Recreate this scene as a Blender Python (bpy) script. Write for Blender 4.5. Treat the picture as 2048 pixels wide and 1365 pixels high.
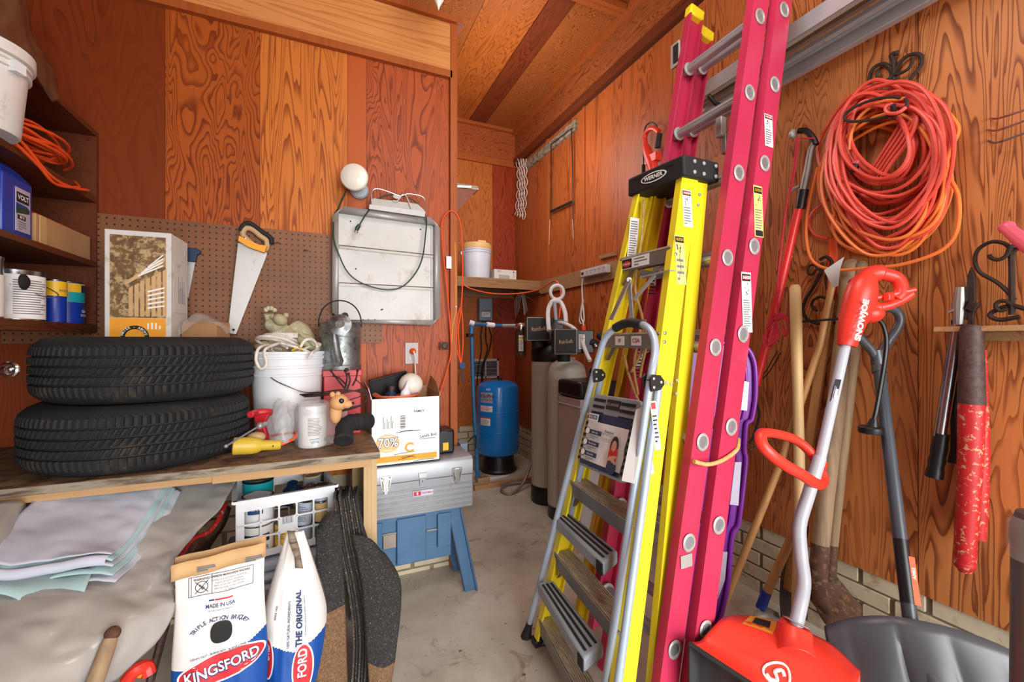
import bpy, math, random
from mathutils import Vector, Matrix, noise
random.seed(7)
V = Vector
for o in list(bpy.data.objects): bpy.data.objects.remove(o)
SC = bpy.context.scene
COL = SC.collection
# ------------------------------------------------------------------ camera, sky, light, exposure
FPX, HZ, YAW, CAMH = 860.0, 682.5, math.radians(23.8), 1.30
cam_d = bpy.data.cameras.new('camera'); cam_d.sensor_width = 36; cam_d.lens = 36*FPX/2048; cam_d.clip_start = .05
cam = bpy.data.objects.new('camera', cam_d); COL.objects.link(cam)
cam.location = (0, 0, CAMH); cam.rotation_euler = (math.pi/2, 0, -YAW)
SC.camera = cam
w = bpy.data.worlds.new('sky'); SC.world = w; w.use_nodes = True
w.node_tree.nodes['Background'].inputs[0].default_value = (0.86, 0.93, 1, 1)
w.node_tree.nodes['Background'].inputs[1].default_value = 2.4
def area(name, loc, target, sx, sy, power, col=(1, 1, 1)):
    l = bpy.data.lights.new(name, 'AREA'); l.shape = 'RECTANGLE'; l.size = sx; l.size_y = sy; l.energy = power; l.color = col
    o = bpy.data.objects.new(name, l); COL.objects.link(o); o.location = loc
    o.rotation_euler = (V(target)-V(loc)).to_track_quat('-Z', 'Y').to_euler()
    return o
# daylight that comes in through the open garage door behind the camera
area('door_daylight', (1.0, -4.2, 2.0), (0.9, 2.5, 1.30), 4.2, 3.2, 330, (1, .985, .96))
def bulb(name, loc, power, r=.30, col=(1, .97, .93)):  # soft point light without a fixture, used for added fill
    l = bpy.data.lights.new(name, 'POINT'); l.energy = power; l.shadow_soft_size = r; l.color = col
    o = bpy.data.objects.new(name, l); COL.objects.link(o); o.location = loc; return o
bulb('room_fill_light', (.75, .65, 2.9), 42, .45)  # added fill light, lifts the whole room; no bulb hangs here
bulb('recess_fill_light', (1.30, 3.1, 2.85), 32, .40)  # added fill light that brightens the recess, no real lamp
SC.view_settings.view_transform = 'Standard'; SC.view_settings.look = 'None'
SC.view_settings.gamma = 1; SC.view_settings.exposure = 0.36; SC.view_settings.use_curve_mapping = False
# ------------------------------------------------------------------ measuring
FW = V((math.sin(YAW), math.cos(YAW), 0)); RT = V((math.cos(YAW), -math.sin(YAW), 0)); CP = V((0, 0, CAMH))
XR, YA, YB, XL, XC, ZC = 2.05, 2.42, 4.56, -1.20, .711, 3.73
def ray(px, py): return FW + RT*((px-1024)/FPX) + V((0, 0, (HZ-py)/FPX))
def pD(px, py, d): return CP + ray(px, py)*d
def pX(px, py, off=0.0):
    r = ray(px, py); return CP + r*((XR-off)/r.x)
def pY(px, py, y=YA):
    r = ray(px, py); return CP + r*(y/r.y)
def pZ(px, py, z):
    r = ray(px, py); return CP + r*((z-CAMH)/r.z)
# ------------------------------------------------------------------ materials
def lin(c):
    return tuple(((x/255)/12.92 if x/255 <= .04045 else ((x/255+.055)/1.055)**2.4) for x in c[:3]) + (1,)
MATS = {}
def nodes(name):
    m = bpy.data.materials.new(name); m.use_nodes = True
    nt = m.node_tree; b = nt.nodes['Principled BSDF']; MATS[name] = m
    return m, nt, b
def N(nt, t, **k):
    n = nt.nodes.new(t)
    for a, v in k.items(): setattr(n, a, v)
    return n
def coords(nt, scale=(1, 1, 1), loc=(0, 0, 0), rot=(0, 0, 0)):
    tc = N(nt, 'ShaderNodeTexCoord'); mp = N(nt, 'ShaderNodeMapping')
    mp.inputs['Scale'].default_value = scale; mp.inputs['Location'].default_value = loc; mp.inputs['Rotation'].default_value = rot
    nt.links.new(tc.outputs['Object'], mp.inputs['Vector']); return mp.outputs['Vector']
def noi(nt, vec, scale, detail=3, dist=0, rough=.5):
    n = N(nt, 'ShaderNodeTexNoise'); n.inputs['Scale'].default_value = scale; n.inputs['Detail'].default_value = detail
    n.inputs['Distortion'].default_value = dist; n.inputs['Roughness'].default_value = rough
    nt.links.new(vec, n.inputs['Vector']); return n.outputs['Fac']
def ramp(nt, fac, stops, mode='LINEAR'):
    r = N(nt, 'ShaderNodeValToRGB'); r.color_ramp.interpolation = mode
    e = r.color_ramp.elements
    while len(e) < len(stops): e.new(.5)
    for i, (p, c) in enumerate(stops): e[i].position = p; e[i].color = c if len(c) == 4 else lin(c)
    nt.links.new(fac, r.inputs[0]); return r.outputs[0]
def mixc(nt, fac, a, b, mode='MIX'):
    m = N(nt, 'ShaderNodeMix', data_type='RGBA', blend_type=mode)
    for i, x in ((0, fac), (6, a), (7, b)):
        if isinstance(x, (int, float)): m.inputs[i].default_value = x
        elif isinstance(x, tuple): m.inputs[i].default_value = x
        else: nt.links.new(x, m.inputs[i])
    return m.outputs[2]
def mth(nt, op, a, b=None, c=None):
    m = N(nt, 'ShaderNodeMath', operation=op)
    for i, x in enumerate((a, b, c)):
        if x is None: continue
        if isinstance(x, (int, float)): m.inputs[i].default_value = x
        else: nt.links.new(x, m.inputs[i])
    return m.outputs[0]
def bumpn(nt, b, h, strength, dist=.002):
    n = N(nt, 'ShaderNodeBump'); n.inputs['Strength'].default_value = strength; n.inputs['Distance'].default_value = dist
    nt.links.new(h, n.inputs['Height']); nt.links.new(n.outputs[0], b.inputs['Normal'])
def mat(name, col, rough=.5, metal=0, var=.10, scale=9, bump=0, bscale=60, col2=None, thr=(.45, .6), stretch=(1, 1, 1), coat=0, trans=0, alpha=1, spec=None):
    """one everyday material: base colour with soft noise, optional second colour in patches, optional bump"""
    m, nt, b = nodes(name)
    vec = coords(nt, stretch)
    f = noi(nt, vec, scale, 4)
    c = lin(col)
    lo = tuple(x*(1-var) for x in c[:3])+(1,); hi = tuple(min(1, x*(1+var)) for x in c[:3])+(1,)
    out = ramp(nt, f, [(.3, lo), (.7, hi)])
    if col2:
        f2 = noi(nt, vec, scale*2.3, 6, .3, .65)
        out = mixc(nt, ramp(nt, f2, [(thr[0], (0, 0, 0, 1)), (thr[1], (1, 1, 1, 1))]), out, lin(col2))
    nt.links.new(out, b.inputs['Base Color'])
    b.inputs['Roughness'].default_value = rough; b.inputs['Metallic'].default_value = metal
    b.inputs['Coat Weight'].default_value = coat
    if spec is not None: b.inputs['Specular IOR Level'].default_value = spec
    if trans: b.inputs['Transmission Weight'].default_value = trans
    if alpha < 1: b.inputs['Alpha'].default_value = alpha
    if bump: bumpn(nt, b, noi(nt, vec, bscale, 4), bump)
    return name
def plywood(name, light, dark, seed, freq=9, across=2.2, along=.55, mask=.5, rough=.45, axis='Z', lines=.92):
    """rotary cut fir plywood: contour lines of a stretched noise field"""
    m, nt, b = nodes(name)
    across *= 1.9; along *= 1.25; freq *= 1.15
    s = {'Z': (across, across, along), 'Y': (across, along, across), 'X': (along, across, across)}[axis]
    vec = coords(nt, s, (seed*3.7, seed*1.9, seed*2.3))
    f = noi(nt, vec, 1.25, 2.6, .7, .46)
    saw = mth(nt, 'FRACT', mth(nt, 'MULTIPLY', f, freq*2.0))
    ln = ramp(nt, saw, [(0, (1, 1, 1, 1)), (.16, (.75, .75, .75, 1)), (.42, (.05, .05, .05, 1)), (.93, (0, 0, 0, 1)), (1, (.9, .9, .9, 1))])
    fs = {'Z': (70, 70, 1.6), 'Y': (70, 1.6, 70), 'X': (1.6, 70, 70)}[axis]
    fine = noi(nt, coords(nt, fs), 1.0, 3)
    msk = ramp(nt, noi(nt, vec, .9, 1), [(mask-.12, (.25, .25, .25, 1)), (mask+.1, (1, 1, 1, 1))])
    base = mixc(nt, mth(nt, 'MULTIPLY', fine, .35), lin(light), tuple(x*.55 for x in lin(light)[:3])+(1,))
    big = noi(nt, coords(nt, (1, 1, 1), (seed, 0, 0)), 1.1, 2)
    base = mixc(nt, mth(nt, 'MULTIPLY', big, .25), base, tuple(x*.6 for x in lin(light)[:3])+(1,))
    k = mth(nt, 'MULTIPLY', mth(nt, 'MULTIPLY', ln, msk), lines)
    c = mixc(nt, k, base, lin(dark))
    nt.links.new(c, b.inputs['Base Color']); b.inputs['Roughness'].default_value = rough
    b.inputs['Specular IOR Level'].default_value = .25
    bumpn(nt, b, mth(nt, 'ADD', fine, mth(nt, 'MULTIPLY', ln, -.5)), .25, .001)
    return name
def pegboard_mat():
    m, nt, b = nodes('pegboard')
    tc = N(nt, 'ShaderNodeTexCoord'); sp = N(nt, 'ShaderNodeSeparateXYZ'); nt.links.new(tc.outputs['Object'], sp.inputs[0])
    def cell(o): return mth(nt, 'SUBTRACT', mth(nt, 'FRACT', mth(nt, 'DIVIDE', o, .0265)), .5)
    a, c = cell(sp.outputs[0]), cell(sp.outputs[2])
    r = mth(nt, 'SQRT', mth(nt, 'ADD', mth(nt, 'MULTIPLY', a, a), mth(nt, 'MULTIPLY', c, c)))
    hole = mth(nt, 'LESS_THAN', r, .15)
    f = noi(nt, coords(nt), 5, 4)
    base = ramp(nt, f, [(.3, (112, 68, 36)), (.7, (134, 84, 47))])
    nt.links.new(mixc(nt, hole, base, lin((28, 14, 8))), b.inputs['Base Color']); b.inputs['Roughness'].default_value = .55
    bumpn(nt, b, mth(nt, 'MULTIPLY', hole, -1), .6, .003)
def concrete_mat():
    m, nt, b = nodes('concrete')
    vec = coords(nt)
    c = ramp(nt, noi(nt, vec, 1.6, 6, .4, .62), [(.3, (156, 146, 130)), (.5, (190, 182, 166)), (.7, (212, 206, 192))])
    st = ramp(nt, noi(nt, vec, 6, 8, .8, .7), [(.58, (0, 0, 0, 1)), (.72, (.75, .75, .75, 1))])
    c = mixc(nt, st, c, lin((122, 92, 64)))
    sp = ramp(nt, noi(nt, vec, 60, 2), [(.70, (0, 0, 0, 1)), (.74, (.8, .8, .8, 1))])
    c = mixc(nt, sp, c, lin((70, 52, 36)))
    nt.links.new(c, b.inputs['Base Color']); b.inputs['Roughness'].default_value = .62
    bumpn(nt, b, noi(nt, vec, 45, 6), .25, .002)
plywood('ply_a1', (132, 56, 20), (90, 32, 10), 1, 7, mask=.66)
plywood('ply_a2', (180, 88, 32), (104, 38, 12), 2, 14, 2.0, .75, mask=.34)
plywood('ply_a3', (214, 124, 50), (132, 56, 18), 3, 10, 3.4, .35, mask=.40)
plywood('ply_a4', (190, 92, 38), (160, 70, 26), 4, 4, mask=.7)
plywood('ply_a5', (182, 86, 40), (108, 38, 18), 5, 12, 3.0, .6, mask=.36)
plywood('ply_b1', (196, 112, 50), (146, 70, 26), 6, 12, 3, .6, mask=.42)
plywood('ply_b2', (164, 64, 32), (108, 34, 16), 7, 12, 3, .6, mask=.4)
plywood('ply_r1', (176, 92, 44), (112, 48, 20), 8, 7, 3, .4, mask=.5)
plywood('ply_r2', (184, 96, 46), (112, 48, 20), 9, 7, 3, .4, mask=.5)
plywood('ply_r3', (192, 110, 58), (112, 50, 26), 10, 11, 3.2, .45, mask=.42)
plywood('ply_r4', (206, 128, 72), (112, 52, 28), 11, 13, 2.6, .6, mask=.36)
plywood('ply_r5', (212, 134, 76), (116, 56, 30), 12, 10, 3.2, .55, mask=.34)
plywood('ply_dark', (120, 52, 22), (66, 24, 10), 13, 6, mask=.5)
plywood('ply_c1', (190, 106, 44), (130, 60, 22), 14, 11, 3, .55, mask=.4, axis='Y')
plywood('ply_c2', (128, 58, 28), (82, 32, 14), 15, 7, 3, .5, mask=.5, axis='Y')
plywood('ply_c3', (176, 100, 48), (96, 42, 16), 16, 22, 4, 1.2, mask=.3, axis='Y')
plywood('ply_f1', (222, 150, 86), (168, 92, 42), 17, 6, 3.4, .35, mask=.45, axis='X', lines=.6)
plywood('ply_f2', (172, 96, 50), (112, 50, 22), 18, 14, 3.4, .8, mask=.34, axis='Y')
plywood('ply_f3', (178, 92, 48), (124, 54, 26), 19, 13, 3.4, .8, mask=.34, axis='X')
plywood('trim_wood', (176, 92, 42), (140, 66, 28), 20, 3, 5, .3, mask=.5, lines=.5)
plywood('trim_dark', (112, 54, 28), (70, 30, 14), 21, 3, 5, .3, mask=.5, axis='Y', lines=.6)
plywood('shelf_wood', (104, 52, 28), (58, 26, 12), 22, 5, 5, .4, mask=.5, axis='Y', lines=.6)
plywood('plank_wood', (164, 126, 86), (110, 76, 46), 23, 5, 6, .5, mask=.5, axis='X', lines=.7)
plywood('pine', (204, 176, 132), (176, 126, 70), 24, 4, 6, .4, mask=.5, lines=.5, rough=.6)
plywood('pine_x', (196, 156, 110), (160, 100, 56), 25, 4, 8, .4, mask=.5, axis='X', lines=.5, rough=.6)
mat('bench_top', (136, 104, 74), .7, var=.25, scale=6, col2=(84, 62, 44), bump=.2)
mat('bench_edge', (146, 134, 116), .7, var=.2, scale=9, col2=(92, 78, 60), stretch=(.4, 1, 3))
mat('dark_gap', (30, 14, 8), .9)
mat('brick', (206, 192, 164), .8, var=.14, scale=6, col2=(168, 148, 116), thr=(.55, .7), bump=.4)
mat('mortar', (140, 128, 108), .9, var=.1)
pegboard_mat(); concrete_mat()
mat('rubber', (24, 25, 27), .78, var=.25, scale=5, col2=(58, 50, 38), thr=(.56, .72), bump=.3, bscale=90)
mat('black_plastic', (22, 22, 24), .38, var=.15)
mat('black_matt', (26, 26, 27), .7, var=.2)
mat('white_plastic', (226, 228, 230), .4, var=.05)
mat('dirty_white', (214, 210, 204), .5, var=.08, col2=(164, 138, 112), thr=(.58, .74), scale=4)
mat('cool_white', (206, 216, 228), .4, var=.05)
mat('white_paper', (240, 238, 234), .7, var=.03)
mat('paper_red', (196, 40, 40), .6, var=.05)
mat('ink', (26, 26, 28), .6); mat('ink_grey', (120, 120, 124), .6, var=.1); mat('ink_blue', (28, 60, 110), .6)
mat('orange_print', (238, 160, 40), .6, var=.04); mat('peach_print', (244, 190, 130), .6)
mat('cardboard', (176, 134, 90), .8, var=.1); mat('kraft', (206, 166, 116), .8, var=.08)
mat('tape', (196, 160, 110), .35, var=.1)
mat('yellow_fibre', (246, 224, 40), .34, var=.05, scale=3)
mat('yellow_deep', (236, 200, 20), .38, var=.06, scale=3)
mat('red_fibre', (188, 46, 80), .40, var=.08, scale=3, col2=(212, 92, 116), thr=(.60, .8))
mat('label_yellow', (252, 240, 130), .5, var=.04)
mat('red_fibre_dark', (158, 22, 52), .45, var=.08, scale=3)
mat('alu', (184, 187, 192), .40, .55, var=.08, scale=10, stretch=(1, 1, 6))
mat('alu_bright', (178, 176, 172), .5, .35, var=.10, scale=4, col2=(156, 146, 132), thr=(.56, .72))
mat('alu_dull', (150, 146, 140), .5, .8, var=.15, scale=6)
mat('galv', (150, 156, 156), .42, .85, var=.22, scale=14, col2=(112, 114, 110), thr=(.5, .62))
mat('steel', (180, 182, 184), .25, 1, var=.08)
mat('chrome', (215, 217, 220), .22, 1, var=.03)
mat('saw_steel', (186, 184, 180), .45, .5, var=.08, scale=5, col2=(160, 150, 136), thr=(.6, .74))
mat('rust', (92, 64, 50), .8, .3, var=.3, scale=20, col2=(128, 96, 64), thr=(.52, .6), bump=.4)
mat('rusty_iron', (62, 48, 42), .7, .5, var=.3, scale=30, bump=.4)
mat('red_paint', (186, 34, 44), .42, var=.12); mat('red_worn', (188, 30, 34), .5, var=.1, scale=26, col2=(186, 150, 110), thr=(.57, .60))
mat('red_plastic', (236, 62, 46), .36, var=.05); mat('red_tube', (226, 50, 44), .35, var=.06)
mat('brown_leather', (84, 58, 52), .6, var=.2, scale=24, col2=(60, 40, 36), bump=.3)
mat('cord_red', (222, 78, 62), .42, var=.08); mat('cord_orange', (240, 128, 58), .42, var=.08); mat('cord_hot', (232, 84, 30), .42, var=.06)
mat('cord_green', (18, 62, 44), .45); mat('cord_black', (16, 16, 16), .4); mat('cord_white', (222, 218, 208), .5, var=.08)
mat('rope_white', (220, 212, 200), .85, var=.18, scale=60, bump=.6, bscale=200); mat('rope_tan', (206, 168, 104), .85, var=.2, scale=60, bump=.6, bscale=200)
mat('rope_red', (204, 44, 66), .8, var=.15, scale=60)
mat('blue_tank', (14, 128, 214), .26, var=.04, coat=.3); mat('blue_pipe', (44, 110, 160), .4, var=.2)
mat('blue_jug', (20, 52, 150), .35, var=.1); mat('blue_stool', (72, 108, 144), .55, var=.1, col2=(96, 128, 158), thr=(.6, .8))
mat('tank_fibre', (190, 190, 178), .4, var=.08, scale=8, stretch=(1, 1, 12), bump=.15)
mat('brine', (184, 176, 174), .55, var=.05); mat('grey_box', (122, 142, 158), .5, var=.05)
mat('gunmetal', (150, 152, 156), .42, .55, var=.10, scale=5, col2=(128, 120, 112), thr=(.6, .8)); mat('tool_top', (150, 140, 130), .5, .4, var=.15)
mat('grey_tread', (150, 158, 164), .45, var=.06); mat('stool_tube', (176, 190, 206), .34, .25, var=.05)
mat('wood_light', (214, 178, 122), .5, var=.15, scale=5, stretch=(6, 6, .5)); mat('wood_mid', (178, 128, 76), .5, var=.22, scale=6, stretch=(6, 6, .5))
mat('wood_grey', (150, 124, 94), .7, var=.25, scale=8, stretch=(6, 6, .5), bump=.3)
mat('step_wood', (192, 180, 158), .6, .1, var=.3, scale=14, stretch=(8, 1, 1))
mat('shovel_grey', (82, 84, 88), .36, .1, var=.12, scale=4); mat('shaft_grey', (66, 72, 80), .35, var=.08)
mat('rod_white', (184, 188, 196), .35, var=.05)
mat('purple', (122, 40, 150), .35, var=.12); mat('silver_label', (196, 190, 210), .35, .3, var=.12)
mat('stone', (176, 168, 132), .8, var=.2, scale=9, col2=(206, 200, 176), thr=(.5, .65), bump=.5)
mat('tan_fur', (206, 154, 104), .7, var=.12); mat('drill_yellow', (204, 172, 52), .42, var=.08); mat('drill_tan', (190, 160, 116), .4, var=.08)
mat('terracotta', (218, 108, 70), .45, var=.06); mat('lamp_glass', (232, 226, 212), .25, var=.03, coat=.4)
mat('amber_lid', (206, 170, 110), .5, var=.08); mat('navy', (24, 44, 78), .45, var=.06)
mat('kings_blue', (14, 78, 160), .5, var=.06); mat('kings_red', (206, 40, 52), .5, var=.05); mat('bag_white', (232, 228, 224), .6, var=.05, bump=.25, bscale=14)
mat('teal', (20, 150, 160), .4); mat('can_yellow', (232, 180, 30), .45, var=.06); mat('photo_brown', (108, 80, 48), .5, var=.4, scale=22, col2=(186, 158, 112), thr=(.48, .6))
mat('photo_tan', (206, 172, 124), .5, var=.2, scale=18, col2=(92, 66, 40), thr=(.6, .66))
mat('asphalt', (44, 42, 42), .95, var=.4, scale=120, col2=(150, 136, 118), thr=(.60, .66), bump=.8, bscale=300)
mat('asphalt_side', (66, 60, 54), .95, var=.4, scale=90, col2=(168, 156, 136), thr=(.58, .64), bump=.8, bscale=200)
mat('asphalt_tan', (122, 94, 66), .95, var=.4, scale=150, col2=(92, 62, 40), thr=(.5, .6), bump=.6, bscale=300)
mat('sheet_cloth', (186, 190, 202), .75, var=.06, scale=4, bump=.5, bscale=9, stretch=(1, 3.2, 1)); mat('sheet_teal', (166, 196, 196), .7, var=.06)
mat('tote', (150, 162, 178), .35, var=.06, trans=.25); mat('tote_lid', (168, 178, 192), .35, var=.06)
mat('skin', (206, 150, 118), .6); mat('hair_dark', (50, 32, 26), .6); mat('pink', (236, 96, 120), .4, var=.08)
def film(name, col, alpha, rough=.25):
    m, nt, b = nodes(name)
    vec = coords(nt)
    c = ramp(nt, noi(nt, vec, 3, 4), [(.3, tuple(x*.88 for x in col)), (.7, col)])
    nt.links.new(c, b.inputs['Base Color']); b.inputs['Roughness'].default_value = rough; b.inputs['Alpha'].default_value = alpha
    b.inputs['Coat Weight'].default_value = .5; b.inputs['Coat Roughness'].default_value = .12
    bumpn(nt, b, noi(nt, vec, 5, 4, .8), .5, .014)
film('film_heavy', (184, 180, 174), .93, .3); film('film_light', (232, 230, 228), .30); film('film_brown', (92, 62, 44), .90, .3)
film('clear_jar', (200, 205, 208), .45)
# ------------------------------------------------------------------ mesh building
def frame(o, x, y):
    """matrix with origin o, x axis x, y axis y (made square), z = x cross y"""
    x = V(x).normalized(); z = x.cross(V(y)).normalized(); y = z.cross(x)
    m = Matrix((x, y, z)).transposed().to_4x4(); m.translation = V(o); return m
def upframe(o, z, x=(1, 0, 0)):
    z = V(z).normalized(); x = V(x); x = (x - z*x.dot(z)).normalized(); y = z.cross(x)
    m = Matrix((x, y, z)).transposed().to_4x4(); m.translation = V(o); return m
T = Matrix.Translation
def Rz(a): return Matrix.Rotation(a, 4, 'Z')
def Rx(a): return Matrix.Rotation(a, 4, 'X')
def Ry(a): return Matrix.Rotation(a, 4, 'Y')
def smooth(pts, k=6, closed=False):
    pts = [V(p) for p in pts]; n = len(pts); out = []
    if n < 3: return pts
    rng = n if closed else n-1
    for i in range(rng):
        p0 = pts[(i-1) % n] if closed or i > 0 else pts[0]*2-pts[1]
        p1 = pts[i]; p2 = pts[(i+1) % n]
        p3 = pts[(i+2) % n] if closed or i+2 < n else pts[-1]*2-pts[-2]
        for j in range(k):
            t = j/k
            out.append(.5*((2*p1)+(p2-p0)*t+(2*p0-5*p1+4*p2-p3)*t*t+(3*p1-p0-3*p2+p3)*t**3))
    if not closed: out.append(pts[-1])
    return out
WM = {}
_txt = {}
def text_geo(s, bold):
    key = (s, bold)
    if key not in _txt:
        cu = bpy.data.curves.new('t', 'FONT'); cu.body = s; cu.align_x = 'CENTER'; cu.align_y = 'CENTER'; cu.resolution_u = 3; cu.offset = bold
        ob = bpy.data.objects.new('t', cu); COL.objects.link(ob)
        bpy.context.view_layer.update()
        me = bpy.data.meshes.new_from_object(ob.evaluated_get(bpy.context.evaluated_depsgraph_get()))
        _txt[key] = ([v.co.copy() for v in me.vertices], [tuple(p.vertices) for p in me.polygons])
        bpy.data.objects.remove(ob); bpy.data.curves.remove(cu); bpy.data.meshes.remove(me)
    return _txt[key]
class MB:
    def __init__(s): s.v = []; s.f = []; s.m = []; s.mats = []; s.x = Matrix()
    def mi(s, name):
        if name not in s.mats: s.mats.append(name)
        return s.mats.index(name)
    def add(s, vs, fs, mt, M=None):
        k = len(s.v); M = s.x @ M if M is not None else s.x
        s.v += [M @ V(p) for p in vs]; i = s.mi(mt)
        for f in fs: s.f.append(tuple(k+a for a in f)); s.m.append(i)
        return s
    def box(s, c, size, mt, M=None, top=1.0):
        x, y, z = (a/2 for a in size); c = V(c); t = top
        vs = [c+V(p) for p in ((-x, -y, -z), (x, -y, -z), (x, y, -z), (-x, y, -z), (-x*t, -y*t, z), (x*t, -y*t, z), (x*t, y*t, z), (-x*t, y*t, z))]
        return s.add(vs, [(0, 3, 2, 1), (4, 5, 6, 7), (0, 1, 5, 4), (1, 2, 6, 5), (2, 3, 7, 6), (3, 0, 4, 7)], mt, M)
    def bb(s, lo, hi, mt, M=None):
        lo = V(lo); hi = V(hi); return s.box((lo+hi)/2, [abs(a) for a in (hi-lo)], mt, M)
    def beam(s, a, b, w, h, mt, side=(0, 0, 1)):
        a = V(a); b = V(b); m = upframe((a+b)/2, b-a, side); return s.box((0, 0, 0), (w, h, (b-a).length), mt, m)
    def tube(s, pts, r, mt, n=8, closed=False, M=None, flat=1.0):
        pts = [V(p) for p in pts]; L = len(pts)
        rs = r if isinstance(r, (list, tuple)) else [r]*L
        tang = []
        for i in range(L):
            a = pts[(i-1) % L] if closed or i > 0 else pts[i]
            b = pts[(i+1) % L] if closed or i < L-1 else pts[i]
            t = b-a; tang.append(t.normalized() if t.length > 1e-9 else V((0, 0, 1)))
        up = V((0, 0, 1)) if abs(tang[0].z) < .9 else V((1, 0, 0))
        nrm = (up - tang[0]*up.dot(tang[0])).normalized(); vs = []
        for i in range(L):
            nrm = nrm - tang[i]*nrm.dot(tang[i])
            nrm = nrm.normalized() if nrm.length > 1e-6 else tang[i].orthogonal().normalized()
            bi = tang[i].cross(nrm)
            for j in range(n):
                a = 2*math.pi*j/n; vs.append(pts[i]+(nrm*math.cos(a)+bi*math.sin(a)*flat)*rs[i])
        fs = []
        for i in range(L if closed else L-1):
            k = (i+1) % L
            for j in range(n): q = (j+1) % n; fs.append((i*n+j, i*n+q, k*n+q, k*n+j))
        if not closed: fs.append(tuple(range(n))[::-1]); fs.append(tuple((L-1)*n+j for j in range(n)))
        return s.add(vs, fs, mt, M)
    def rod(s, a, b, r, mt, n=12, r2=None): return s.tube([a, b], [r, r if r2 is None else r2], mt, n)
    def lathe(s, prof, mt, M=None, n=32, sx=1, sy=1):
        vs = []; fs = []; L = len(prof)
        for r, z in prof:
            for j in range(n): a = 2*math.pi*j/n; vs.append((r*math.cos(a)*sx, r*math.sin(a)*sy, z))
        for i in range(L-1):
            for j in range(n): q = (j+1) % n; fs.append((i*n+j, i*n+q, (i+1)*n+q, (i+1)*n+j))
        if prof[0][0] > 1e-6: fs.append(tuple(range(n))[::-1])
        if prof[-1][0] > 1e-6: fs.append(tuple((L-1)*n+j for j in range(n)))
        return s.add(vs, fs, mt, M)
    def prism(s, poly, z0, z1, mt, M=None):
        n = len(poly); a = sum(poly[i][0]*poly[(i+1) % n][1]-poly[(i+1) % n][0]*poly[i][1] for i in range(n))
        if a < 0: poly = poly[::-1]
        vs = [(x, y, z0) for x, y in poly]+[(x, y, z1) for x, y in poly]
        fs = [tuple(range(n))[::-1], tuple(range(n, 2*n))]+[(i, (i+1) % n, n+(i+1) % n, n+i) for i in range(n)]
        return s.add(vs, fs, mt, M)
    def quadprism(s, P, thick, mt):
        """solid slab from a planar polygon of 3D points, thickened away from the first side"""
        P = [V(p) for p in P]; nrm = (P[1]-P[0]).cross(P[2]-P[0]).normalized(); n = len(P)
        vs = P+[p+nrm*thick for p in P]
        return s.add(vs, [tuple(range(n)), tuple(range(n, 2*n))[::-1]]+[(i, n+i, n+(i+1) % n, (i+1) % n) for i in range(n)], mt)
    def grid(s, rows, mt, pick=None, M=None):
        h = len(rows); wd = len(rows[0]); vs = [p for r in rows for p in r]
        if pick is None:
            return s.add(vs, [(i*wd+j, i*wd+j+1, (i+1)*wd+j+1, (i+1)*wd+j) for i in range(h-1) for j in range(wd-1)], mt, M)
        k = len(s.v); MM = s.x @ M if M is not None else s.x; s.v += [MM @ V(p) for p in vs]
        for i in range(h-1):
            for j in range(wd-1):
                s.f.append((k+i*wd+j, k+i*wd+j+1, k+(i+1)*wd+j+1, k+(i+1)*wd+j)); s.m.append(s.mi(pick(i/(h-1), j/(wd-1))))
        return s
    def ball(s, c, r, mt, M=None, n=20, k=12):
        rx, ry, rz = r if isinstance(r, (list, tuple)) else (r, r, r)
        pr = [(math.sin(math.pi*i/k), -math.cos(math.pi*i/k)) for i in range(k+1)]; pr[0] = (0, -1); pr[-1] = (0, 1)
        X = T(V(c)) @ (M or Matrix()) @ Matrix.Diagonal((rx, ry, rz, 1))
        return s.lathe(pr, mt, X, n)
    def text(s, st, size, mt, M, bold=.0, sx=1.0, warp=None, lift=.0006):
        v, f = text_geo(st, bold); pts = []
        for p in v:
            x, y = p.x*size*sx, p.y*size
            pts.append(V((x, y, lift)) if warp is None else warp(x, y))
        return s.add(pts, f, mt, M)
    def bars(s, w, h, n, mt, M, seed=0, lift=.0007):
        """lines of unreadably small print"""
        rr = random.Random(seed)
        for i in range(n):
            y = h/2-h*(i+.5)/n; ww = w*(rr.uniform(.72, 1) if i < n-1 else rr.uniform(.3, .6))
            s.box((-(w-ww)/2, y, lift), (ww, h/n*.42, .0006), mt, M)
        return s
    def mesh(s, name, inv=None):
        me = bpy.data.meshes.new(name)
        vs = [inv @ p for p in s.v] if inv is not None else s.v
        me.from_pydata([tuple(p) for p in vs], [], s.f)
        for n_ in s.mats: me.materials.append(MATS[n_])
        me.polygons.foreach_set('material_index', s.m); me.polygons.foreach_set('use_smooth', [True]*len(s.f))
        me.update(); me.validate()
        me.set_sharp_from_angle(angle=math.radians(34))
        return me
    def build(s, name, parent=None, local=False, bevel=0, solid=0, sub=0):
        if parent is None:
            xs = [p.x for p in s.v]; ys = [p.y for p in s.v]; zs = [p.z for p in s.v]
            o = V(((min(xs)+max(xs))/2, (min(ys)+max(ys))/2, min(zs)))
            me = s.mesh(name, T(-o)); ob = bpy.data.objects.new(name, me); ob.location = o; WM[ob.name] = T(o)
        else:
            Wp = WM[parent.name]
            me = s.mesh(name, None if local else Wp.inverted()); ob = bpy.data.objects.new(name, me)
            ob.parent = parent; WM[ob.name] = Wp
        COL.objects.link(ob)
        if solid:
            m = ob.modifiers.new('solid', 'SOLIDIFY'); m.thickness = solid; m.offset = 0
        if sub:
            m = ob.modifiers.new('sub', 'SUBSURF'); m.levels = sub; m.render_levels = sub
        if bevel:
            m = ob.modifiers.new('bevel', 'BEVEL'); m.width = bevel; m.segments = 2; m.limit_method = 'ANGLE'; m.angle_limit = math.radians(40)
        return ob
def tag(o, label, cat, group=None):
    o['label'] = label; o['category'] = cat; o['kind'] = 'thing'
    if group: o['group'] = group
    return o
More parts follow.
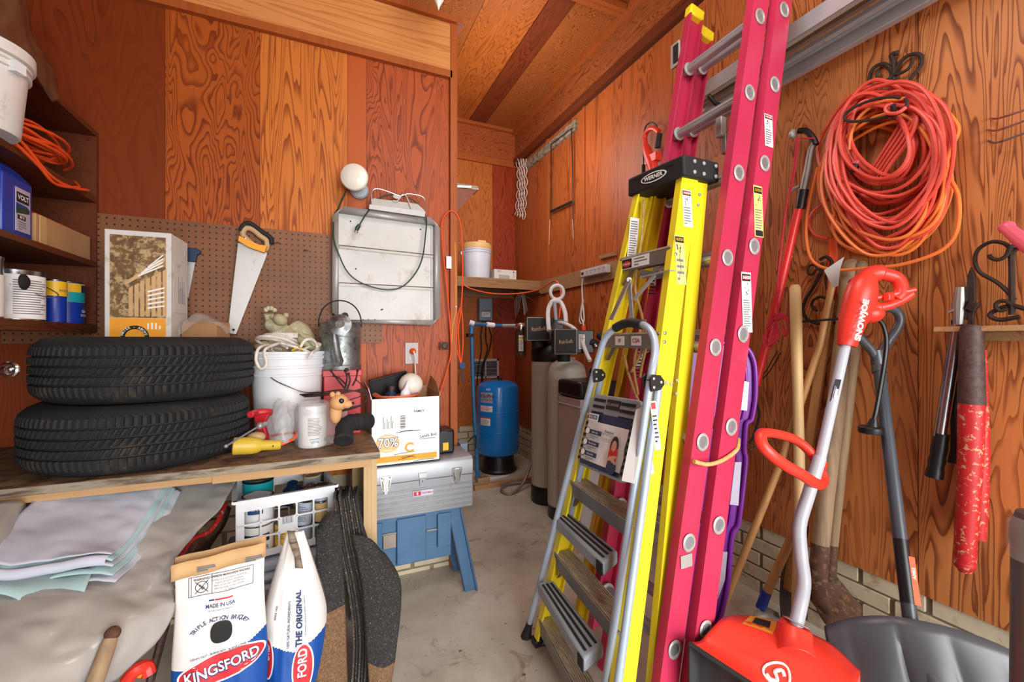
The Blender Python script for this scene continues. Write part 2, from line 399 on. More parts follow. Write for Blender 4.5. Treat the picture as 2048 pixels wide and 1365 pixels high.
def thing(name, label, cat, M, group=None):
    if not isinstance(M, Matrix): M = T(V(M))
    o = bpy.data.objects.new(name, None); o.empty_display_size = .1; COL.objects.link(o); o.matrix_world = M; WM[o.name] = M
    return tag(o, label, cat, group)
def struct(mb, name, **k):
    o = mb.build(name, **k); o['kind'] = 'structure'; return o
def dup(root, M, label, group=None):
    r = root.copy(); COL.objects.link(r); r.matrix_world = M; WM[r.name] = M; r['label'] = label
    if group: r['group'] = group
    for ch in root.children:
        c = ch.copy(); COL.objects.link(c); c.parent = r; WM[c.name] = M
        for g in ch.children:
            d = g.copy(); COL.objects.link(d); d.parent = c; WM[d.name] = M
    return r
def sheet(ctrl, k=8, amp=.0, freq=8, seed=0, amp2=0):
    """smooth surface through a grid of 3D control points, with wrinkles"""
    rows = [smooth(r, k) for r in ctrl]
    cols = [smooth([r[j] for r in rows], k) for j in range(len(rows[0]))]
    g = [[cols[j][i].copy() for j in range(len(cols))] for i in range(len(cols[0]))]
    if amp:
        h = len(g); w_ = len(g[0]); out = []
        for i in range(h):
            row = []
            for j in range(w_):
                a = g[min(i+1, h-1)][j]-g[max(i-1, 0)][j]; b = g[i][min(j+1, w_-1)]-g[i][max(j-1, 0)]
                n_ = b.cross(a); n_ = n_.normalized() if n_.length > 1e-9 else V((0, 0, 1))
                p = g[i][j]; q = p*freq+V((seed, 0, 0))
                row.append(p+n_*(amp*noise.noise(q)+(amp2*(1-abs(noise.noise(q*2.2+V((5, 5, 5))))*3) if amp2 else 0)))
            out.append(row)
        g = out
    return g
# ------------------------------------------------------------------ room shell
YF = -1.6
fl = MB(); fl.bb((XL-.1, YF, -.1), (XR+.15, YB+.1, 0), 'concrete'); struct(fl, 'floor')
c = MB()
c.bb((XL-.1, YF, ZC+.03), (XR+.15, YB+.1, ZC+.1), 'dark_gap')
for x0, x1, m_ in ((XL-.1, .35, 'ply_c1'), (.35, 1.06, 'ply_c3'), (1.06, 1.475, 'ply_c1'), (1.478, 1.662, 'ply_c2'), (1.665, XR+.1, 'ply_c3')):
    for y0, y1 in ((YF, 2.55), (2.553, YB+.05)): c.bb((x0, y0, ZC), (x1-.003, y1, ZC+.03), m_)
struct(c, 'ceiling')
t = MB(); t.bb((XC, 2.50, ZC-.03), (XR, 2.60, ZC), 'trim_wood'); t.bb((XC, 2.50, ZC-.045), (XR, 2.53, ZC-.03), 'trim_wood'); struct(t, 'trim_1')
t = MB(); t.bb((XR-.045, 0, ZC-.05), (XR, YB, ZC), 'trim_wood'); struct(t, 'trim_2')
# right wall: plywood sheets over a brick footing
w_ = MB(); w_.bb((XR+.02, YF, 0), (XR+.12, YB+.1, ZC), 'mortar')
ys = [pX(px, 450).y for px in (1096, 1169, 1345)]
ed = [YB, ys[0], ys[1], ys[2], ys[2]-.62, ys[2]-1.24, ys[2]-2.46, YF]
for i, m_ in enumerate(('ply_r1', 'ply_r1', 'ply_r2', 'ply_r3', 'ply_r4', 'ply_r5', 'ply_r4')):
    w_.bb((XR, ed[i+1]+.0015, .35), (XR+.025, ed[i]-.0015, 3.30), m_)
w_.bb((XR-.012, ys[0]-.022, .35), (XR, ys[0]+.022, 3.30), 'trim_wood')
w_.bb((XR-.010, ys[1]-.016, .35), (XR, ys[1]+.016, 3.30), 'ply_r1')
struct(w_, 'wall_right')
def bricks(axis, fixed, a0, a1, ztop, sgn, name):
    b = MB(); rr = random.Random(3); z = ztop; k = 0
    while z > 0.01:
        z0 = max(0, z-.062); a = a0-(.11 if k % 2 else 0)
        while a < a1:
            lo, hi = max(a0, a), min(a1, a+.212)
            if hi-lo > .02:
                j = rr.uniform(-.002, .002)
                if axis == 'Y': b.bb((fixed+j, lo+.005, z0), (fixed+sgn*.02+j, hi-.005, z), 'brick')
                else: b.bb((lo+.005, fixed+j, z0), (hi-.005, fixed+sgn*.02+j, z), 'brick')
            a += .222
        z -= .072; k += 1
    return b
b = bricks('Y', XR+.008, YF, YB, .348, 1, ''); struct(b, 'baseboard_right', bevel=.002)
t = MB(); t.bb((XR-.006, 0, 3.38), (XR+.02, YB, ZC-.045), 'ply_f2'); t.bb((XR-.03, 0, 3.32), (XR+.02, YB, 3.40), 'trim_dark')
for i in range(26):
    y = .9+i*.11+random.uniform(-.03, .03); z = random.uniform(3.34, 3.42)
    t.rod((XR-.03, y, z), (XR-.055, y-.012, z+.006), .0014, 'steel', 5)
struct(t, 'trim_3')
# far wall of the recess
b = MB(); b.bb((XC-.1, YB+.02, 0), (XR+.1, YB+.12, ZC), 'mortar')
xs = [XC, pY(985, 450, YB).x, XR]
b.bb((xs[0], YB, .36), (xs[1]-.001, YB+.025, 3.34), 'ply_b1'); b.bb((xs[1]+.001, YB, .36), (xs[2], YB+.025, 3.34), 'ply_b2'); struct(b, 'wall_back_recess')
b = bricks('X', YB+.008, XC, XR, .358, 1, ''); struct(b, 'baseboard_recess', bevel=.002)
t = MB(); t.bb((XC, YB-.012, 3.36), (XR, YB, ZC-.03), 'ply_f3'); t.bb((XC, YB-.03, 3.30), (XR, YB, 3.365), 'trim_wood'); t.bb((XC, YB-.05, ZC-.035), (XR, YB, ZC), 'trim_wood'); struct(t, 'trim_4')
# partition the bench stands against
b = MB(); b.bb((XL-.1, YA+.02, 0), (XC-.01, YA+.08, 3.13), 'mortar')
def xa(px): return pY(px, 400).x
e = [XL, xa(330), xa(520), xa(695), xa(733), XC]
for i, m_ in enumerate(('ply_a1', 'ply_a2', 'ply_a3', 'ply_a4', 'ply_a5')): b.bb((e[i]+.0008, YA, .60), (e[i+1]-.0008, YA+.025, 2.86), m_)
struct(b, 'wall_back')
b = bricks('X', YA+.008, XL, XC-.02, .598, 1, ''); struct(b, 'baseboard_back', bevel=.002)
t = MB(); t.bb((XL, YA-.022, 2.83), (XC-.035, YA+.02, 3.12), 'ply_f1'); t.bb((XL, YA-.028, 2.81), (XC-.03, YA+.02, 2.85), 'trim_wood')
t.bb((XC-.04, YA-.028, 0), (XC, YA+.06, 3.12), 'trim_wood'); t.bb((XL, YA-.05, 3.12), (XC+.03, YA+.12, 3.155), 'trim_wood'); struct(t, 'trim_5')
b = MB(); b.bb((XC-.06, YA+.06, 0), (XC, YB, 3.12), 'ply_b2'); struct(b, 'wall_recess_side')
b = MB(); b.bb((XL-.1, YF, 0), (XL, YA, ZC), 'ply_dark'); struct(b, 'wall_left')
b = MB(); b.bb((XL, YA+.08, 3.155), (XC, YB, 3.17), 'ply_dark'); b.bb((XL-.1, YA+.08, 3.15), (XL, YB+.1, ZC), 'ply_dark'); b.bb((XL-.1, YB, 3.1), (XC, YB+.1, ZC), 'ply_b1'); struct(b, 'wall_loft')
b = MB(); b.bb((XL-.1, YF-.12, 2.25), (XR+.15, YF, ZC), 'ply_dark'); b.bb((XL-.1, YF-.12, 0), (-.45, YF, 2.25), 'ply_dark'); struct(b, 'unseen_front_blocker')  # unseen front wall, added to keep daylight off the upper and left walls
# pegboard, outlets, vent
b = MB(); zt, zb = pY(200, 428).z, 1.29; b.bb((XL+.02, YA-.013, zb), (xa(764), YA-.004, zt), 'pegboard'); tag(b.build('pegboard'), 'brown perforated hardboard panel fixed to the plywood wall above the tires', 'pegboard')
# ------------------------------------------------------------------ shelves on the left wall
SX = -.883
u = thing('shelving_unit', 'dark brown wooden shelving unit built against the left wall above the tires', 'shelves', (-1.04, 1.9, 1.36))
def shelf(z, th=.022, x1=SX):
    b = MB(); b.bb((XL, .9, z-th), (x1, YA-.022, z), 'shelf_wood'); return b.build('shelf', u, bevel=.001)
ZS = [1.369, 1.637, 1.911, 2.196]
for z in ZS: shelf(z)
b = MB(); b.bb((XL, YA-.022, 1.34), (SX, YA-.001, 2.196), 'shelf_wood'); b.build('side_panel', u)
b = MB(); b.bb((XL, .9, 1.34), (XL+.012, YA-.022, 2.196), 'ply_dark'); b.build('back_panel', u)
b = MB(); b.bb((SX-.02, .9, 1.335), (SX, YA-.022, 1.347), 'shelf_wood'); b.build('front_rail', u)
# big dirty bucket
def bucket_parts(root, M, r0, r1, h, body, rings=((.80, .008), (.88, .008)), rim=.012, lid=None, liner=True):
    b = MB(); pr = [(r0*.96, 0), (r0, .006)]
    for f, w_ in rings:
        rr = r0+(r1-r0)*f; pr += [(rr, h*f-.008), (rr+w_, h*f-.006), (rr+w_, h*f+.002), (rr+.001, h*f+.006)]
    pr += [(r1, h-.014), (r1+rim*.6, h-.012), (r1+rim*.6, h-.001), (r1-.003, h)]
    if liner: pr += [(r1-.006, h-.02), (r0*.95, .03), (0, .03)]
    b.lathe(pr, body, M, 40); b.build('body', root)
    if lid:
        b = MB(); b.lathe([(r1+.006, h-.022), (r1+.013, h-.02), (r1+.013, h+.012), (r1+.002, h+.017), (r1-.02, h+.012), (0, h+.010)], lid, M, 40); b.build('lid', root)
o = pD(-62, 300, 1.24); o.z = ZS[2]; M = T(o)
q = thing('bucket', 'dirty white lidded bucket on the upper shelf of the dark shelving unit', 'bucket', M)
bucket_parts(q, M, .100, .118, .235, 'dirty_white', lid='dirty_white', liner=False)
b = MB(); b.box((.124, .0, .185), (.02, .03, .03), 'white_plastic', M @ Rz(-.3)); b.build('handle_lug', q)
# plastic bag and dark board on the top
b = MB()
g = sheet([[pD(0, -60, 1.25), pD(28, -70, 1.32), pD(46, -60, 1.4)], [pD(-30, 40, 1.16), pD(40, 75, 1.28), pD(66, 60, 1.38)],
           [pD(0, 82, 1.24), pD(70, 118, 1.34), pD(88, 112, 1.42)], [pD(70, 150, 1.36), pD(92, 165, 1.42), pD(114, 156, 1.5)], [pD(98, 190, 1.44), pD(108, 204, 1.46), pD(121, 196, 1.52)]], 7, .012, 22, 3)
b.grid(g, 'film_brown'); o_ = b.build('plastic_bag', solid=.0015); tag(o_, 'crumpled brown see-through plastic bag hanging over the top shelf edge', 'bag')
b = MB(); b.quadprism([pD(-30, -60, 1.45), pD(36, -40, 1.5), pD(76, 118, 1.5), pD(52, 96, 1.42)], .015, 'plank_wood'); tag(b.build('wooden_board'), 'brown wooden board wrapped in the plastic bag on the top shelf', 'board')
# orange cord on shelf
def shelfpt(px, py, z): return pZ(px, py, z)
b = MB(); rr = random.Random(5); pts = []
c0 = V((SX-.055, 2.03, ZS[2]+.012)); L = 12
for k in range(9*L):
    a = k/L*2*math.pi; t = k/(9*L)
    pts.append(c0+V((.065*math.sin(a)*(1+.25*math.sin(k*.9)), .27*math.cos(a)*(1-.25*abs(math.sin(a*.11)))-.02, .012+.06*abs(noise.noise(V((k*.13, 1, 2))))*1.6+.045*abs(math.cos(a*.5)))))
b.tube(smooth(pts, 3), .0052, 'cord_hot', 8)
p2 = smooth([pX(64, 288, 0)*0+V((SX-.03, 1.72, ZS[2]+.05)), V((SX+.004, 1.86, ZS[2]+.03)), V((SX+.012, 2.02, ZS[2]-.03)), V((SX+.012, 2.16, ZS[2]-.028)), V((SX+.01, 2.30, ZS[2]+.004)), V((SX-.06, 2.34, ZS[2]+.02))], 8)
b.tube(p2, .0052, 'cord_hot', 8)
p2 = smooth([V((SX-.05, 1.70, ZS[2]+.06)), V((SX-.0, 1.80, ZS[2]+.02)), V((SX+.012, 1.95, ZS[2]-.02)), V((SX+.012, 2.06, ZS[2]-.05)), V((SX+.01, 2.22, ZS[2]-.01)), V((SX-.03, 2.3, ZS[2]+.03))], 8)
b.tube(p2, .0052, 'cord_hot', 8)
tag(b.build('extension_lead'), 'tangled bright orange extension cord heaped on the upper shelf of the shelving unit', 'cord')
# blue jug
Y0 = pX(35, 440, 0).y
o = V((SX-.09, 1.915, ZS[1])); M = T(o)
q = thing('oil_jug', 'blue plastic motor oil jug with a pale label on the middle shelf', 'jug', M)
b = MB(); b.prism([(-.07, -.075), (.07, -.075), (.075, -.07), (.075, .07), (.07, .075), (-.07, .075), (-.075, .07), (-.075, -.07)], 0, .185, 'blue_jug', M)
b.box((0, 0, .2), (.15, .15, .03), 'blue_jug', M, .72); b.box((0, .01, .228), (.108, .10, .026), 'blue_jug', M, .5); b.build('body', q, bevel=.006)
b = MB(); b.lathe([(.024, .238), (.024, .262), (.018, .264)], 'blue_jug', M @ T((0, -.02, 0)), 20); b.build('cap', q)
b = MB(); LM = frame(o+V((.0765, .018, .088)), (0, 1, 0), (0, 0, 1)); b.box((0, 0, 0), (.074, .14, .0015), 'silver_label', LM)
b.box((-.002, .04, .001), (.062, .032, .001), 'black_matt', LM); b.text('VOLT', .022, 'white_paper', LM @ T((-.002, .04, 0)), .02, lift=.0022)
b.prism([(-.036, -.004), (.036, .004), (.02, .018), (-.036, .02)], .0005, .0015, 'blue_jug', LM); b.prism([(-.036, -.014), (.03, -.004), (.03, .012), (-.036, .010)], .001, .002, 'cord_green', LM)
b.box((-.008, -.024, .001), (.04, .014, .001), 'black_matt', LM); b.text('80 X', .012, 'white_paper', LM @ T((-.008, -.024, 0)), .02, lift=.0022)
b.bars(.05, .03, 4, 'ink_grey', LM @ T((0, -.05, 0)), 4, .001); b.build('label', q)
# carton in the shelf
b = MB(); b.bb((SX-.18, 2.00, ZS[1]), (SX-.012, 2.375, ZS[1]+.10), 'cardboard'); b.bb((SX-.013, 2.02, ZS[1]), (SX-.0105, 2.06, ZS[1]+.1), 'tape'); tag(b.build('cardboard_carton', bevel=.002), 'low brown cardboard carton beside the blue jug on the middle shelf', 'box')
b = MB(); b.bb((SX-.16, 2.02, ZS[1]+.10), (SX-.04, 2.30, ZS[1]+.116), 'red_paint'); tag(b.build('red_booklet', bevel=.002), 'flat red case lying on the low brown cardboard carton', 'case')
# paint cans on the lowest shelf
def can(name, label, pos, r, h, wall, cat='paint can', face=None, group=None, lidm='steel', tilt=None, yaw=0):
    M = T(V(pos)) @ (tilt or Matrix()) @ Rz(yaw)
    q = thing(name, label, cat, M, group)
    b = MB(); b.lathe([(r*.97, 0), (r, .002), (r, .005), (r*.985, .006), (r*.985, h-.008), (r, h-.006), (r, h)], wall, M, 36); b.build('body', q)
    b = MB(); b.lathe([(r, h-.003), (r+.001, h+.001), (r-.006, h+.002), (r-.009, h-.004), (r-.018, h-.005), (r-.02, h-.002), (0, h-.002)], lidm, M, 36); b.build('lid', q)
    return q, M
def curved_text(b, st, size, m_, M, r, ang, z, bold=.01, sx=1, lift=.0015, vert=False):
    def wp(x, y):
        if vert: x, y = -y, x
        a = ang+x/r; return V(((r+lift)*math.cos(a), (r+lift)*math.sin(a), z+y))
    b.text(st, size, m_, M, bold, sx, wp)
def curved_patch(b, m_, M, r, a0, a1, z0, z1, lift=.0008, n=16):
    rows = [[V(((r+lift)*math.cos(a0+(a1-a0)*j/n), (r+lift)*math.sin(a0+(a1-a0)*j/n), z)) for j in range(n+1)] for z in (z0, z1)]
    b.grid(rows, m_, M=M)
def curved_bars(b, m_, M, r, a0, a1, z0, z1, n, lift=.0014, seed=1):
    rr = random.Random(seed)
    for i in range(n):
        z = z1-(z1-z0)*(i+.5)/n; curved_patch(b, m_, M, r, a0, a0+(a1-a0)*rr.uniform(.7, 1), z-(z1-z0)/n*.2, z+(z1-z0)/n*.2, lift, 6)
fa = math.atan2(-1.9, 1.0)  # direction on a can that faces the room
z = ZS[0]
q, M = can('paint_can', 'large paint can with bare metal band above a white text label on the lowest shelf', (SX-.105, 1.84, z), .085, .19, 'steel')
b = MB(); curved_patch(b, 'white_paper', M, .085, -2.2, .9, .006, .135); curved_patch(b, 'ink', M, .085, -.9, -.3, .15, .18); curved_bars(b, 'ink_grey', M, .085, -1.2, .0, .02, .125, 13); b.build('label', q)
q, M = can('paint_can', 'silver paint can with a looped wire handle between two others on the lowest shelf', (SX-.085, 2.045, z), .072, .17, 'steel')
b = MB(); curved_patch(b, 'white_paper', M, .072, -1.5, .35, .006, .155); curved_patch(b, 'ink', M, .072, .36, 1.4, .006, .16); curved_patch(b, 'white_paper', M, .073, .5, 1.1, .012, .10); curved_bars(b, 'ink_grey', M, .072, -1.2, .2, .02, .14, 15); b.build('label', q)
b = MB(); b.tube(smooth([M @ V((.02, -.07, .12)), M @ V((.085, -.01, .085)), M @ V((.09, .05, .10)), M @ V((.03, .075, .14))], 6), .0016, 'steel', 6); b.build('wire_handle', q)
b = MB(); b.lathe([(.026, 0), (.026, .004), (.018, .010), (0, .012)], 'black_matt', frame(V((SX-.014, 1.935, z+.125)), (0, 1, 0), (0, 0, 1)), 24); tag(b.build('round_cap'), 'black round cap with a wire in front of the paint cans on the lowest shelf', 'cap')
q, M = can('paint_can', 'small blue and yellow paint can nearest the corner on the lowest shelf', (SX-.060, 2.30, z), .056, .165, 'blue_jug')
b = MB(); curved_patch(b, 'can_yellow', M, .0565, -2.0, 1.4, .125, .16); curved_patch(b, 'teal', M, .0565, -2.0, 1.4, .085, .125, .0005); curved_text(b, 'GR-10', .016, 'white_paper', M, .057, .1, .05); curved_text(b, 'OCEANIC', .012, 'white_paper', M, .057, .1, .034); curved_patch(b, 'navy', M, .057, -.3, .2, .125, .155); b.build('label', q)
q, M = can('spray_can', 'slim blue and yellow tin beside the corner paint can on the lowest shelf', (SX-.042, 2.185, z), .032, .16, 'blue_jug', 'tin')
b = MB(); curved_patch(b, 'can_yellow', M, .0325, -2.0, 1.4, .10, .155); curved_text(b, 'POLY', .012, 'ink_blue', M, .033, -.4, .12); b.build('label', q)
# ------------------------------------------------------------------ workbench
BX, BY, BZ = .205, 1.735, .87
wb = thing('workbench', 'worn wooden workbench along the back wall carrying the tires', 'workbench', (-.4, 2.08, 0))
b = MB(); b.bb((XL, BY, BZ-.026), (BX, YA, BZ), 'bench_top'); b.bb((XL, BY-.002, BZ-.026), (BX, BY, BZ-.001), 'bench_edge'); b.build('worktop', wb, bevel=.0015)
b = MB(); b.bb((XL, BY+.01, BZ-.050), (-.28, BY+.03, BZ-.026), 'pine_x'); b.bb((-.34, BY+.004, BZ-.054), (BX-.03, BY+.028, BZ-.026), 'pine_x'); b.build('front_rail', wb)
for x, y in ((BX-.058, BY+.03), (BX-.07, YA-.16), (-1.1, BY+.05), (-1.1, YA-.1)):
    b = MB(); b.bb((x, y, 0), (x+.05, y+.05, BZ-.026), 'pine'); b.build('leg', wb, bevel=.002)
# ------------------------------------------------------------------ tires
def tire(name, label, cx, cy, z0, R, Wd, tilt):
    M = T(V((cx, cy, z0))) @ tilt; b = MB(); h = Wd
    prof = [(R*.60, .03), (R*.62, .012), (R*.72, .004), (R*.84, .0), (R*.93, .014), (R*.965, .026)]
    tr = []
    n_g = 4; zs = []
    tz0, tz1 = .034, h-.034
    gw = .008; zone = (tz1-tz0)
    edges = [tz0+zone*f for f in (.20, .40, .60, .80)]
    cur = tz0; tr.append((R*.985, cur, 1))
    for g in edges:
        tr += [(R, g-gw/2, 1), (R-.011, g-gw/2+.001, 0), (R-.011, g+gw/2-.001, 0), (R, g+gw/2, 1)]
    tr.append((R*.985, tz1, 1))
    extra = []
    for i in range(len(tr)-1):
        extra.append(tr[i])
        if tr[i][2] and tr[i+1][2]:
            extra.append(((tr[i][0]+tr[i+1][0])/2+.0015, (tr[i][1]+tr[i+1][1])/2, 1))
    extra.append(tr[-1])
    full = [(r, z, 0) for r, z in prof]+extra+[(r, h-z, 0) for r, z in reversed(prof)]
    P = 96; angs = []
    for k in range(P):
        a = 2*math.pi*k/P; da = 2*math.pi/P
        angs += [(a, 0), (a+.012, 1), (a+da*.55, 2), (a+da*.55+.006, 3)]
    vs = []; fs = []
    nn = len(angs)
    for r, z, tb in full:
        rib = sum(1 for g in edges if z > g)
        for a, kk in angs:
            sh = 0; dr = 0
            if tb:
                sh = {0: 0, 1: (z-tz0)*1.6, 2: (z-h/2)*2.2, 3: (z-tz1)*1.6, 4: 0}[rib] + rib*.011
                if kk in (0,): dr = .008
                if kk == 3 and rib in (1, 3): dr = .004
            vs.append(((r-dr)*math.cos(a+sh), (r-dr)*math.sin(a+sh), z))
    for i in range(len(full)-1):
        for j in range(nn): k = (j+1) % nn; fs.append((i*nn+j, i*nn+k, (i+1)*nn+k, (i+1)*nn+j))
    b.add(vs, fs, 'rubber', M)
    b.lathe([(R*.60, .03), (R*.585, .06), (R*.63, .06), (R*.93, .05), (R*.955, h*.5), (R*.93, h-.05), (R*.63, h-.06), (R*.585, h-.06), (R*.60, h-.03)], 'rubber', M, 48)
    return tag(b.build(name), label, 'tire')
tire('car_tire', 'black car tire lying flat on the bench, bottom of the two', -.605, 2.045, BZ+.002, .330, .222, Rx(.0))
tire('car_tire', 'black car tire lying on top of the other tire under the shelves', -.585, 2.052, BZ+.226, .325, .218, Matrix())
for i in range(0):
    pass
# carton with a picture of stacked wood, on the tires
ZT = BZ+.446
M = T(V((-.655, 2.20, ZT))) @ Rz(-.05)
q = thing('picture_carton', 'white upright carton printed with a photo of wood pieces, standing on the tires', 'box', M)
b = MB(); b.bb((-.105, -.07, 0), (.105, .12, .415), 'dirty_white', M); b.build('body', q, bevel=.002)
b = MB(); LM = frame(M @ V((0, -.071, 0)), M.to_3x3() @ V((1, 0, 0)), (0, 0, 1)); rr = random.Random(4)
b.bb((-.088, .075, 0), (.088, .395, .001), 'photo_brown', LM); b.bb((-.088, .0, 0), (.088, .073, .001), 'orange_print', LM)
for i in range(7):
    x = -.03+i*.018; b.quadprism([LM @ V(p) for p in ((x, .08, .0012), (x+.013, .08, .0012), (x+.013, .20+i*.012, .0012), (x, .19+i*.012, .0012))], -.0006, 'kraft')
b.quadprism([LM @ V(p) for p in ((-.04, .2, .002), (.085, .30, .002), (.085, .318, .002), (-.04, .215, .002))], -.0006, 'photo_tan')
for i in range(4): b.quadprism([LM @ V(p) for p in ((.0+i*.01, .235+i*.012, .003), (.08, .28+i*.014, .003), (.08, .286+i*.014, .003), (.0+i*.01, .241+i*.012, .003))], -.0006, 'white_paper')
for i in range(5): b.quadprism([LM @ V(p) for p in ((.03, .11+i*.016, .003), (.084, .12+i*.018, .003), (.084, .126+i*.018, .003), (.03, .117+i*.016, .003))], -.0006, 'white_paper')
rg = [V((-.01+.038*math.cos(a*math.pi/12), .0+.038*math.sin(a*math.pi/12), .0016)) for a in range(13)]
b.tube([LM @ p for p in rg], .007, 'ink', 6, flat=1)
for k, ch in enumerate('WATER - ABOVE'):
    a = math.radians(165-k*12.5); b.text(ch, .012, 'white_paper', LM @ T((-.01+.038*math.cos(a), .038*math.sin(a), .008)) @ Rz(a-math.pi/2), .02)
b.bars(.03, .05, 4, 'white_paper', LM @ T((.05, .045, 0)) @ Rz(math.pi/2), 3, .0015); b.build('front_print', q)
b = MB(); LM = frame(M @ V((.106, .03, 0)), M.to_3x3() @ V((0, 1, 0)), (0, 0, 1)); b.bb((-.08, .1, 0), (.07, .3, .0008), 'dirty_white', LM)
for i in range(4): b.bars(.12, .016, 2, 'ink_grey', LM @ T((-.02+i*.02, .2, 0)) @ Rz(math.pi/2), i, .001)
b.build('side_print', q)
b = MB(); M = T(V((-.46, 2.24, ZT))) @ Rz(-.35); b.bb((-.07, -.05, 0), (.07, .05, .065), 'cardboard', M); tag(b.build('small_carton', bevel=.002), 'small brown carton beside the picture carton on top of the tires', 'box')
b = MB(); g = sheet([[V((-.53, 2.12, ZT+.005)), V((-.47, 2.14, ZT+.06)), V((-.40, 2.15, ZT+.05)), V((-.37, 2.14, ZT+.01))], [V((-.54, 2.18, ZT+.05)), V((-.49, 2.2, ZT+.10)), V((-.42, 2.2, ZT+.078)), V((-.36, 2.2, ZT+.03))], [V((-.53, 2.26, ZT+.04)), V((-.48, 2.27, ZT+.082)), V((-.42, 2.3, ZT+.075)), V((-.36, 2.26, ZT+.02))]], 6, .006, 30)
b.grid(g, 'film_light'); tag(b.build('clear_wrapping'), 'loose clear plastic wrapping over the small carton on the tires', 'wrapping')
# saws
def saw(name, label, h0, tip, blade_w, hmat1, hmat2, y):
    q = thing(name, label, 'saw', h0)
    ax = (tip-h0); L = ax.length; M = frame(h0, ax, V((0, -1, 0)).cross(ax)); return q, M, L
h0 = pY(520, 492, YA-.045); tip = pY(467, 668, YA-.045)
M = frame(h0, tip-h0, (tip-h0).cross(V((0, -1, 0))))   # local x along the blade, y across, z toward the room or wall
q = thing('hand_saw', 'hand saw with tan and black handle hanging on the pegboard beside the metal tray', 'saw', h0)
Lb = (tip-h0).length
def loc(px, py): return M.inverted() @ pY(px, py, YA-.045)
bl = [loc(px, py) for px, py in ((477, 486), (505, 492), (534, 506), (533, 512), (472, 669), (459, 667), (458, 650))]
b = MB(); b.prism([(p.x, p.y) for p in bl], -.001, .001, 'saw_steel', M)
a0, a1 = loc(477, 486), loc(458, 650)
for k in range(60):
    t = k/60; p = a0.lerp(a1, t); p2 = a0.lerp(a1, t+1/60); mid = p.lerp(p2, .5)+(p2-p).cross(V((0, 0, 1)))*(.45)*(1 if ((p2-p).cross(V((0, 0, 1)))).y*(a0.y-loc(520, 560).y) > 0 else -1)
    b.prism([(p.x, p.y), (p2.x, p2.y), (mid.x, mid.y)], -.0008, .0008, 'saw_steel', M)
b.lathe([(.006, -.0012), (.006, .0014), (0, .0014)], 'black_matt', M @ T(loc(467, 660)), 12); b.build('blade', q)
hp = [(483, 462), (489, 452), (500, 452), (519, 468), (536, 476), (543, 484), (540, 494), (535, 508), (524, 506), (497, 494), (480, 482)]
b = MB()
ring = smooth([pY(x, y, YA-.045) for x, y in ((486, 470), (492, 457), (506, 460), (520, 472), (533, 482), (532, 498), (519, 498), (503, 487))], 6, True)
b.tube(ring, .0125, 'drill_tan', 10, True); b.quadprism([pY(x, y, YA-.058) for x, y in ((480, 474), (504, 485), (520, 492), (535, 494), (530, 507), (500, 497), (478, 484))], .024, 'orange_print')
b.build('handle', q, bevel=.003)
b = MB(); b.tube(smooth([pY(x, y, YA-.047) for x, y in ((481, 462), (488, 450), (500, 447), (520, 461), (541, 476), (543, 489))], 6), [.011]*31, 'black_matt', 10); b.build('grip', q)
b = MB()
for x, y in ((489, 477), (504, 489), (521, 498)): b.lathe([(.006, 0), (.006, .003), (.003, .004)], 'steel', frame(pY(x, y, YA-.063), (1, 0, 0), (0, 0, 1)), 12)
b.build('rivets', q)
q = thing('hand_saw', 'second hand saw with a dark handle, mostly hidden behind the picture carton', 'saw', pY(385, 500, YA-.03))
b = MB(); b.quadprism([pY(x, y, YA-.03) for x, y in ((366, 520), (391, 522), (377, 595), (366, 595))], .0015, 'saw_steel'); b.build('blade', q)
b = MB(); b.quadprism([pY(x, y, YA-.045) for x, y in ((362, 494), (392, 497), (401, 501), (401, 507), (393, 510), (391, 524), (364, 522))], .02, 'navy'); b.build('handle', q, bevel=.003)
# pegs and nails left on the wall
for i, (x, y, m_) in enumerate(((552, 489, 'steel'), (608, 504, 'steel'))):
    b = MB(); p = pY(x, y, YA); b.tube([p, p+V((.004, -.03, .004)), p+V((.018, -.045, -.002))], .0025, m_, 6); tag(b.build('peg_hook'), ('bare metal peg sticking out just right of the tan saw handle', 'bare metal peg in the pegboard between the saw and the metal tray')[i], 'hook')
# ------------------------------------------------------------------ bench clutter
M = T(V((-.140, 2.19, BZ)))
q = thing('bucket', 'white five gallon bucket full of rope on the workbench beside the tires', 'bucket', M)
bucket_parts(q, M, .130, .149, .385, 'white_plastic', ((.74, .007), (.83, .007), (.93, .007)))
b = MB(); p0 = pD(528, 735, 1.83); p1 = pD(645, 780, 1.97)
b.tube(smooth([p0, pD(545, 758, 1.80), pD(580, 775, 1.79), pD(610, 785, 1.82), pD(640, 784, 1.92)], 7), .0025, 'galv', 6); b.build('wire_handle', q)
b = MB(); rr = random.Random(8)
for k in range(7):
    pts = []
    cx, cy = rr.uniform(-.05, .05), rr.uniform(-.05, .05); a0 = rr.uniform(0, 6)
    for j in range(9):
        a = a0+j*.8; r_ = .085+.012*math.sin(j*1.1+k); pts.append(M @ V((cx+r_*math.cos(a), cy+r_*math.sin(a), .375+.03*math.sin(j*.9+k)+.009*k)))
    b.tube(smooth(pts, 5), .0062, 'rope_white', 7)
b.tube(smooth([pD(548, 688, 1.95), pD(520, 695, 1.80), pD(512, 715, 1.775), pD(516, 732, 1.775), pD(524, 738, 1.775), pD(533, 728, 1.78), pD(530, 700, 1.80), pD(560, 686, 1.9)], 6), .0062, 'rope_white', 7)
b.tube(smooth([pD(600, 695, 1.84), pD(612, 680, 1.86), pD(628, 682, 1.9), pD(634, 697, 1.93), pD(624, 706, 1.84), pD(617, 718, 1.83)], 6), .0062, 'rope_white', 7)
tag(b.build('white_rope'), 'tangle of white braided rope heaped in the white five gallon bucket', 'rope')
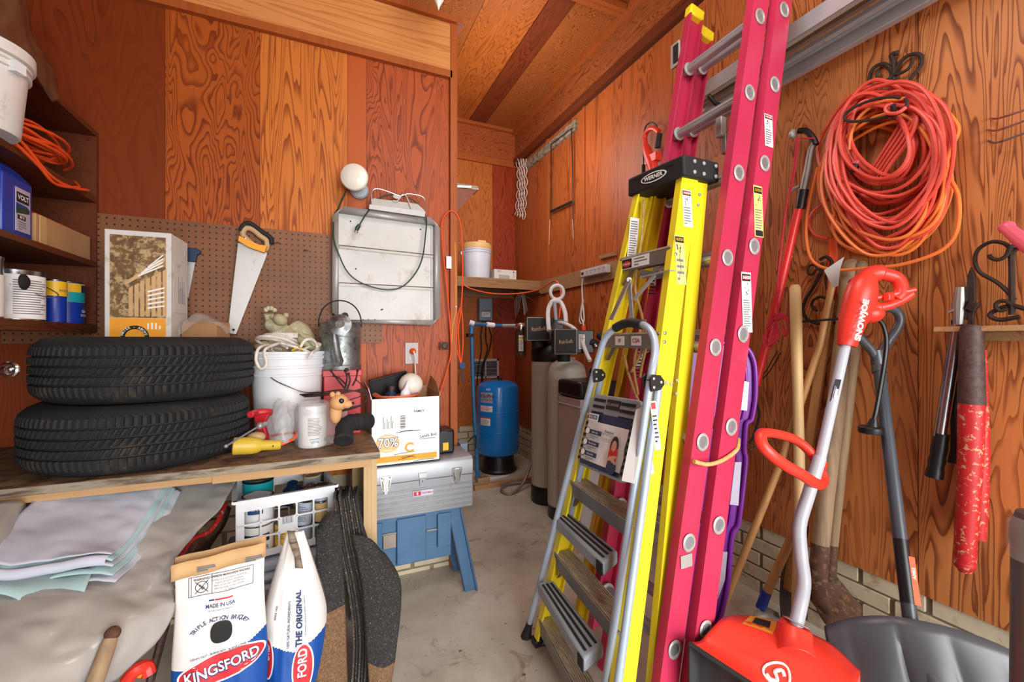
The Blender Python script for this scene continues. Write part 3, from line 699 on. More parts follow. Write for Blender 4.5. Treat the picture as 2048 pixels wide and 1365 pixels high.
b = MB(); b.tube(smooth([pD(584, 702, 1.86), pD(596, 696, 1.86), pD(606, 700, 1.87)], 4), .006, 'can_yellow', 6); tag(b.build('yellow_string'), 'short bit of yellow string among the white rope in the bucket', 'string')
# reclining stone figure above the bucket
def S(px, py, d=2.02): return pD(px, py, d)
q = thing('garden_statue', 'pale stone garden figure of a reclining animal with raised paw behind the roped bucket', 'statue', S(570, 705))
b = MB()
b.tube(smooth([S(560, 712), S(562, 690), S(563, 668), S(565, 650)], 5), [.062, .068, .07, .07, .068, .066, .064, .062, .06, .058, .056, .054, .052, .05, .046, .04][:16], 'stone', 16)
b.tube(smooth([S(585, 655, 2.05), S(602, 672, 2.05), S(618, 688, 2.05)], 5), [.045, .05, .053, .055, .055, .054, .053, .05, .048, .045, .04], 'stone', 14)
b.ball(S(552, 650, 1.99), (.048, .04, .038), 'stone'); b.ball(S(560, 640, 1.96), (.032, .03, .026), 'stone', Ry(.5))
b.tube(smooth([S(548, 660, 2.0), S(541, 642, 1.99), S(538, 628, 1.98)], 5), [.026, .025, .024, .023, .022, .021, .02, .02, .021, .022, .022], 'stone', 12)
for x, y in ((532, 620), (537, 617), (543, 617), (549, 621)): b.ball(S(x, y, 1.975), .011, 'stone', None, 10, 8)
b.tube(smooth([S(575, 668, 2.0), S(596, 684, 1.99), S(615, 690, 1.98), S(636, 696, 1.97)], 5), [.03]*8+[.028]*4+[.022]*4, 'stone', 12)
b.ball(S(526, 693, 1.95), (.036, .03, .024), 'stone'); b.ball(S(612, 682, 1.96), (.04, .034, .03), 'stone', Ry(.4)); b.ball(S(634, 690, 1.96), (.02, .02, .013), 'stone')
for k in range(7): b.ball(S(604+k*3.5, 671+k*2.6, 1.93), (.006, .006, .018), 'stone', Ry(-.5), 8, 6)
b.ball(S(545, 634, 1.95), .010, 'stone', None, 10, 8); b.ball(S(572, 631, 1.96), .012, 'stone', None, 10, 8); b.build('body', q, sub=0)
b = MB(); b.box((0, 0, 0), (.1, .012, .022), 'dirty_white', frame(S(571, 671, 1.925), (1, -.15, 0), (0, 1, 0))); b.bars(.06, .008, 1, 'ink_grey', frame(S(570, 671, 1.915), (1, -.15, 0), (0, 0, 1)), 1, .003); b.build('plaque', q)
# watering can on a red metal box
cx, cy = .083, 2.20
q = thing('metal_box', 'dull red metal box standing on the bench under the watering can', 'box', (cx, cy, BZ))
b = MB(); b.bb((cx-.078, cy-.085, BZ), (cx+.082, cy+.085, BZ+.293), 'red_paint'); b.build('body', q, bevel=.004)
b = MB(); b.bb((cx-.082, cy-.089, BZ+.268), (cx+.086, cy+.089, BZ+.297), 'red_paint'); b.build('lid', q, bevel=.003)
M = T(V((cx-.005, cy, BZ+.297)))
q = thing('watering_can', 'galvanized metal watering can with a round rose on top of the red metal box', 'watering can', M)
b = MB(); r = .092; b.lathe([(r*1.02, 0), (r*1.03, .004), (r*1.03, .018), (r, .022), (r, .150), (r*1.015, .154), (r, .158), (r, .176), (r*1.015, .180), (r, .184), (r*.99, .212), (r*1.03, .216), (r*1.03, .222), (r*.97, .222), (r*.95, .20), (0, .19)], 'galv', M, 44); b.build('body', q)
b = MB(); sp = [M @ V((-.012, -r-.012, .045)), M @ V((-.022, -r-.03, .09)), M @ V((-.030, -r-.045, .15)), M @ V((-.035, -r-.06, .205))]; b.tube(smooth(sp, 5), [.021, .021, .020, .020, .0195, .019, .0185, .018, .018, .017, .016, .015, .014, .014, .013, .013], 'galv', 14)
b.tube([sp[0]+V((0, .014, -.004)), sp[0]+V((-.0, -.002, -.01))], [.024, .021], 'galv', 12); b.build('spout', q)
b = MB(); rc = pD(680, 650, 1.80); rm = upframe(rc, V((-.15, -1, .38))); b.lathe([(.014, -.035), (.028, -.012), (.046, 0), (.047, .004), (.043, .006), (.02, .008), (.018, .0095), (0, .009)], 'galv', rm, 32); b.build('rose', q)
b = MB(); pts = [M @ V((r*1.03*math.cos(a), -.01, .20+.125*math.sin(a)**.8 if math.sin(a) > 0 else .20)) for a in [math.pi*k/16 for k in range(17)]]; b.tube(pts, .0032, 'black_matt', 8); b.build('bail_handle', q)
# wire clutter in front of the red box
q = thing('plier_set', 'rusty long nosed pliers and clips in a loose wire coil before the red box', 'pliers', pD(690, 790, 1.85))
b = MB()
for pr in (((662, 742), (672, 756), (690, 778)), ((690, 742), (694, 756), (690, 778)), ((697, 748), (700, 762), (694, 780)), ((668, 752), (680, 758), (694, 772)), ((715, 742), (712, 758), (705, 772))):
    b.tube(smooth([pD(x, y, 1.86) for x, y in pr], 4), .0035, 'rusty_iron', 6); b.ball(pD(pr[0][0], pr[0][1], 1.86), .006, 'rusty_iron', None, 8, 6)
b.ball(pD(693, 740, 1.86), .009, 'rusty_iron', None, 10, 6); b.build('clips', q)
b = MB()
for k in range(3): b.tube(smooth([pD(600+k*4, 790+k*2, 1.78), pD(640, 786+k*3, 1.76), pD(690, 780+k*3, 1.76), pD(730, 790-k*5, 1.8), pD(728, 808, 1.78), pD(690, 818+k*2, 1.72), pD(668, 826, 1.7)], 6), .0028, 'rusty_iron', 6)
b.tube(smooth([pD(712, 760, 1.85), pD(728, 776, 1.82), pD(722, 792, 1.78), pD(700, 800, 1.75)], 6), .0022, 'rusty_iron', 6); b.build('wire', q)
# squirrel like head
q = thing('animal_figurine', 'tan furry animal head figurine with dark eyes peeking above the plastic bag', 'figurine', pD(680, 805, 1.68))
b = MB(); hc = pD(678, 805, 1.68); b.ball(hc, (.036, .03, .032), 'tan_fur'); b.ball(hc+V((.028, -.012, -.008)), (.022, .018, .016), 'tan_fur'); b.ball(hc+V((-.012, .012, -.040)), (.024, .022, .045), 'tan_fur')
for dx in (-.024, -.004): b.ball(hc+V((dx, -.006, .032)), (.010, .006, .011), 'tan_fur', None, 12, 8)
b.build('head', q)
b = MB(); b.ball(hc+V((.008, -.028, .008)), (.010, .006, .010), 'black_plastic', None, 12, 8); b.build('eye', q)
b = MB(); b.ball(hc+V((.05, -.018, -.004)), (.006, .006, .005), 'rusty_iron', None, 10, 6); b.build('nose', q)
# elbow of black foam pipe
q = thing('foam_elbow', 'black bent foam pipe elbow lying at the bench end beside the white carton', 'pipe', pD(705, 880, 1.72))
b = MB(); pts = smooth([pD(688, 876, 1.66), pD(690, 856, 1.70), pD(702, 846, 1.74), pD(722, 844, 1.78), pD(736, 843, 1.82)], 5); pts = [p for p in pts]
b.tube(pts, [.034+.002*math.sin(i*2) for i in range(len(pts))], 'rubber', 16); b.build('body', q)
b = MB(); ax = (pts[0]-pts[1]).normalized(); b.lathe([(.035, -.002), (.037, .012), (.03, .016), (.012, .014), (0, .013)], 'rubber', upframe(pts[0], ax), 20); b.build('open_end', q)
# white jar in a clear bag
jp = pZ(624, 897, BZ); M = T(V((jp.x, jp.y+.045, BZ)))
q = thing('supplement_jar', 'white round jar with a printed label standing inside the clear bag', 'jar', M)
b = MB(); b.lathe([(.050, 0), (.053, .004), (.053, .135), (.050, .14)], 'white_plastic', M, 40); b.build('body', q)
b = MB(); b.lathe([(.054, .137), (.0555, .14), (.0555, .163), (.052, .168), (0, .168)], 'white_plastic', M, 48); b.build('lid', q)
b = MB(); aa = -1.15; curved_patch(b, 'white_paper', M, .0532, aa-1.1, aa+1.2, .012, .13); curved_bars(b, 'ink_grey', M, .0535, aa-.7, aa+.35, .05, .122, 12, seed=4); curved_patch(b, 'teal', M, .0535, aa-.6, aa+.1, .035, .038)
for k in range(9): curved_patch(b, 'ink', M, .0535, aa+.55+k*.04, aa+.55+k*.04+(.02 if k % 2 else .012), .018, .035)
curved_text(b, 'VITAL', .012, 'teal', M, .0538, aa-.2, .024); b.build('label', q)
b = MB()
ring = []
for (h, r_) in ((.002, .062), (.05, .066), (.10, .068), (.15, .066), (.178, .058), (.188, .03)):
    row = []
    for j in range(29):
        a = 2*math.pi*j/28; rr_ = r_*(1+.10*noise.noise(V((math.cos(a)*2.2, math.sin(a)*2.2, h*18)))); e_ = max(0, math.cos(a+.1))**6*.07*(1 if .03 < h < .16 else .2)
        row.append(M @ V(((rr_+e_)*math.cos(a), (rr_*.86)*math.sin(a), h)))
    ring.append(row)
b.grid(ring, 'film_light'); tag(b.build('clear_bag'), 'clear crinkled plastic bag pulled around the white jar on the bench', 'bag')
# white netting / glove shape
b = MB(); gl = [[pD(x, y, d) for x, y, d in r] for r in ([(545, 800, 1.72), (556, 796, 1.73), (568, 800, 1.72), (580, 802, 1.74)], [(534, 826, 1.70), (552, 826, 1.66), (572, 824, 1.66), (586, 828, 1.72)], [(538, 856, 1.66), (556, 858, 1.61), (572, 858, 1.62), (588, 858, 1.68)], [(542, 882, 1.64), (558, 888, 1.60), (574, 886, 1.60), (590, 880, 1.66)])]
b.grid(sheet(gl, 7, .010, 45, 2), 'clear_jar'); tag(b.build('plastic_wrap'), 'crumpled milky plastic wrap behind the yellow drill on the bench', 'wrap')
# red tool
q = thing('clamp', 'red metal clamp with a grey turning handle behind the yellow drill', 'clamp', pD(520, 870, 1.66))
b = MB(); b.tube(smooth([pD(500, 830, 1.62), pD(512, 826, 1.66), pD(530, 824, 1.68), pD(543, 826, 1.70)], 4), .014, 'red_paint', 8); b.quadprism([pD(x, y, 1.66) for x, y in ((506, 832), (538, 828), (526, 850), (537, 884), (514, 884), (512, 848))], .02, 'red_paint'); b.build('frame', q, bevel=.003)
b = MB(); b.ball(pD(520, 852, 1.6), .013, 'gunmetal'); b.rod(pD(452, 893, 1.48), pD(516, 854, 1.6), .0035, 'gunmetal', 8); b.ball(pD(452, 893, 1.48), .007, 'gunmetal', None, 10, 8); b.rod(pD(520, 852, 1.6), pD(532, 848, 1.62), .009, 'gunmetal', 10); b.build('turning_handle', q)
# drill
q = thing('power_drill', 'mustard yellow power drill lying on the front edge of the workbench', 'drill', pD(510, 900, 1.55))
a, e = pD(466, 893, 1.53), pD(562, 890, 1.60); ax = e-a
def dl(t): return a+ax*t
b = MB(); b.tube([dl(0), dl(.02), dl(.38), dl(.52), dl(.60), dl(.97), dl(1.0)], [.028, .031, .031, .027, .019, .018, .015], 'drill_yellow', 20, flat=.92); b.build('body', q)
b = MB(); b.ball(pD(512, 876, 1.6), (.032, .03, .022), 'drill_tan'); b.build('gear_cover', q)
b = MB()
for k in range(5):
    zz = .016-.008*k; b.box((0, 0, zz), (.045, .003, .003), 'black_matt', frame(dl(.22)+V((0, 0, 0))-FW*(.0275-abs(zz)*.35), ax, V((0, 1, 0))))
b.box((0, 0, 0), (.008, .003, .012), 'black_matt', frame(dl(.60)-FW*.0185, ax, V((0, 1, 0)))); b.ball(dl(.88)-FW*.016, .004, 'black_matt', None, 8, 6); b.build('vents', q)
b = MB(); b.tube(smooth([dl(1.0), pD(580, 882, 1.62), pD(592, 872, 1.66), pD(590, 866, 1.70), pD(570, 868, 1.72), pD(545, 872, 1.72), pD(525, 878, 1.70)], 6), .0052, 'cord_hot', 8); b.build('power_cord', q)
# chrome latch at the picture's edge
q = thing('chrome_latch', 'shiny chrome latch with an eye at the left beside the upper tire', 'latch', pD(18, 740, 1.12))
b = MB(); b.tube([pD(-8, 738, 1.12), pD(14, 740, 1.12)], .011, 'chrome', 14, flat=.6); b.build('arm', q)
b = MB(); b.tube(smooth([pD(18+16*math.cos(a), 740+12*math.sin(a), 1.12) for a in [k*math.pi/5 for k in range(10)]], 3, True), .006, 'chrome', 8, True); b.ball(pD(22, 739, 1.12), .008, 'chrome'); b.build('eye', q)
# ------------------------------------------------------------------ round lamp and metal tray on the partition
lp = pY(709, 355, YA-.11)
q = thing('flood_lamp', 'round frosted floodlight bulb in a grey holder on the wall above the metal tray', 'lamp', lp)
am = upframe(lp, V((-.28, -1, -.05)))
b = MB(); b.lathe([(.018, -.08), (.026, -.06), (.048, -.03), (.064, -.006), (.068, .004), (.064, .014), (.045, .026), (.02, .031), (0, .032)], 'lamp_glass', am, 36); b.build('bulb', q)
bp = pY(718, 382, YA-.001)
b = MB(); b.lathe([(.048, 0), (.048, .022), (.040, .03), (.0, .032)], 'grey_tread', upframe(bp, (0, -1, 0)), 28); b.tube([bp+V((0, -.03, 0)), lp-am.col[2].to_3d()*.055], [.02, .024], 'grey_tread', 14); b.build('holder', q)
b = MB(); b.tube(smooth([pY(x, y, YA-yy) for x, y, yy in ((694, 378, .04), (686, 396, .02), (678, 414, .012), (669, 432, .03), (667, 450, .06), (668, 480, .07), (676, 505, .07), (692, 540, .07), (712, 560, .07), (740, 573, .07), (776, 580, .07), (806, 573, .07), (832, 545, .07), (845, 515, .07), (850, 480, .07), (853, 440, .07), (845, 420, .055), (828, 402, .04), (805, 392, .035), (778, 390, .035), (757, 398, .04), (742, 415, .05), (730, 432, .075), (719, 450, .08))], 5), .0036, 'cord_green', 8); b.build('power_cord', q)
b = MB(); pp = pY(719, 450, YA-.08); b.tube([pp, pY(715, 456, YA-.08), pY(713, 460, YA-.08)], [.008, .011, .009], 'cord_green', 10); b.rod(pY(711, 459, YA-.082), pY(709, 465, YA-.082), .0015, 'black_matt', 6); b.rod(pY(716, 461, YA-.082), pY(714, 467, YA-.082), .0015, 'black_matt', 6); b.build('plug', q)
q = thing('metal_tray', 'shallow silver sheet metal tray with clipped corners hung on the wall', 'tray', pY(770, 650, YA-.02))
P = [pY(x, y, YA-.055) for x, y in ((688, 413), (862, 435), (880, 456), (880, 633), (864, 651), (690, 645), (664, 625), (665, 431))]
inn = [pY(x, y, YA-.055) for x, y in ((678, 423), (870, 449), (870, 450), (870, 641), (869, 641), (677, 641), (676, 640), (677, 424))]
b = MB()
pts = [(pY(x, y, YA-.055)) for x, y in ((677, 423), (870, 449), (870, 641), (677, 640))]
back = [V((p.x, YA-.019, p.z)) for p in pts]
c_ = (pts[0]+pts[2])/2
b.quadprism([back[0], back[1], back[2], back[3]], .002, 'alu_bright')
for i in range(4):
    j = (i+1) % 4; b.add([pts[i], pts[j], back[j], back[i]], [(0, 1, 2, 3), (3, 2, 1, 0)][:1], 'alu_bright')
b.build('pan', q, solid=.0012)
b = MB()
for i in range(8):
    j = (i+1) % 8; b.add([P[i], P[j], inn[j], inn[i]], [(0, 1, 2, 3)], 'alu_bright')
b.build('flange', q, solid=.002)
b = MB()
for (l, r_) in (((678, 494), (869, 514)), ((678, 569), (869, 579))):
    A, B = pY(*l, YA-.024), pY(*r_, YA-.024); b.beam(A, B, .006, .014, 'alu_dull', (0, 1, 0)); b.beam(A+V((0, -.004, .008)), B+V((0, -.004, .008)), .002, .004, 'rust', (0, 1, 0))
A, B = pY(863, 455, YA-.02), pY(863, 640, YA-.02); b.beam(A, B, .006, .012, 'alu_bright', (1, 0, 0)); b.build('ribs', q)
b = MB(); rr = random.Random(2)
for x, y in ((701, 443), (712, 538), (841, 459), (711, 570), (763, 620), (765, 619), (726, 640), (737, 640), (750, 640), (690, 494)): b.lathe([(.0038, 0), (.0038, .0015), (0, .0015)], 'black_matt', upframe(pY(x, y, YA-.022), (0, -1, 0)), 10)
b.lathe([(.017, 0), (.017, .001), (0, .001)], 'black_matt', upframe(pY(690, 632, YA-.022), (0, -1, 0)), 16); b.build('holes', q)
q = thing('wire_bracket', 'dusty metal strip with a bent wire hanger clipped above the metal tray', 'bracket', pY(795, 420, YA-.06))
b = MB(); b.quadprism([pY(x, y, YA-.062) for x, y in ((741, 400), (748, 397), (835, 408), (851, 423), (851, 433), (741, 414))], .012, 'alu_dull'); b.quadprism([pY(x, y, YA-.076) for x, y in ((739, 409), (851, 423), (849, 434), (738, 418))], .003, 'alu_bright'); b.build('strip', q)
b = MB(); b.tube(smooth([pY(x, y, YA-.07) for x, y in ((743, 408), (743, 388), (748, 379), (758, 378), (778, 384), (800, 392), (815, 388), (838, 391), (849, 398), (851, 415), (850, 440))], 4), .0028, 'steel', 7); b.tube(smooth([pY(x, y, YA-.075) for x, y in ((786, 401), (795, 402), (802, 392), (806, 389), (812, 392), (818, 404), (823, 417))], 4), .0024, 'rope_white', 6); b.build('wire_hanger', q)
b = MB(); b.lathe([(.022, 0), (.022, .004), (0, .005)], 'alu_dull', upframe(pY(794, 394, YA-.066), (0, -1, 0)) @ Matrix.Diagonal((1, .55, 1, 1)), 18); b.build('washer', q)
# outlet
oc = pY(823, 707, YA); q = thing('wall_outlet', 'almond wall outlet with an orange plug on the plywood above the carton', 'outlet', oc)
b = MB(); b.box(oc+V((0, -.004, 0)), (.072, .008, .118), 'brine'); b.build('cover_plate', q, bevel=.002)
b = MB(); b.lathe([(.017, 0), (.018, .012), (.012, .03), (.007, .034)], 'cord_hot', upframe(oc+V((.004, -.008, .012)), (.1, -1, -.1)), 14); b.tube(smooth([oc+V((.004, -.04, .01)), oc+V((.012, -.05, -.02)), oc+V((.014, -.03, -.06)), oc+V((.02, -.02, -.13))], 5), .004, 'cord_white', 6); b.build('plug', q)
b = MB(); b.rod(oc+V((-.012, -.01, -.02)), oc+V((-.012, -.012, -.036)), .0045, 'white_plastic', 8); b.build('socket', q)
# orange cord hanging at the partition corner
b = MB(); hy = YA-.04
pl = lambda seq, off=.04: [pY(x, y, YA-off) for x, y in seq]
b.tube(smooth(pl(((880, 788), (893, 745), (902, 705), (900, 650), (895, 590), (888, 520), (883, 460), (888, 434), (901, 422), (914, 430), (922, 455), (925, 510), (925, 565), (922, 620), (917, 655), (918, 690), (921, 728)), .032), 6), .0042, 'cord_hot', 8)
b.tube(smooth(pl(((921, 728), (913, 690), (915, 640), (921, 615), (925, 640), (926, 690), (922, 728)), .028), 6), .0038, 'cord_hot', 8)
tag(b.build('cable_loop'), 'long loop of thin orange cord hanging from a nail on the partition corner', 'cord')
b = MB(); b.tube(pl(((910, 485), (912, 560), (912, 625), (905, 652), (903, 690)), .03), .0028, 'orange_print', 6); b.ball(pY(912, 614, YA-.035), .005, 'white_plastic'); tag(b.build('pull_string'), 'thin orange string hanging straight down inside the orange cord loop', 'string')
b = MB(); b.lathe([(.019, -.008), (.022, 0), (.019, .008), (0, .008)], 'ink_blue', upframe(pY(924, 732, YA-.03), (0, -1, 0)), 10); b.tube([pY(924, 744, YA-.03), pY(926, 765, YA-.03)], .004, 'ink_blue', 6); tag(b.build('blue_valve_wheel'), 'small blue round tag hanging at the bottom of the orange cord loop', 'tag')
b = MB(); b.box(pY(895, 527, YA)+V((0, -.031, 0)), (.030, .001, .070), 'white_paper'); tag(b.build('paper_note'), 'small white paper note stuck inside the orange cord loop', 'note')
b = MB(); p = pY(886, 692, YA)
b.box(p+V((0, -.0315, 0)), (.052, .003, .042), 'rust'); b.ball(p+V((.002, -.036, 0)), (.018, .006, .018), 'brown_leather'); tag(b.build('rusty_emblem'), 'small rusty metal emblem nailed low on the partition corner', 'emblem')
# lamp tip at the ceiling
q = thing('pendant_lamp', 'white tapered glass tip of a hanging lamp at the ceiling above the partition', 'lamp', pD(877, -30, 2.05))
M = T(pD(877, 21, 2.05)); b = MB(); b.lathe([(0, 0), (.008, .02), (.022, .045), (.045, .10), (.05, .17), (.03, .22), (0, .235)], 'lamp_glass', M, 24); b.build('shade', q)
b = MB(); b.lathe([(.004, .23), (.004, ZC-M.translation.z-.02), (.05, ZC-M.translation.z-.02), (.05, ZC-M.translation.z)], 'alu_dull', M, 14); b.build('rod', q)
b = MB(); p = pD(1266, -3, 2.6); b.lathe([(0, 0), (.012, .008), (.012, .02), (.004, .03), (.004, ZC-p.z)], 'white_plastic', T(p), 12); tag(b.build('ceiling_hook'), 'small white round hook hanging from the ceiling near the batten', 'hook')
# ------------------------------------------------------------------ white carton on the tool box
TZ, ty0 = .708, 2.108
M = T(V((.372, 2.245, TZ))); hx, hy2, hh = .165, .14, .318
q = thing('white_carton', 'open white cardboard carton printed 70% standing on the silver toolbox', 'box', M)
b = MB(); t_ = .004
b.bb((-hx, -hy2, 0), (hx, hy2, t_), 'white_paper', M); b.bb((-hx, -hy2, 0), (hx, -hy2+t_, hh), 'white_paper', M); b.bb((-hx, hy2-t_, 0), (hx, hy2, hh+.03), 'cardboard', M)
b.bb((-hx, -hy2, 0), (-hx+t_, hy2, hh+.01), 'white_paper', M); b.bb((hx-t_, -hy2, 0), (hx, hy2, hh+.02), 'cardboard', M); b.bb((hx-t_*.2, -hy2, 0), (hx, hy2, hh), 'white_paper', M); b.build('body', q)
b = MB(); A = [M @ V(p) for p in ((hx, -hy2, hh), (hx, hy2, hh+.02), (hx+.012, hy2-.02, hh+.085), (hx+.01, -.02, hh+.06))]; b.quadprism(A, .003, 'cardboard')
A = [M @ V(p) for p in ((-hx, -hy2, hh+.01), (-hx, hy2, hh+.01), (-hx-.012, hy2-.02, hh+.07), (-hx-.01, -hy2+.02, hh+.05))]; b.quadprism(A, .003, 'dirty_white'); b.build('flap', q)
LM = frame(M @ V((0, -hy2-.0005, 0)), (1, 0, 0), (0, 0, 1)); b = MB()
b.lathe([(0, .0004), (.052, .0004), (.052, .001), (0, .001)], 'peach_print', LM @ T((-.088, .105, 0)) @ Matrix.Diagonal((1.05, .84, 1, 1)), 40)
b.text('70%', .062, 'ink_blue', LM @ T((-.087, .106, .0006)) @ Rz(.03), .05, .92); b.text('70%', .062, 'white_paper', LM @ T((-.087, .106, .0012)) @ Rz(.03), .012, .92)
b.text('GREENER', .011, 'white_paper', LM @ T((-.088, .137, .001)), .02); b.text('CARTON', .010, 'white_paper', LM @ T((-.088, .072, .001)), .02)
b.text('C', .062, 'orange_print', LM @ T((.012, .075, .0008)), .03); b.bb((-.145, .015, 0), (.148, .043, .0008), 'orange_print', LM)
b.text("Land's End", .019, 'ink_blue', LM @ T((.105, .128, .0008)) @ Rz(.08), .01); b.prism([(.062, .112), (.14, .113), (.14, .115), (.062, .114)], .0004, .001, 'ink', LM)
b.text('FAMILY', .016, 'ink_blue', LM @ T((.06, .25, .0008)), .015)
for k in range(3): b.bars(.06, .014, 2, 'ink_grey', LM @ T((-.105+k*.018, .205, 0)) @ Rz(math.pi/2), k, .0006)
for k in range(14): b.box((-.018, .172+k*.0046, .0006), (.024, .0028 if k % 3 else .0012, .0005), 'ink', LM)
for k, (x0, y0, x1, y1) in enumerate(((-.05, .152, .065, .157), (-.03, .156, .03, .158), (-.06, .048, .04, .056), (-.04, .022, .03, .036), (-.03, .032, .045, .026), (-.02, .028, .04, .038), (.03, .007, .135, .012))):
    b.tube(smooth([LM @ V((x0, y0, .0012)), LM @ V(((x0+x1)/2, y0+.005, .0012)), LM @ V((x1, y1, .0012))], 4), .0011, 'ink' if k not in (3, 4, 5) else 'rust', 4)
b.build('front_print', q)
ct = M.translation
q = thing('plastic_bowl', 'orange plastic bowl sitting in the open top of the white carton', 'bowl', ct+V((-.02, 0, .25)))
b = MB(); M2 = T(ct+V((-.030, -.02, .262))); b.lathe([(.06, .0), (.085, .015), (.105, .05), (.116, .058), (.118, .066), (.112, .066), (.10, .052), (.075, .02), (0, .012)], 'terracotta', M2, 40); b.build('bowl', q)
b = MB(); b.box((0, 0, 0), (.03, .001, .016), 'white_paper', frame(ct+V((.028, -.135, .30)), (1, .1, 0), (0, 0, 1)) @ Rx(.3)); b.build('sticker', q)
bw = ct+V((-.03, -.02, .30))
b = MB(); b.ball(ct+V((.05, .02, .365)), (.063, .063, .060), 'lamp_glass', None, 28, 18); b.lathe([(.03, -.07), (.03, -.055)], 'brine', T(ct+V((.05, .02, .365))), 20); tag(b.build('glass_globe'), 'round yellowed glass lamp globe lying in the orange bowl', 'lamp globe')
q = thing('squeeze_bottle', 'white squeeze bottle with a pointed nozzle leaning against the glass globe', 'bottle', ct+V((.0, -.05, .29)))
tm = T(ct+V((.002, -.055, .285))) @ Ry(.18)
b = MB(); b.lathe([(.024, 0), (.026, .004), (.024, .05), (.014, .066)], 'white_plastic', tm, 20, 1, .7); b.build('body', q)
b = MB(); b.lathe([(.015, .066), (.012, .074), (.004, .098), (.002, .112)], 'white_plastic', tm, 14); b.build('nozzle', q)
q = thing('ink_bottle', 'small dark bottle with a grey cap in the orange bowl beside the black tray', 'bottle', ct+V((-.055, 0, .285)))
b = MB(); tm = T(ct+V((-.058, -.01, .285))) @ Ry(.1); b.lathe([(.027, 0), (.028, .04), (.014, .055), (.013, .06)], 'navy', tm, 20); b.build('body', q)
b = MB(); b.lathe([(.015, .058), (.015, .078), (.013, .08)], 'brown_leather', tm, 16); b.build('cap', q)
b = MB(); tm = frame(ct+V((-.055, .06, .36)), (1, .2, .22), (0, -.12, 1)); b.box((0, 0, 0), (.2, .115, .008), 'black_plastic', tm); b.box((0, .054, .012), (.2, .008, .024), 'black_plastic', tm); b.box((-.096, 0, .012), (.008, .115, .024), 'black_plastic', tm); b.box((.096, 0, .012), (.008, .115, .024), 'black_plastic', tm); tag(b.build('plastic_tray', bevel=.003), 'black plastic tray standing on edge in the back of the white carton', 'tray')
# ------------------------------------------------------------------ silver tool box on a blue step stool
x0, x1, y0, y1, z0 = .178, .708, 2.11, 2.345, .452
q = thing('toolbox', 'long grey ribbed metal toolbox with chrome latches under the white carton', 'toolbox', ((x0+x1)/2, (y0+y1)/2, z0))
b = MB(); b.bb((x0, y0, z0), (x1, y1, z0+.165), 'gunmetal')
for k in range(5): b.bb((x0-.001, y0-.0035, z0+.016+k*.026), (x1+.002, y0, z0+.023+k*.026), 'gunmetal')
b.build('body', q, bevel=.002)
b = MB(); n_ = 8; pf = [(y0-.002, z0+.167), (y0-.002, z0+.235), (y0+.004, z0+.247), (y0+.018, z0+.254), (y1, z0+.256), (y1, z0+.167)]
b.prism([(p[0], p[1]) for p in pf], x0-.001, x1+.002, 'gunmetal', Matrix(((0, 0, 1, 0), (1, 0, 0, 0), (0, 1, 0, 0), (0, 0, 0, 1)))); b.build('lid', q, bevel=.0015)
for lx in (.275, .624):
    LM = frame(V((lx, y0-.004, z0+.165)), (1, 0, 0), (0, 0, 1)); b = MB()
    b.prism([(-.024, .042), (-.028, .034), (-.022, .0), (-.012, -.03), (.012, -.03), (.022, .0), (.028, .034), (.024, .042)], 0, .003, 'chrome', LM)
    b.prism([(-.010, .036), (.010, .036), (.012, -.01), (.006, -.042), (-.006, -.042), (-.012, -.01)], .003, .009, 'chrome', LM)
    for sx in (-1, 1): b.ball(LM @ V((sx*.018, .034, .003)), .0035, 'chrome', None, 8, 6); b.tube([LM @ V((sx*.017, .02, .004)), LM @ V((sx*.012, -.02, .004))], .0014, 'black_matt', 5)
    b.build('latch', q)
b = MB(); LM = frame(V((.450, y0-.004, z0+.165)), (1, 0, 0), (0, 0, 1)); b.box((0, .026, .004), (.038, .022, .008), 'chrome', LM); b.prism([(-.014, .014), (.014, .014), (.014, -.025), (.008, -.033), (-.008, -.033), (-.014, -.025)], 0, .003, 'gunmetal', LM); b.box((0, -.005, .0035), (.003, .010, .002), 'black_matt', LM); b.build('hasp', q)
b = MB(); LM = frame(V((.452, y0-.004, z0+.103)), (1, 0, 0), (0, 0, 1)); b.box((0, 0, .001), (.098, .028, .002), 'silver_label', LM); b.box((-.028, 0, .0022), (.034, .020, .001), 'paper_red', LM); b.text('E', .018, 'white_paper', LM @ T((-.028, 0, .0026)), .03); b.text('CRAFTSMAN', .011, 'paper_red', LM @ T((.019, 0, .0022)), .02, .85); b.build('badge', q)
# blue stool
q = thing('step_stool', 'worn blue plastic two-piece step stool carrying the grey toolbox', 'step stool', ((.46), 2.2, 0))
sx0, sx1 = .190, .655
yf, yb = 2.125, 2.40
b = MB(); b.bb((sx0, yf+.01, .425), (sx1, yb, .450), 'blue_stool'); b.bb((sx0+.01, yf+.012, .4505), (sx1-.03, yf+.07, .4515), 'alu_dull')
for k in range(12): b.bb((sx0+.012+k*.037, yf+.0135, .4505), (sx0+.012+k*.037+.030, yf+.066, .4518), 'grey_tread')
b.build('top', q, bevel=.004)
b = MB()   # front board with raised fields
b.bb((sx0+.01, yf+.02, .20), (sx1-.05, yf+.035, .43), 'blue_stool')
for a0_, a1_, zz0, zz1 in ((.195, .262, .215, .43), (.330, .472, .212, .435), (.53, .60, .26, .43)): b.bb((a0_, yf, zz0), (a1_, yf+.03, zz1), 'blue_stool')
b.build('front_board', q, bevel=.004)
b = MB(); b.bb((.266, yf+.005, .30), (.327, yf+.02, .365), 'tool_top'); b.bb((.262, yf+.01, .362), (.335, yf+.018, .372), 'alu_dull'); b.bb((.475, yf+.01, .345), (.53, yf+.018, .355), 'alu_dull'); b.build('hinge_plate', q, bevel=.002)
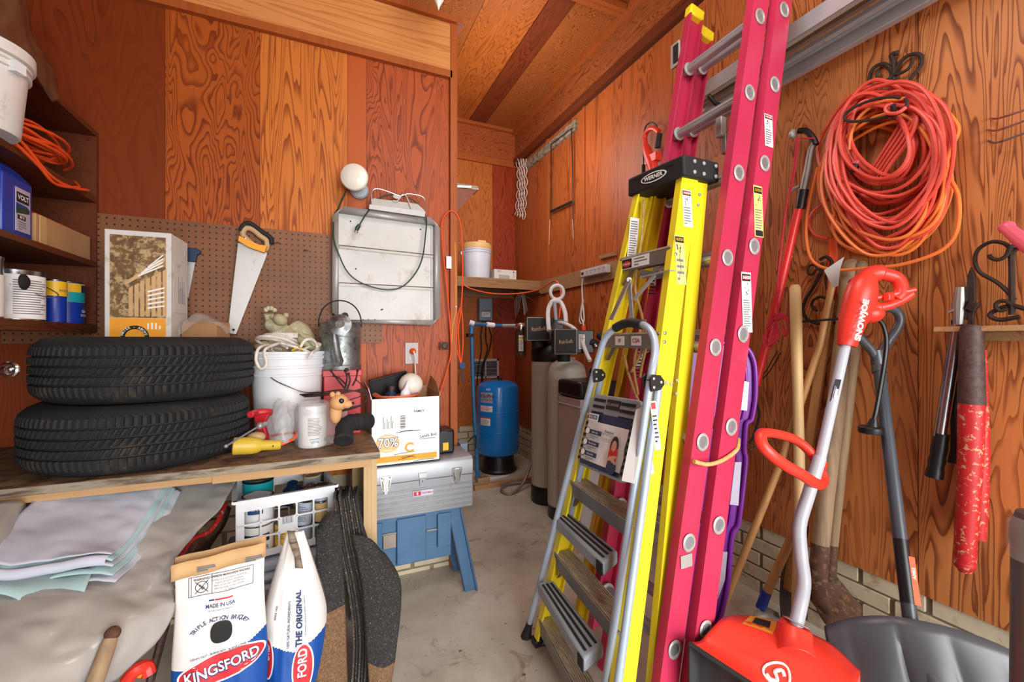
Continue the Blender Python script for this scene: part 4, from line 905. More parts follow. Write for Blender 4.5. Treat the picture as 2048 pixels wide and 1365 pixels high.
for (A, B, w1) in ((pD(920, 1020, 2.24), pZ(938, 1163, 0), 1),):
    top = V((sx1-.035, yf+.03, .44)); bot = V((.712, 2.13, 0))
    b = MB(); b.beam(bot+V((0, .02, 0)), top, .07, .035, 'blue_stool', (1, 0, 0)); b.beam(bot+V((.025, 0, 0)), top+V((.03, -.015, 0)), .010, .03, 'blue_stool', (1, 0, 0)); b.build('leg', q, bevel=.005)
    b = MB(); b.beam(bot+V((0, .235, 0)), top+V((0, .2, 0)), .07, .035, 'blue_stool', (1, 0, 0)); b.build('leg', q, bevel=.005)
b = MB(); b.beam(V((.15, yf+.02, 0)), V((sx0+.03, yf+.03, .44)), .07, .035, 'blue_stool', (1, 0, 0)); b.build('leg', q, bevel=.005)
b = MB(); b.beam(V((.15, yb-.06, 0)), V((sx0+.03, yb-.07, .44)), .07, .035, 'blue_stool', (1, 0, 0)); b.build('leg', q, bevel=.005)
# black and yellow case behind the carton
q = thing('plastic_case', 'small black case with a yellow panel on the toolbox behind the carton', 'case', (.60, 2.27, TZ))
b = MB(); b.bb((.548, 2.20, TZ), (.640, 2.33, TZ+.125), 'black_plastic'); b.build('body', q, bevel=.012)
b = MB(); b.bb((.575, 2.196, TZ+.02), (.605, 2.2005, TZ+.06), 'can_yellow'); b.build('panel', q)
# ------------------------------------------------------------------ under the bench
# crate
M = T(V((-.140, 1.955, .510))) @ Rz(.16)
cw, cd, chh = .325, .27, .220
q = thing('plastic_crate', 'white open lattice plastic crate holding paint cans under the workbench', 'crate', M)
def lattice(b, W_, H_, LM, skip=()):
    nx = max(2, round(W_/.062)); nz = 3; m_ = 'white_plastic'
    cwid = (W_-.03)/nx; chh_ = (H_-.062)/nz
    b.box((0, H_-.022, 0), (W_, .044, .005), m_, LM); b.box((0, .012, 0), (W_, .024, .005), m_, LM)
    b.box((0, H_-.004, .007), (W_+.02, .010, .016), m_, LM)
    for sx in (-1, 1): b.box((sx*(W_/2-.011), H_/2, 0), (.024, H_, .006), m_, LM)
    for i in range(1, nx): b.box((-W_/2+.015+i*cwid, H_/2, 0), (.006, H_, .006), m_, LM)
    for j in range(1, nz): b.box((0, .022+j*chh_, 0), (W_, .006, .006), m_, LM)
    for i in range(nx):
        for j in range(nz):
            x = -W_/2+.015+i*cwid; y = .022+j*chh_
            for (a_, c_, s_, t2) in ((x, y, 1, 1), (x+cwid, y, -1, 1), (x, y+chh_, 1, -1), (x+cwid, y+chh_, -1, -1)):
                b.prism([(a_, c_), (a_+s_*.014, c_), (a_+s_*.005, c_+t2*.005), (a_, c_+t2*.014)], -.002, .002, m_, LM)
            if (i, j) in skip: b.box((x+cwid/2, y+chh_/2, 0), (cwid, chh_, .004), m_, LM)
b = MB(); LM = frame(M @ V((0, -cd/2, 0)), M.to_3x3() @ V((1, 0, 0)), M.to_3x3() @ V((0, 0, 1))); lattice(b, cw, chh, LM, {(2, 1)})
for k in range(9): b.box((-.018+k*.0042, .118, .003), (.0026 if k % 2 else .0014, .026, .0008), 'ink_grey', LM)
b.build('front_wall', q)
b = MB(); lattice(b, cw, chh, frame(M @ V((0, cd/2, 0)), M.to_3x3() @ V((-1, 0, 0)), (0, 0, 1))); b.build('back_wall', q)
for sx in (-1, 1):
    b = MB(); lattice(b, cd, chh, frame(M @ V((sx*cw/2, 0, 0)), M.to_3x3() @ V((0, sx, 0)), (0, 0, 1))); b.build('side_wall', q)
b = MB(); b.bb((-cw/2, -cd/2, 0), (cw/2, cd/2, .006), 'white_plastic', M); b.build('floor_panel', q)
MC = M.copy()
def cr(x, y, z): return MC @ V((x*.80, y, z))
fr = -1.9   # angle that faces the lens
q1, m1 = can('paint_can', 'tall white paint can labelled ULTRA COVER in the left of the crate', cr(-.118, -.068, .108), .053, .100, 'white_plastic')
b = MB(); curved_patch(b, 'ink_blue', m1, .0535, fr-.2, fr+.75, .045, .085); curved_text(b, 'ULTRA COVER', .013, 'white_paper', m1, .0538, fr+.32, .063, sx=.8); b.build('label', q1)
q1, m1 = can('paint_can', 'white paint can with a black band, lower left inside the crate', cr(-.118, -.068, .008), .053, .098, 'white_paper')
b = MB(); curved_patch(b, 'ink', m1, .0535, fr-1.1, fr+1.2, .04, .068); curved_text(b, 'Colorplace', .014, 'white_paper', m1, .0538, fr+.35, .055, sx=.9); curved_text(b, 'INTERIOR', .020, 'ink', m1, .0538, fr+.3, .018); curved_text(b, '15', .010, 'ink', m1, .0538, fr-.35, .03); b.build('label', q1)
q1, m1 = can('paint_can', 'teal paint can with a black lid standing at the back of the crate', cr(-.110, .062, .125), .055, .105, 'teal', lidm='black_plastic')
b = MB(); b.lathe([(.030, .1045), (.030, .106), (0, .106)], 'tool_top', m1, 24); b.build('lid_spot', q1)
q1, m1 = can('paint_can', 'small yellow paint can at the bottom middle of the crate', cr(-.012, -.085, .008), .031, .085, 'can_yellow')
b = MB(); curved_bars(b, 'ink_grey', m1, .0312, fr-.5, fr+.6, .03, .07, 5); b.build('label', q1)
q1, m1 = can('paint_can', 'coppery brown tin lying tilted on top of the middle of the crate', cr(.035, -.045, .150), .031, .09, 'rust', tilt=Ry(1.1))
q1, m1 = can('paint_can', 'light blue grey tin with small print, middle of the crate', cr(.070, -.088, .075), .031, .09, 'tote_lid', tilt=Ry(.12))
b = MB(); curved_bars(b, 'ink_grey', m1, .0312, fr-.6, fr+.8, .015, .075, 8); b.build('label', q1)
q1, m1 = can('paint_can', 'pale tin with pink printed lines at the bottom right of the crate', cr(.070, -.088, .006), .031, .066, 'tote_lid')
b = MB(); curved_bars(b, 'pink', m1, .0312, fr-.6, fr+.8, .015, .05, 4); b.build('label', q1)
q1, m1 = can('jar', 'clear glass jar with amber contents in the right of the crate', cr(.152, -.090, .075), .026, .075, 'amber_lid', 'jar')
q1, m1 = can('paint_can', 'small tin with a white band, topmost in the right of the crate', cr(.152, -.088, .152), .026, .065, 'steel')
b = MB(); curved_patch(b, 'tote_lid', m1, .0262, fr-1.5, fr+1.5, .005, .048); b.build('label', q1)
q1, m1 = can('paint_can', 'small teal tin with a barcode at the bottom right of the crate', cr(.152, -.090, .006), .026, .062, 'teal')
b = MB(); curved_patch(b, 'white_paper', m1, .0262, fr, fr+.8, .012, .045); b.build('label', q1)
q1, m1 = can('jar', 'wide jar with a speckled gold lid sticking up at the back right of the crate', cr(.135, .045, .155), .036, .065, 'clear_jar', 'jar', lidm='photo_tan')
b = MB(); b.lathe([(.034, 0), (.036, .06), (.02, .075), (.02, .09)], 'navy', T(cr(.045, .05, .12)) @ Rx(.3), 20); tag(b.build('dark_bottle'), 'dark blue plastic bottle at the back middle of the crate', 'bottle')
b = MB(); b.bb((-.03, -.01, 0), (.05, .01, .16), 'black_plastic', T(cr(.075, .09, .09)) @ Ry(.7)); tag(b.build('black_trowel', bevel=.003), 'black flat tool handle leaning in the back of the crate', 'tool')
# tote below the crate
M = T(V((-.150, 1.935, 0)))
q = thing('storage_tote', 'grey translucent storage tote with a lid beneath the white crate', 'storage tote', M)
b = MB(); rings = []
for z, w2, d2 in ((0, .17, .13), (.01, .178, .138), (.42, .205, .16), (.435, .21, .165)):
    rings.append([V((sx*w2, sy*d2, z)) for sx, sy in ((-1, -1), (-.0, -1), (1, -1), (1, 0), (1, 1), (0, 1), (-1, 1), (-1, 0), (-1, -1))])
b.grid(rings, 'tote', M=M); b.bb((-.17, -.13, 0), (.17, .13, .01), 'tote', M); b.build('body', q, solid=.004)
b = MB(); b.bb((-.222, -.178, .435), (.222, .178, .46), 'tote_lid', M); b.bb((-.20, -.155, .46), (.20, .155, .498), 'tote_lid', M); b.build('lid', q, bevel=.014)
b = MB(); b.bb((-.07, -.195, .38), (.09, -.165, .43), 'silver_label', M); b.build('handle', q, bevel=.01)
q2 = MB(); q2.lathe([(.05, 0), (.06, .2), (.03, .24)], 'blue_jug', T(M @ V((.06, -.02, .01))), 20); tag(q2.build('blue_bottle'), 'blue bottle showing dimly inside the grey storage tote', 'bottle')
q2 = MB(); q2.lathe([(.06, 0), (.07, .16), (.06, .2)], 'dirty_white', T(M @ V((-.07, -.01, .01))), 20); tag(q2.build('pale_tub'), 'pale round tub showing dimly inside the grey storage tote', 'tub')
# shingles leaning at the bench leg
base = [ (.13, .715, 1.71), (.15, .50, 1.66), (.155, .30, 1.62), (.10, .0, 1.50)]
for k in range(10):
    b = MB(); dx = k*.0085; rr = random.Random(k)
    rows = []
    e0 = rr.uniform(-.01, .01)
    pts = smooth([V((.040+dx, 1.76, .70+e0)), V((.058+dx*1.1, 1.70, .56)), V((.088+dx*1.15, 1.66, .40)), V((.100+dx*1.2, 1.60, .22)), V((.075+dx*1.25, 1.50, .004+.001*k))], 7)
    for i, p in enumerate(pts):
        t = i/(len(pts)-1); w2 = .12+.10*t
        rows.append([p+V((-.0+.045*s*w2/.12*(.25+t*.4)*(1 if k < 8 else 1.3), (s)*w2*1.05, .02*noise.noise(V((t*3, s, k*.1))))) for s in (-.0, .35, .7, 1.0)])
    b.grid(rows, 'asphalt' if k % 2 else 'asphalt_side')
    tag(b.build('roof_shingle', solid=.006), 'black granule roof shingle standing in the bent stack against the bench leg', 'shingle', 'roof shingles stacked beside the bench leg')
b = MB(); rows = sheet([[V((.10, 1.66, .60)), V((.16, 1.64, .58)), V((.215, 1.665, .50))], [V((.13, 1.60, .42)), V((.20, 1.58, .42)), V((.262, 1.60, .40))], [V((.14, 1.55, .24)), V((.19, 1.53, .22)), V((.235, 1.54, .22))], [V((.155, 1.50, .004)), V((.17, 1.49, .004)), V((.19, 1.49, .01))]], 6, .006, 14)
b.grid(rows, 'asphalt', pick=lambda i, j: 'asphalt_tan' if i > .68 else 'asphalt'); tag(b.build('shingle_piece', solid=.006), 'wide black shingle flap with a tan lower end on the outside of the stack', 'shingle')
b = MB(); rows = sheet([[V((-.02, 1.70, .62)), V((.02, 1.70, .68)), V((.06, 1.70, .66))], [V((-.015, 1.60, .40)), V((.03, 1.60, .42)), V((.07, 1.62, .42))], [V((-.02, 1.52, .2)), V((.035, 1.52, .2)), V((.075, 1.54, .2))], [V((-.02, 1.42, .004)), V((.03, 1.42, .004)), V((.075, 1.44, .004))]], 6, .006, 14, 4)
b.grid(rows, 'asphalt_tan', pick=lambda i, j: 'asphalt' if i < .34 else 'asphalt_tan'); tag(b.build('shingle_piece', solid=.006), 'tan backed shingle leaning nearest the white charcoal bag', 'shingle')
# ------------------------------------------------------------------ charcoal bags
def bag(name, label, M, W0, D0, H, front, topcap, seed, mats, tw=lambda v: 1):
    """pillow bag: local x width, y depth (front = -y), z up"""
    def half(u, v):   # u -1..1 , v 0..1
        d = D0*.5*(max(0, 1-abs(u)**3.2)**.6)*(max(.0, 1-v)**.75)*(1-.15*(1-v)**6)+.004
        return d
    def Wd(v): return W0*.5*(1-.04*math.sin(v*9)+.03*(1-v))*tw(v)
    def F(u, v, side=-1, lift=0):
        n1 = noise.noise(V((u*2.2, v*3+seed, side)))*.007+noise.noise(V((u*5, v*7+seed, side)))*.003
        e = (1-abs(u)**4)
        return M @ V((u*Wd(v), side*(half(u, v)+n1*e+lift), v*H))
    q = thing(name, label, 'charcoal bag', M)
    b = MB(); nu, nv = 100, 190
    for side in (-1, 1):
        rows = [[F((-1+2*j/nu) * (1 if side < 0 else -1), i/nv, side) for j in range(nu+1)] for i in range(nv+1)]
        b.grid(rows, 'bag_white', pick=lambda v, u: 'kings_blue' if v < mats(u) else 'bag_white')
    b.build('body', q); return q, F
M = T(V((-.268, 1.485, .0))) @ Rz(.07)
HB = .672; WB = .222
q, F = bag('charcoal_bag', 'upright white and blue paper charcoal bag showing its printed front', M, WB, .13, HB, None, None, 1, lambda u: .545+.10*abs(u-.42)**1.3+.07*u)
def dec(u0, v0, size_w=WB*.5, ht=HB, lift=.0022, rot=0):
    def wp(x, y):
        c, s_ = math.cos(rot), math.sin(rot); x, y = x*c-y*s_, x*s_+y*c
        return F(u0+x/size_w, v0+y/ht, -1, lift+.0022)
    return wp
def oval(b, u0, v0, rx, ry, m_, lift, rot=.12, n=40, k=6):
    rows = []
    for i in range(k+1):
        f = i/k; row = []
        for j in range(n+1):
            a = 2*math.pi*j/n; x, y = rx*f*math.cos(a), ry*f*math.sin(a); c, s_ = math.cos(rot), math.sin(rot); row.append(F(u0+(x*c-y*s_)/(WB*.5), v0+(x*s_+y*c)/HB, -1, lift))
        rows.append(row)
    b.grid(rows, m_)
b = MB()
oval(b, .06, .565, .103, .041, 'white_paper', .0015, .16); oval(b, .06, .565, .098, .036, 'kings_red', .0022, .16)
b.text('KINGSFORD', .039, 'ink_blue', None, .06, .80, dec(.06, .563, lift=.0029, rot=.16)); b.text('KINGSFORD', .039, 'white_paper', None, .02, .80, dec(.06, .566, lift=.0036, rot=.16))
b.text('MADE IN USA', .015, 'ink_blue', None, .01, .8, dec(.0, .815)); b.text('PROUDLY MADE IN AMERICA', .0045, 'ink_blue', None, 0, 1, dec(.0, .796))
for (x0, x1, m_) in ((-.029, -.015, 'ink_blue'), (-.013, .031, 'kings_red')):
    b.grid([[F(.0+x/(WB*.5), .835+y/HB, -1, .002) for x in [x0+(x1-x0)*k/6 for k in range(7)]] for y in (0, .004)], m_)
for k, ch in enumerate('TRIPLE ACTION BRIQUET'):
    a = math.radians(150-k*6.0); R_ = .074
    b.text(ch, .0155, 'ink_blue', None, .012, .85, dec(.0+R_*math.cos(a)/(WB*.5), .682+R_*math.sin(a)*.72/HB, rot=a-math.pi/2))
b.text('LIGHTS FAST - BURNS HOT - BURNS LONG', .0078, 'ink_blue', None, .01, .85, dec(-.02, .625, rot=.05))
def rect(b, u0, v0, w_, h_, m_, lift=.0021, t=.0013):
    for (x0, y0, x1, y1) in ((-w_/2, -h_/2, w_/2, -h_/2), (w_/2, -h_/2, w_/2, h_/2), (w_/2, h_/2, -w_/2, h_/2), (-w_/2, h_/2, -w_/2, -h_/2)):
        n = 10; pts = [F(u0+(x0+(x1-x0)*k/n)/(WB*.5), v0+(y0+(y1-y0)*k/n)/HB, -1, lift) for k in range(n+1)]; b.tube(pts, t/2, m_, 4)
rect(b, .02, .905, .160, .052, 'ink'); rect(b, -.42, .905, .050, .052, 'ink')
b.text('WARNING', .0085, 'ink', None, .015, .95, dec(-.42, .932)); b.text('CARBON MONOXIDE HAZARD', .0074, 'ink', None, .02, .95, dec(.22, .933))
for k, s_ in enumerate(('Burning charcoal indoors can kill you.', 'It gives off carbon monoxide,', 'which has no odor. NEVER burn', 'charcoal inside homes, vehicles', 'or tents.')): b.text(s_, .0066, 'ink_grey', None, .0, .9, dec(.20, .919-k*.0115))
pts = [F(-.42+.015*math.cos(a)/(WB*.5), .900+.015*math.sin(a)/HB, -1, .0024) for a in [k*math.pi/12 for k in range(25)]]; b.tube(pts, .0008, 'ink', 4)
for s_ in (-1, 1): b.tube([F(-.42-.016/(WB*.5), .900-s_*.016/HB, -1, .0028), F(-.42, .900, -1, .0028), F(-.42+.016/(WB*.5), .900+s_*.016/HB, -1, .0028)], .0008, 'ink', 4)
for p_ in ((-.004, .004, .003), (.003, -.004, .0045)): b.grid([[F(-.42+(p_[0]+p_[2]*f*math.cos(a))/(WB*.5), .900+(p_[1]+p_[2]*f*math.sin(a))/HB, -1, .0022) for a in [k*math.pi/8 for k in range(17)]] for f in (0, 1)], 'ink_grey')
b.build('front_print', q)
b = MB(); n=12
bc = F(.03, .705, -1, .003)
br = upframe(bc, (M.to_3x3() @ V((0, -1, .05))), M.to_3x3() @ V((1, 0, 0)))
b.prism([(.026*math.copysign(abs(math.cos(a))**.75, math.cos(a)), .030*math.copysign(abs(math.sin(a))**.75, math.sin(a))) for a in [k*math.pi/16 for k in range(32)]], 0, .0025, 'black_plastic', br)
b.build('briquet_print', q, bevel=.002)
b = MB(); rows = [[M @ V((-.5*WB-.001+(WB+.002)*j/14, -.030+.004*math.sin(j*.9), HB*.955+z_+j*.0012)) for j in range(15)] for z_ in (0, .022, .045)]
b.grid(rows, 'kraft'); b.grid([[p+M.to_3x3() @ V((0, .05, 0)) for p in r] for r in rows], 'kraft')
for x in (-.03, .085): b.bars(.045, .016, 3, 'ink_grey', frame(M @ V((x, -.0355, HB*.955+.022)), M.to_3x3() @ V((1, 0, 0)), (0, 0, 1)), 5, .001)
b.build('kraft_seal', q, solid=.002)
M = T(V((-.082, 1.60, .0))) @ Rz(-.12)
HB2, WB2 = .665, .185
WB, HB = WB2, HB2
q, F = bag('charcoal_bag', 'second charcoal bag turned side-on, reading THE ORIGINAL, beside the shingles', M, WB2, .26, HB2, None, None, 5, lambda u: .475+.12*abs(u-.55), lambda v: 1-.72*max(0, (v-.60)/.40)**1.35)
b = MB()
b.text('THE ORIGINAL', .029, 'ink_blue', None, .03, .84, dec(.26, .625, lift=.003, rot=math.pi/2)); b.text('100% NATURAL INGREDIENTS', .0125, 'ink_blue', None, .01, .82, dec(-.06, .605, lift=.003, rot=math.pi/2)); b.text('THE ORIGINAL FLAVOR & AUTHENTIC CHARCOAL', .0058, 'ink_blue', None, .01, .9, dec(.44, .63, lift=.003, rot=math.pi/2))
oval(b, .38, .40, .075, .030, 'white_paper', .0028, math.pi/2); oval(b, .38, .40, .070, .026, 'kings_red', .0034, math.pi/2); b.text('FORD', .040, 'white_paper', None, .03, .8, dec(.38, .43, lift=.0040, rot=math.pi/2))
oval(b, -.70, .46, .060, .020, 'white_paper', .0028, math.pi/2); oval(b, -.70, .46, .055, .016, 'kings_red', .0034, math.pi/2); b.text('ORD', .028, 'white_paper', None, .03, .8, dec(-.70, .49, lift=.0040, rot=math.pi/2)); b.text('SINCE 1920', .009, 'ink_blue', None, .02, .9, dec(-.5, .66, lift=.003, rot=math.pi/2)); b.build('side_print', q)
b = MB(); b.grid(sheet([[pD(575, 1062, 1.39), pD(588, 1064, 1.40)], [pD(578, 1085, 1.375), pD(598, 1095, 1.375)], [pD(588, 1115, 1.35), pD(603, 1120, 1.35)], [pD(590, 1137, 1.335), pD(606, 1138, 1.335)]], 6, .002, 30), 'bench_edge'); b.build('folded_seal', q, solid=.004)
# ------------------------------------------------------------------ plastic-covered heap and folded sheet
b = MB()
g = [[(-90, 1010, 1.30), (60, 985, 1.36), (220, 965, 1.50), (380, 950, 1.62), (482, 944, 1.72)],
     [(-120, 1060, 1.16), (60, 1060, 1.25), (240, 1050, 1.34), (360, 1040, 1.42), (445, 1010, 1.52)],
     [(-140, 1150, 1.04), (40, 1150, 1.10), (200, 1130, 1.20), (320, 1110, 1.28), (392, 1070, 1.40)],
     [(-150, 1260, .92), (20, 1240, .98), (160, 1215, 1.06), (280, 1190, 1.15), (346, 1140, 1.28)],
     [(-150, 1380, .84), (0, 1360, .88), (130, 1320, .96), (250, 1255, 1.06), (344, 1235, 1.17)],
     [(-150, 1500, .78), (0, 1480, .82), (110, 1440, .90), (170, 1400, .98), (232, 1362, 1.06)]]
b.grid(sheet([[pD(*p) for p in r] for r in g], 12, .014, 7, 1, .0035), 'film_heavy'); tag(b.build('plastic_sheeting', solid=.0012), 'large milky plastic sheet draped over the heap at the lower left', 'plastic sheet')
b = MB(); b.grid(sheet([[pD(*p) for p in r] for r in [[(-60, 1010, 1.16), (20, 1000, 1.2), (62, 1012, 1.3)], [(-60, 1060, 1.06), (0, 1055, 1.12), (40, 1060, 1.2)], [(-60, 1120, 1.0), (-20, 1110, 1.05), (0, 1100, 1.1)]]], 6, .006, 12), 'film_heavy'); tag(b.build('plastic_fold', solid=.001), 'small raised fold of plastic left of the folded cloth under the bench', 'plastic sheet')
q = thing('folded_sheet', 'folded pale grey bed sheet with a mint underside lying on the plastic sheeting', 'sheet', pD(160, 1080, 1.2))
top = [[(105, 972, 1.36), (180, 962, 1.42), (260, 956, 1.47), (330, 950, 1.52), (340, 956, 1.53)],
       [(58, 1012, 1.26), (140, 1005, 1.32), (220, 1000, 1.37), (300, 996, 1.42), (314, 1002, 1.43)],
       [(10, 1055, 1.16), (90, 1050, 1.22), (180, 1045, 1.27), (265, 1042, 1.32), (282, 1050, 1.33)],
       [(-40, 1092, 1.08), (50, 1090, 1.13), (140, 1088, 1.18), (220, 1084, 1.23), (246, 1092, 1.24)],
       [(-70, 1122, 1.03), (30, 1130, 1.07), (110, 1118, 1.12), (190, 1106, 1.16), (222, 1110, 1.18)]]
TP = [[pD(*p) for p in r] for r in top]
def layer(k, m_, amp, sd, name, dz, grow, th=.003, front=0.0):
    g = []
    for i, r in enumerate(TP):
        row = []
        for j, p in enumerate(r):
            d = V((0, 0, -dz))
            if j == 4: d += RT*grow
            if j == 3: d += RT*grow*.6
            if i == 4: d += -FW*front + V((0, 0, -.01*front/.03))
            row.append(p+d)
        g.append(row)
    b = MB(); b.grid(sheet(g, 9, amp, 7, sd, .0026), m_); b.build(name, q, solid=th)
layer(0, 'sheet_cloth', .006, 2, 'top_layer', 0, 0)
layer(1, 'sheet_teal', .004, 2.3, 'inner_layer', .012, .008, .004, .004)
layer(2, 'sheet_cloth', .005, 2.6, 'inner_layer', .024, .014, .004, .012)
layer(3, 'sheet_teal', .005, 3, 'inner_layer', .036, .026, .003, .022)
layer(4, 'sheet_cloth', .007, 3.4, 'bottom_layer', .048, .04, .003, .03)
b = MB(); rows = []
for p, r_ in zip(smooth([TP[4][0]+V((0, 0, -.02)), TP[4][1]+V((0, 0, -.022)), TP[4][2]+V((0, 0, -.022)), TP[4][3]+V((0, 0, -.02)), TP[4][4]+V((0, 0, -.012))], 8), [1]*60):
    rows.append([p-FW*(.002+.016*math.cos(a))+V((0, 0, .013*math.sin(a)+.004*noise.noise(p*20))) for a in [-math.pi/2+math.pi*k/8 for k in range(9)]])
b.grid(rows, 'sheet_cloth'); b.build('folded_edge', q, solid=.002)
b = MB(); b.grid(sheet([[TP[4][0]+V((0, 0, -.035)), TP[4][1]+V((0, 0, -.035)), TP[4][2]+V((0, 0, -.035)), TP[4][3]+V((0, 0, -.035))], [pD(-60, 1178, 1.0), pD(20, 1196, 1.02), pD(78, 1218, 1.04), pD(160, 1208, 1.08)]], 8, .006, 14, 4), 'sheet_teal'); b.build('mint_hem', q, solid=.003)
# things showing under the plastic
b = MB(); a, e = pD(225, 1268, 1.02), pD(170, 1420, .95); b.tube([a, a.lerp(e, .2), a.lerp(e, .6), e], [.012, .016, .017, .017], 'wood_grey', 14); b.ball(a, .016, 'rust'); tag(b.build('tool_handle'), 'round wooden tool handle end poking through the torn plastic sheeting', 'handle')
b = MB(); b.tube(smooth([pD(255, 1360, 1.2), pD(270, 1342, 1.2), pD(292, 1334, 1.22), pD(298, 1350, 1.22)], 5), .018, 'red_plastic', 10); b.ball(pD(286, 1340, 1.22), (.022, .02, .02), 'orange_print'); tag(b.build('red_toy'), 'red and orange plastic thing on the floor under the plastic sheeting', 'toy')
q = thing('wheelbarrow', 'rusty red wheelbarrow tray rim and leg behind the plastic sheeting', 'wheelbarrow', pD(400, 1130, 1.62))
b = MB(); b.grid(sheet([[pD(452, 1010, 1.66), pD(462, 1016, 1.72)], [pD(436, 1044, 1.60), pD(450, 1050, 1.7)], [pD(410, 1070, 1.56), pD(430, 1080, 1.7)], [pD(385, 1082, 1.52), pD(410, 1112, 1.7)], [pD(355, 1130, 1.5), pD(385, 1150, 1.7)]], 5), 'rust'); b.build('tray', q, solid=.004)
b = MB(); b.tube(smooth([pD(452, 1008, 1.66), pD(436, 1042, 1.6), pD(416, 1066, 1.56), pD(385, 1080, 1.52), pD(352, 1128, 1.5)], 6), .008, 'red_worn', 8); b.build('rim', q)
b = MB(); b.tube([pD(345, 1200, 1.45), pD(300, 1365, 1.35)], .012, 'brown_leather', 8); b.build('leg', q)
b = MB(); b.lathe([(.07, -.03), (.09, -.02), (.095, 0), (.09, .02), (.07, .03)], 'rubber', upframe(pD(400, 1125, 1.75), (1, .3, 0)), 28); b.build('wheel', q)
# ------------------------------------------------------------------ recess with the water equipment
q = thing('corner_shelf', 'rough wooden shelf board spanning the far corner above the water equipment', 'shelf', (1.4, 4.2, 1.88))
b = MB(); b.bb((XC, 3.885, 1.885), (XR-.012, YB, 1.91), 'plank_wood'); b.bb((XC, 3.885, 1.815), (XR-.022, 3.91, 1.885), 'plank_wood'); b.build('board', q, bevel=.002)
b = MB(); b.bb((XC, YB-.03, 1.79), (XR, YB, 1.885), 'plank_wood'); b.bb((XR-.03, 3.885, 1.79), (XR, YB-.03, 1.885), 'plank_wood'); b.build('cleat', q)
A, B = pX(1110, 570, .0), pX(1232, 540, .0)
q = thing('wall_plank', 'long unpainted plank fixed level along the right wall under the power strip', 'plank', (XR, 3.2, 1.8))
b = MB(); b.bb((XR-.022, 2.3, 1.775), (XR, 3.88, 1.91), 'plank_wood'); b.build('plank', q, bevel=.002)
M = T(V((1.42, 4.10, 1.911)))
q = thing('bucket', 'white bucket with an amber lid on the rough corner shelf', 'bucket', M)
bucket_parts(q, M, .128, .145, .300, 'cool_white', ((.90, .006),), liner=False)
b = MB(); b.lathe([(.150, .296), (.154, .30), (.152, .335), (.145, .355), (.138, .36), (0, .355)], 'amber_lid', M, 40); b.bb((-.03, -.13, .35), (.05, -.10, .375), 'amber_lid', M); b.build('lid', q)
b = MB(); b.box((-.158, 0, .26), (.02, .03, .03), 'white_plastic', M); b.build('handle_lug', q)
b = MB(); M = T(V((1.72, 4.12, 1.911))); b.bb((-.13, -.07, 0), (.115, .07, .118), 'dirty_white', M); LM = frame(M @ V((0, -.0705, .06)), (1, 0, 0), (0, 0, 1)); b.bars(.14, .05, 5, 'ink_grey', LM @ T((-.01, -.02, 0)), 3); b.box((-.075, .038, .0006), (.03, .004, .0006), 'ink', LM); b.box((-.088, .046, .0006), (.004, .018, .0006), 'ink', LM); b.box((-.062, .046, .0006), (.004, .018, .0006), 'ink', LM); b.box((.085, .038, .0006), (.012, .014, .0006), 'ink', LM); tag(b.build('filter_carton'), 'small low white carton beside the white bucket on the corner shelf', 'box')
# triangular corner shelf high on the recess wall
q = thing('triangular_bracket', 'dark triangular wooden corner bracket with a pale top, high in the recess', 'bracket', pY(935, 370, 3.9))
g1, g2, g3 = pY(905, 378, 3.9), pY(955, 380, 3.9), pY(914, 421, 3.9)
b = MB(); b.quadprism([V((XC, 3.9, g1.z)), g2, g3, V((XC, 3.9, g3.z-.16))], .03, 'trim_dark'); b.build('gusset', q)
b = MB(); b.bb((XC, 3.9, g2.z), (g2.x+.012, 4.04, g2.z+.035), 'bench_edge'); b.quadprism([pY(x, y, 3.89) for x, y in ((905, 370), (943, 372), (943, 376), (905, 375))], .003, 'tote_lid'); b.build('top', q)
# pressure tank
tc = V((1.905, 4.27, 0)); tc = pD(996, 950, 4.35); tc.z = 0; M = T(tc)
q = thing('pressure_tank', 'bright blue well pressure tank on a black base in the far corner', 'tank', M)
zb_, zt_ = .165, .905; R_ = .215
b = MB(); b.lathe([(R_*.80, zb_), (R_*.94, zb_+.02), (R_, zb_+.07), (R_, .40), (R_+.003, .402), (R_+.003, .408), (R_, .41), (R_, .60), (R_+.002, .602), (R_+.002, .606), (R_, .608), (R_, zt_-.10), (R_*.96, zt_-.055), (R_*.80, zt_-.025), (R_*.5, zt_-.005), (0, zt_)], 'blue_tank', M, 56); b.build('body', q)
b = MB(); b.lathe([(.190, 0), (.192, .02), (.175, .035), (.150, zb_+.01), (0, zb_+.01)], 'black_plastic', M, 40); b.build('base', q)
b = MB(); fa2 = math.atan2(-tc.y, -tc.x)-.55
curved_patch(b, 'silver_label', M, R_, fa2-.35, fa2+.30, .70, .80); curved_text(b, 'H2oPro', .05, 'ink', M, R_+.002, fa2+.02, .765); curved_text(b, 'Well Water Tank', .018, 'ink', M, R_+.002, fa2+.02, .73)
curved_patch(b, 'white_paper', M, R_, fa2-.35, fa2+.30, .615, .67); curved_bars(b, 'paper_red', M, R_, fa2-.3, fa2+.25, .62, .665, 4); curved_patch(b, 'white_paper', M, R_, fa2-.35, fa2+.20, .48, .56); curved_bars(b, 'ink_grey', M, R_, fa2-.3, fa2+.15, .485, .54, 5); curved_patch(b, 'paper_red', M, R_+.001, fa2-.35, fa2+.2, .55, .56)
curved_text(b, 'NSF', .03, 'white_paper', M, R_+.001, fa2+.1, .83); b.build('label', q)
b = MB(); b.lathe([(.022, zt_-.01), (.022, zt_+.018), (0, zt_+.02)], 'black_plastic', M @ T((.02, 0, 0)), 14); b.build('valve_cap', q)
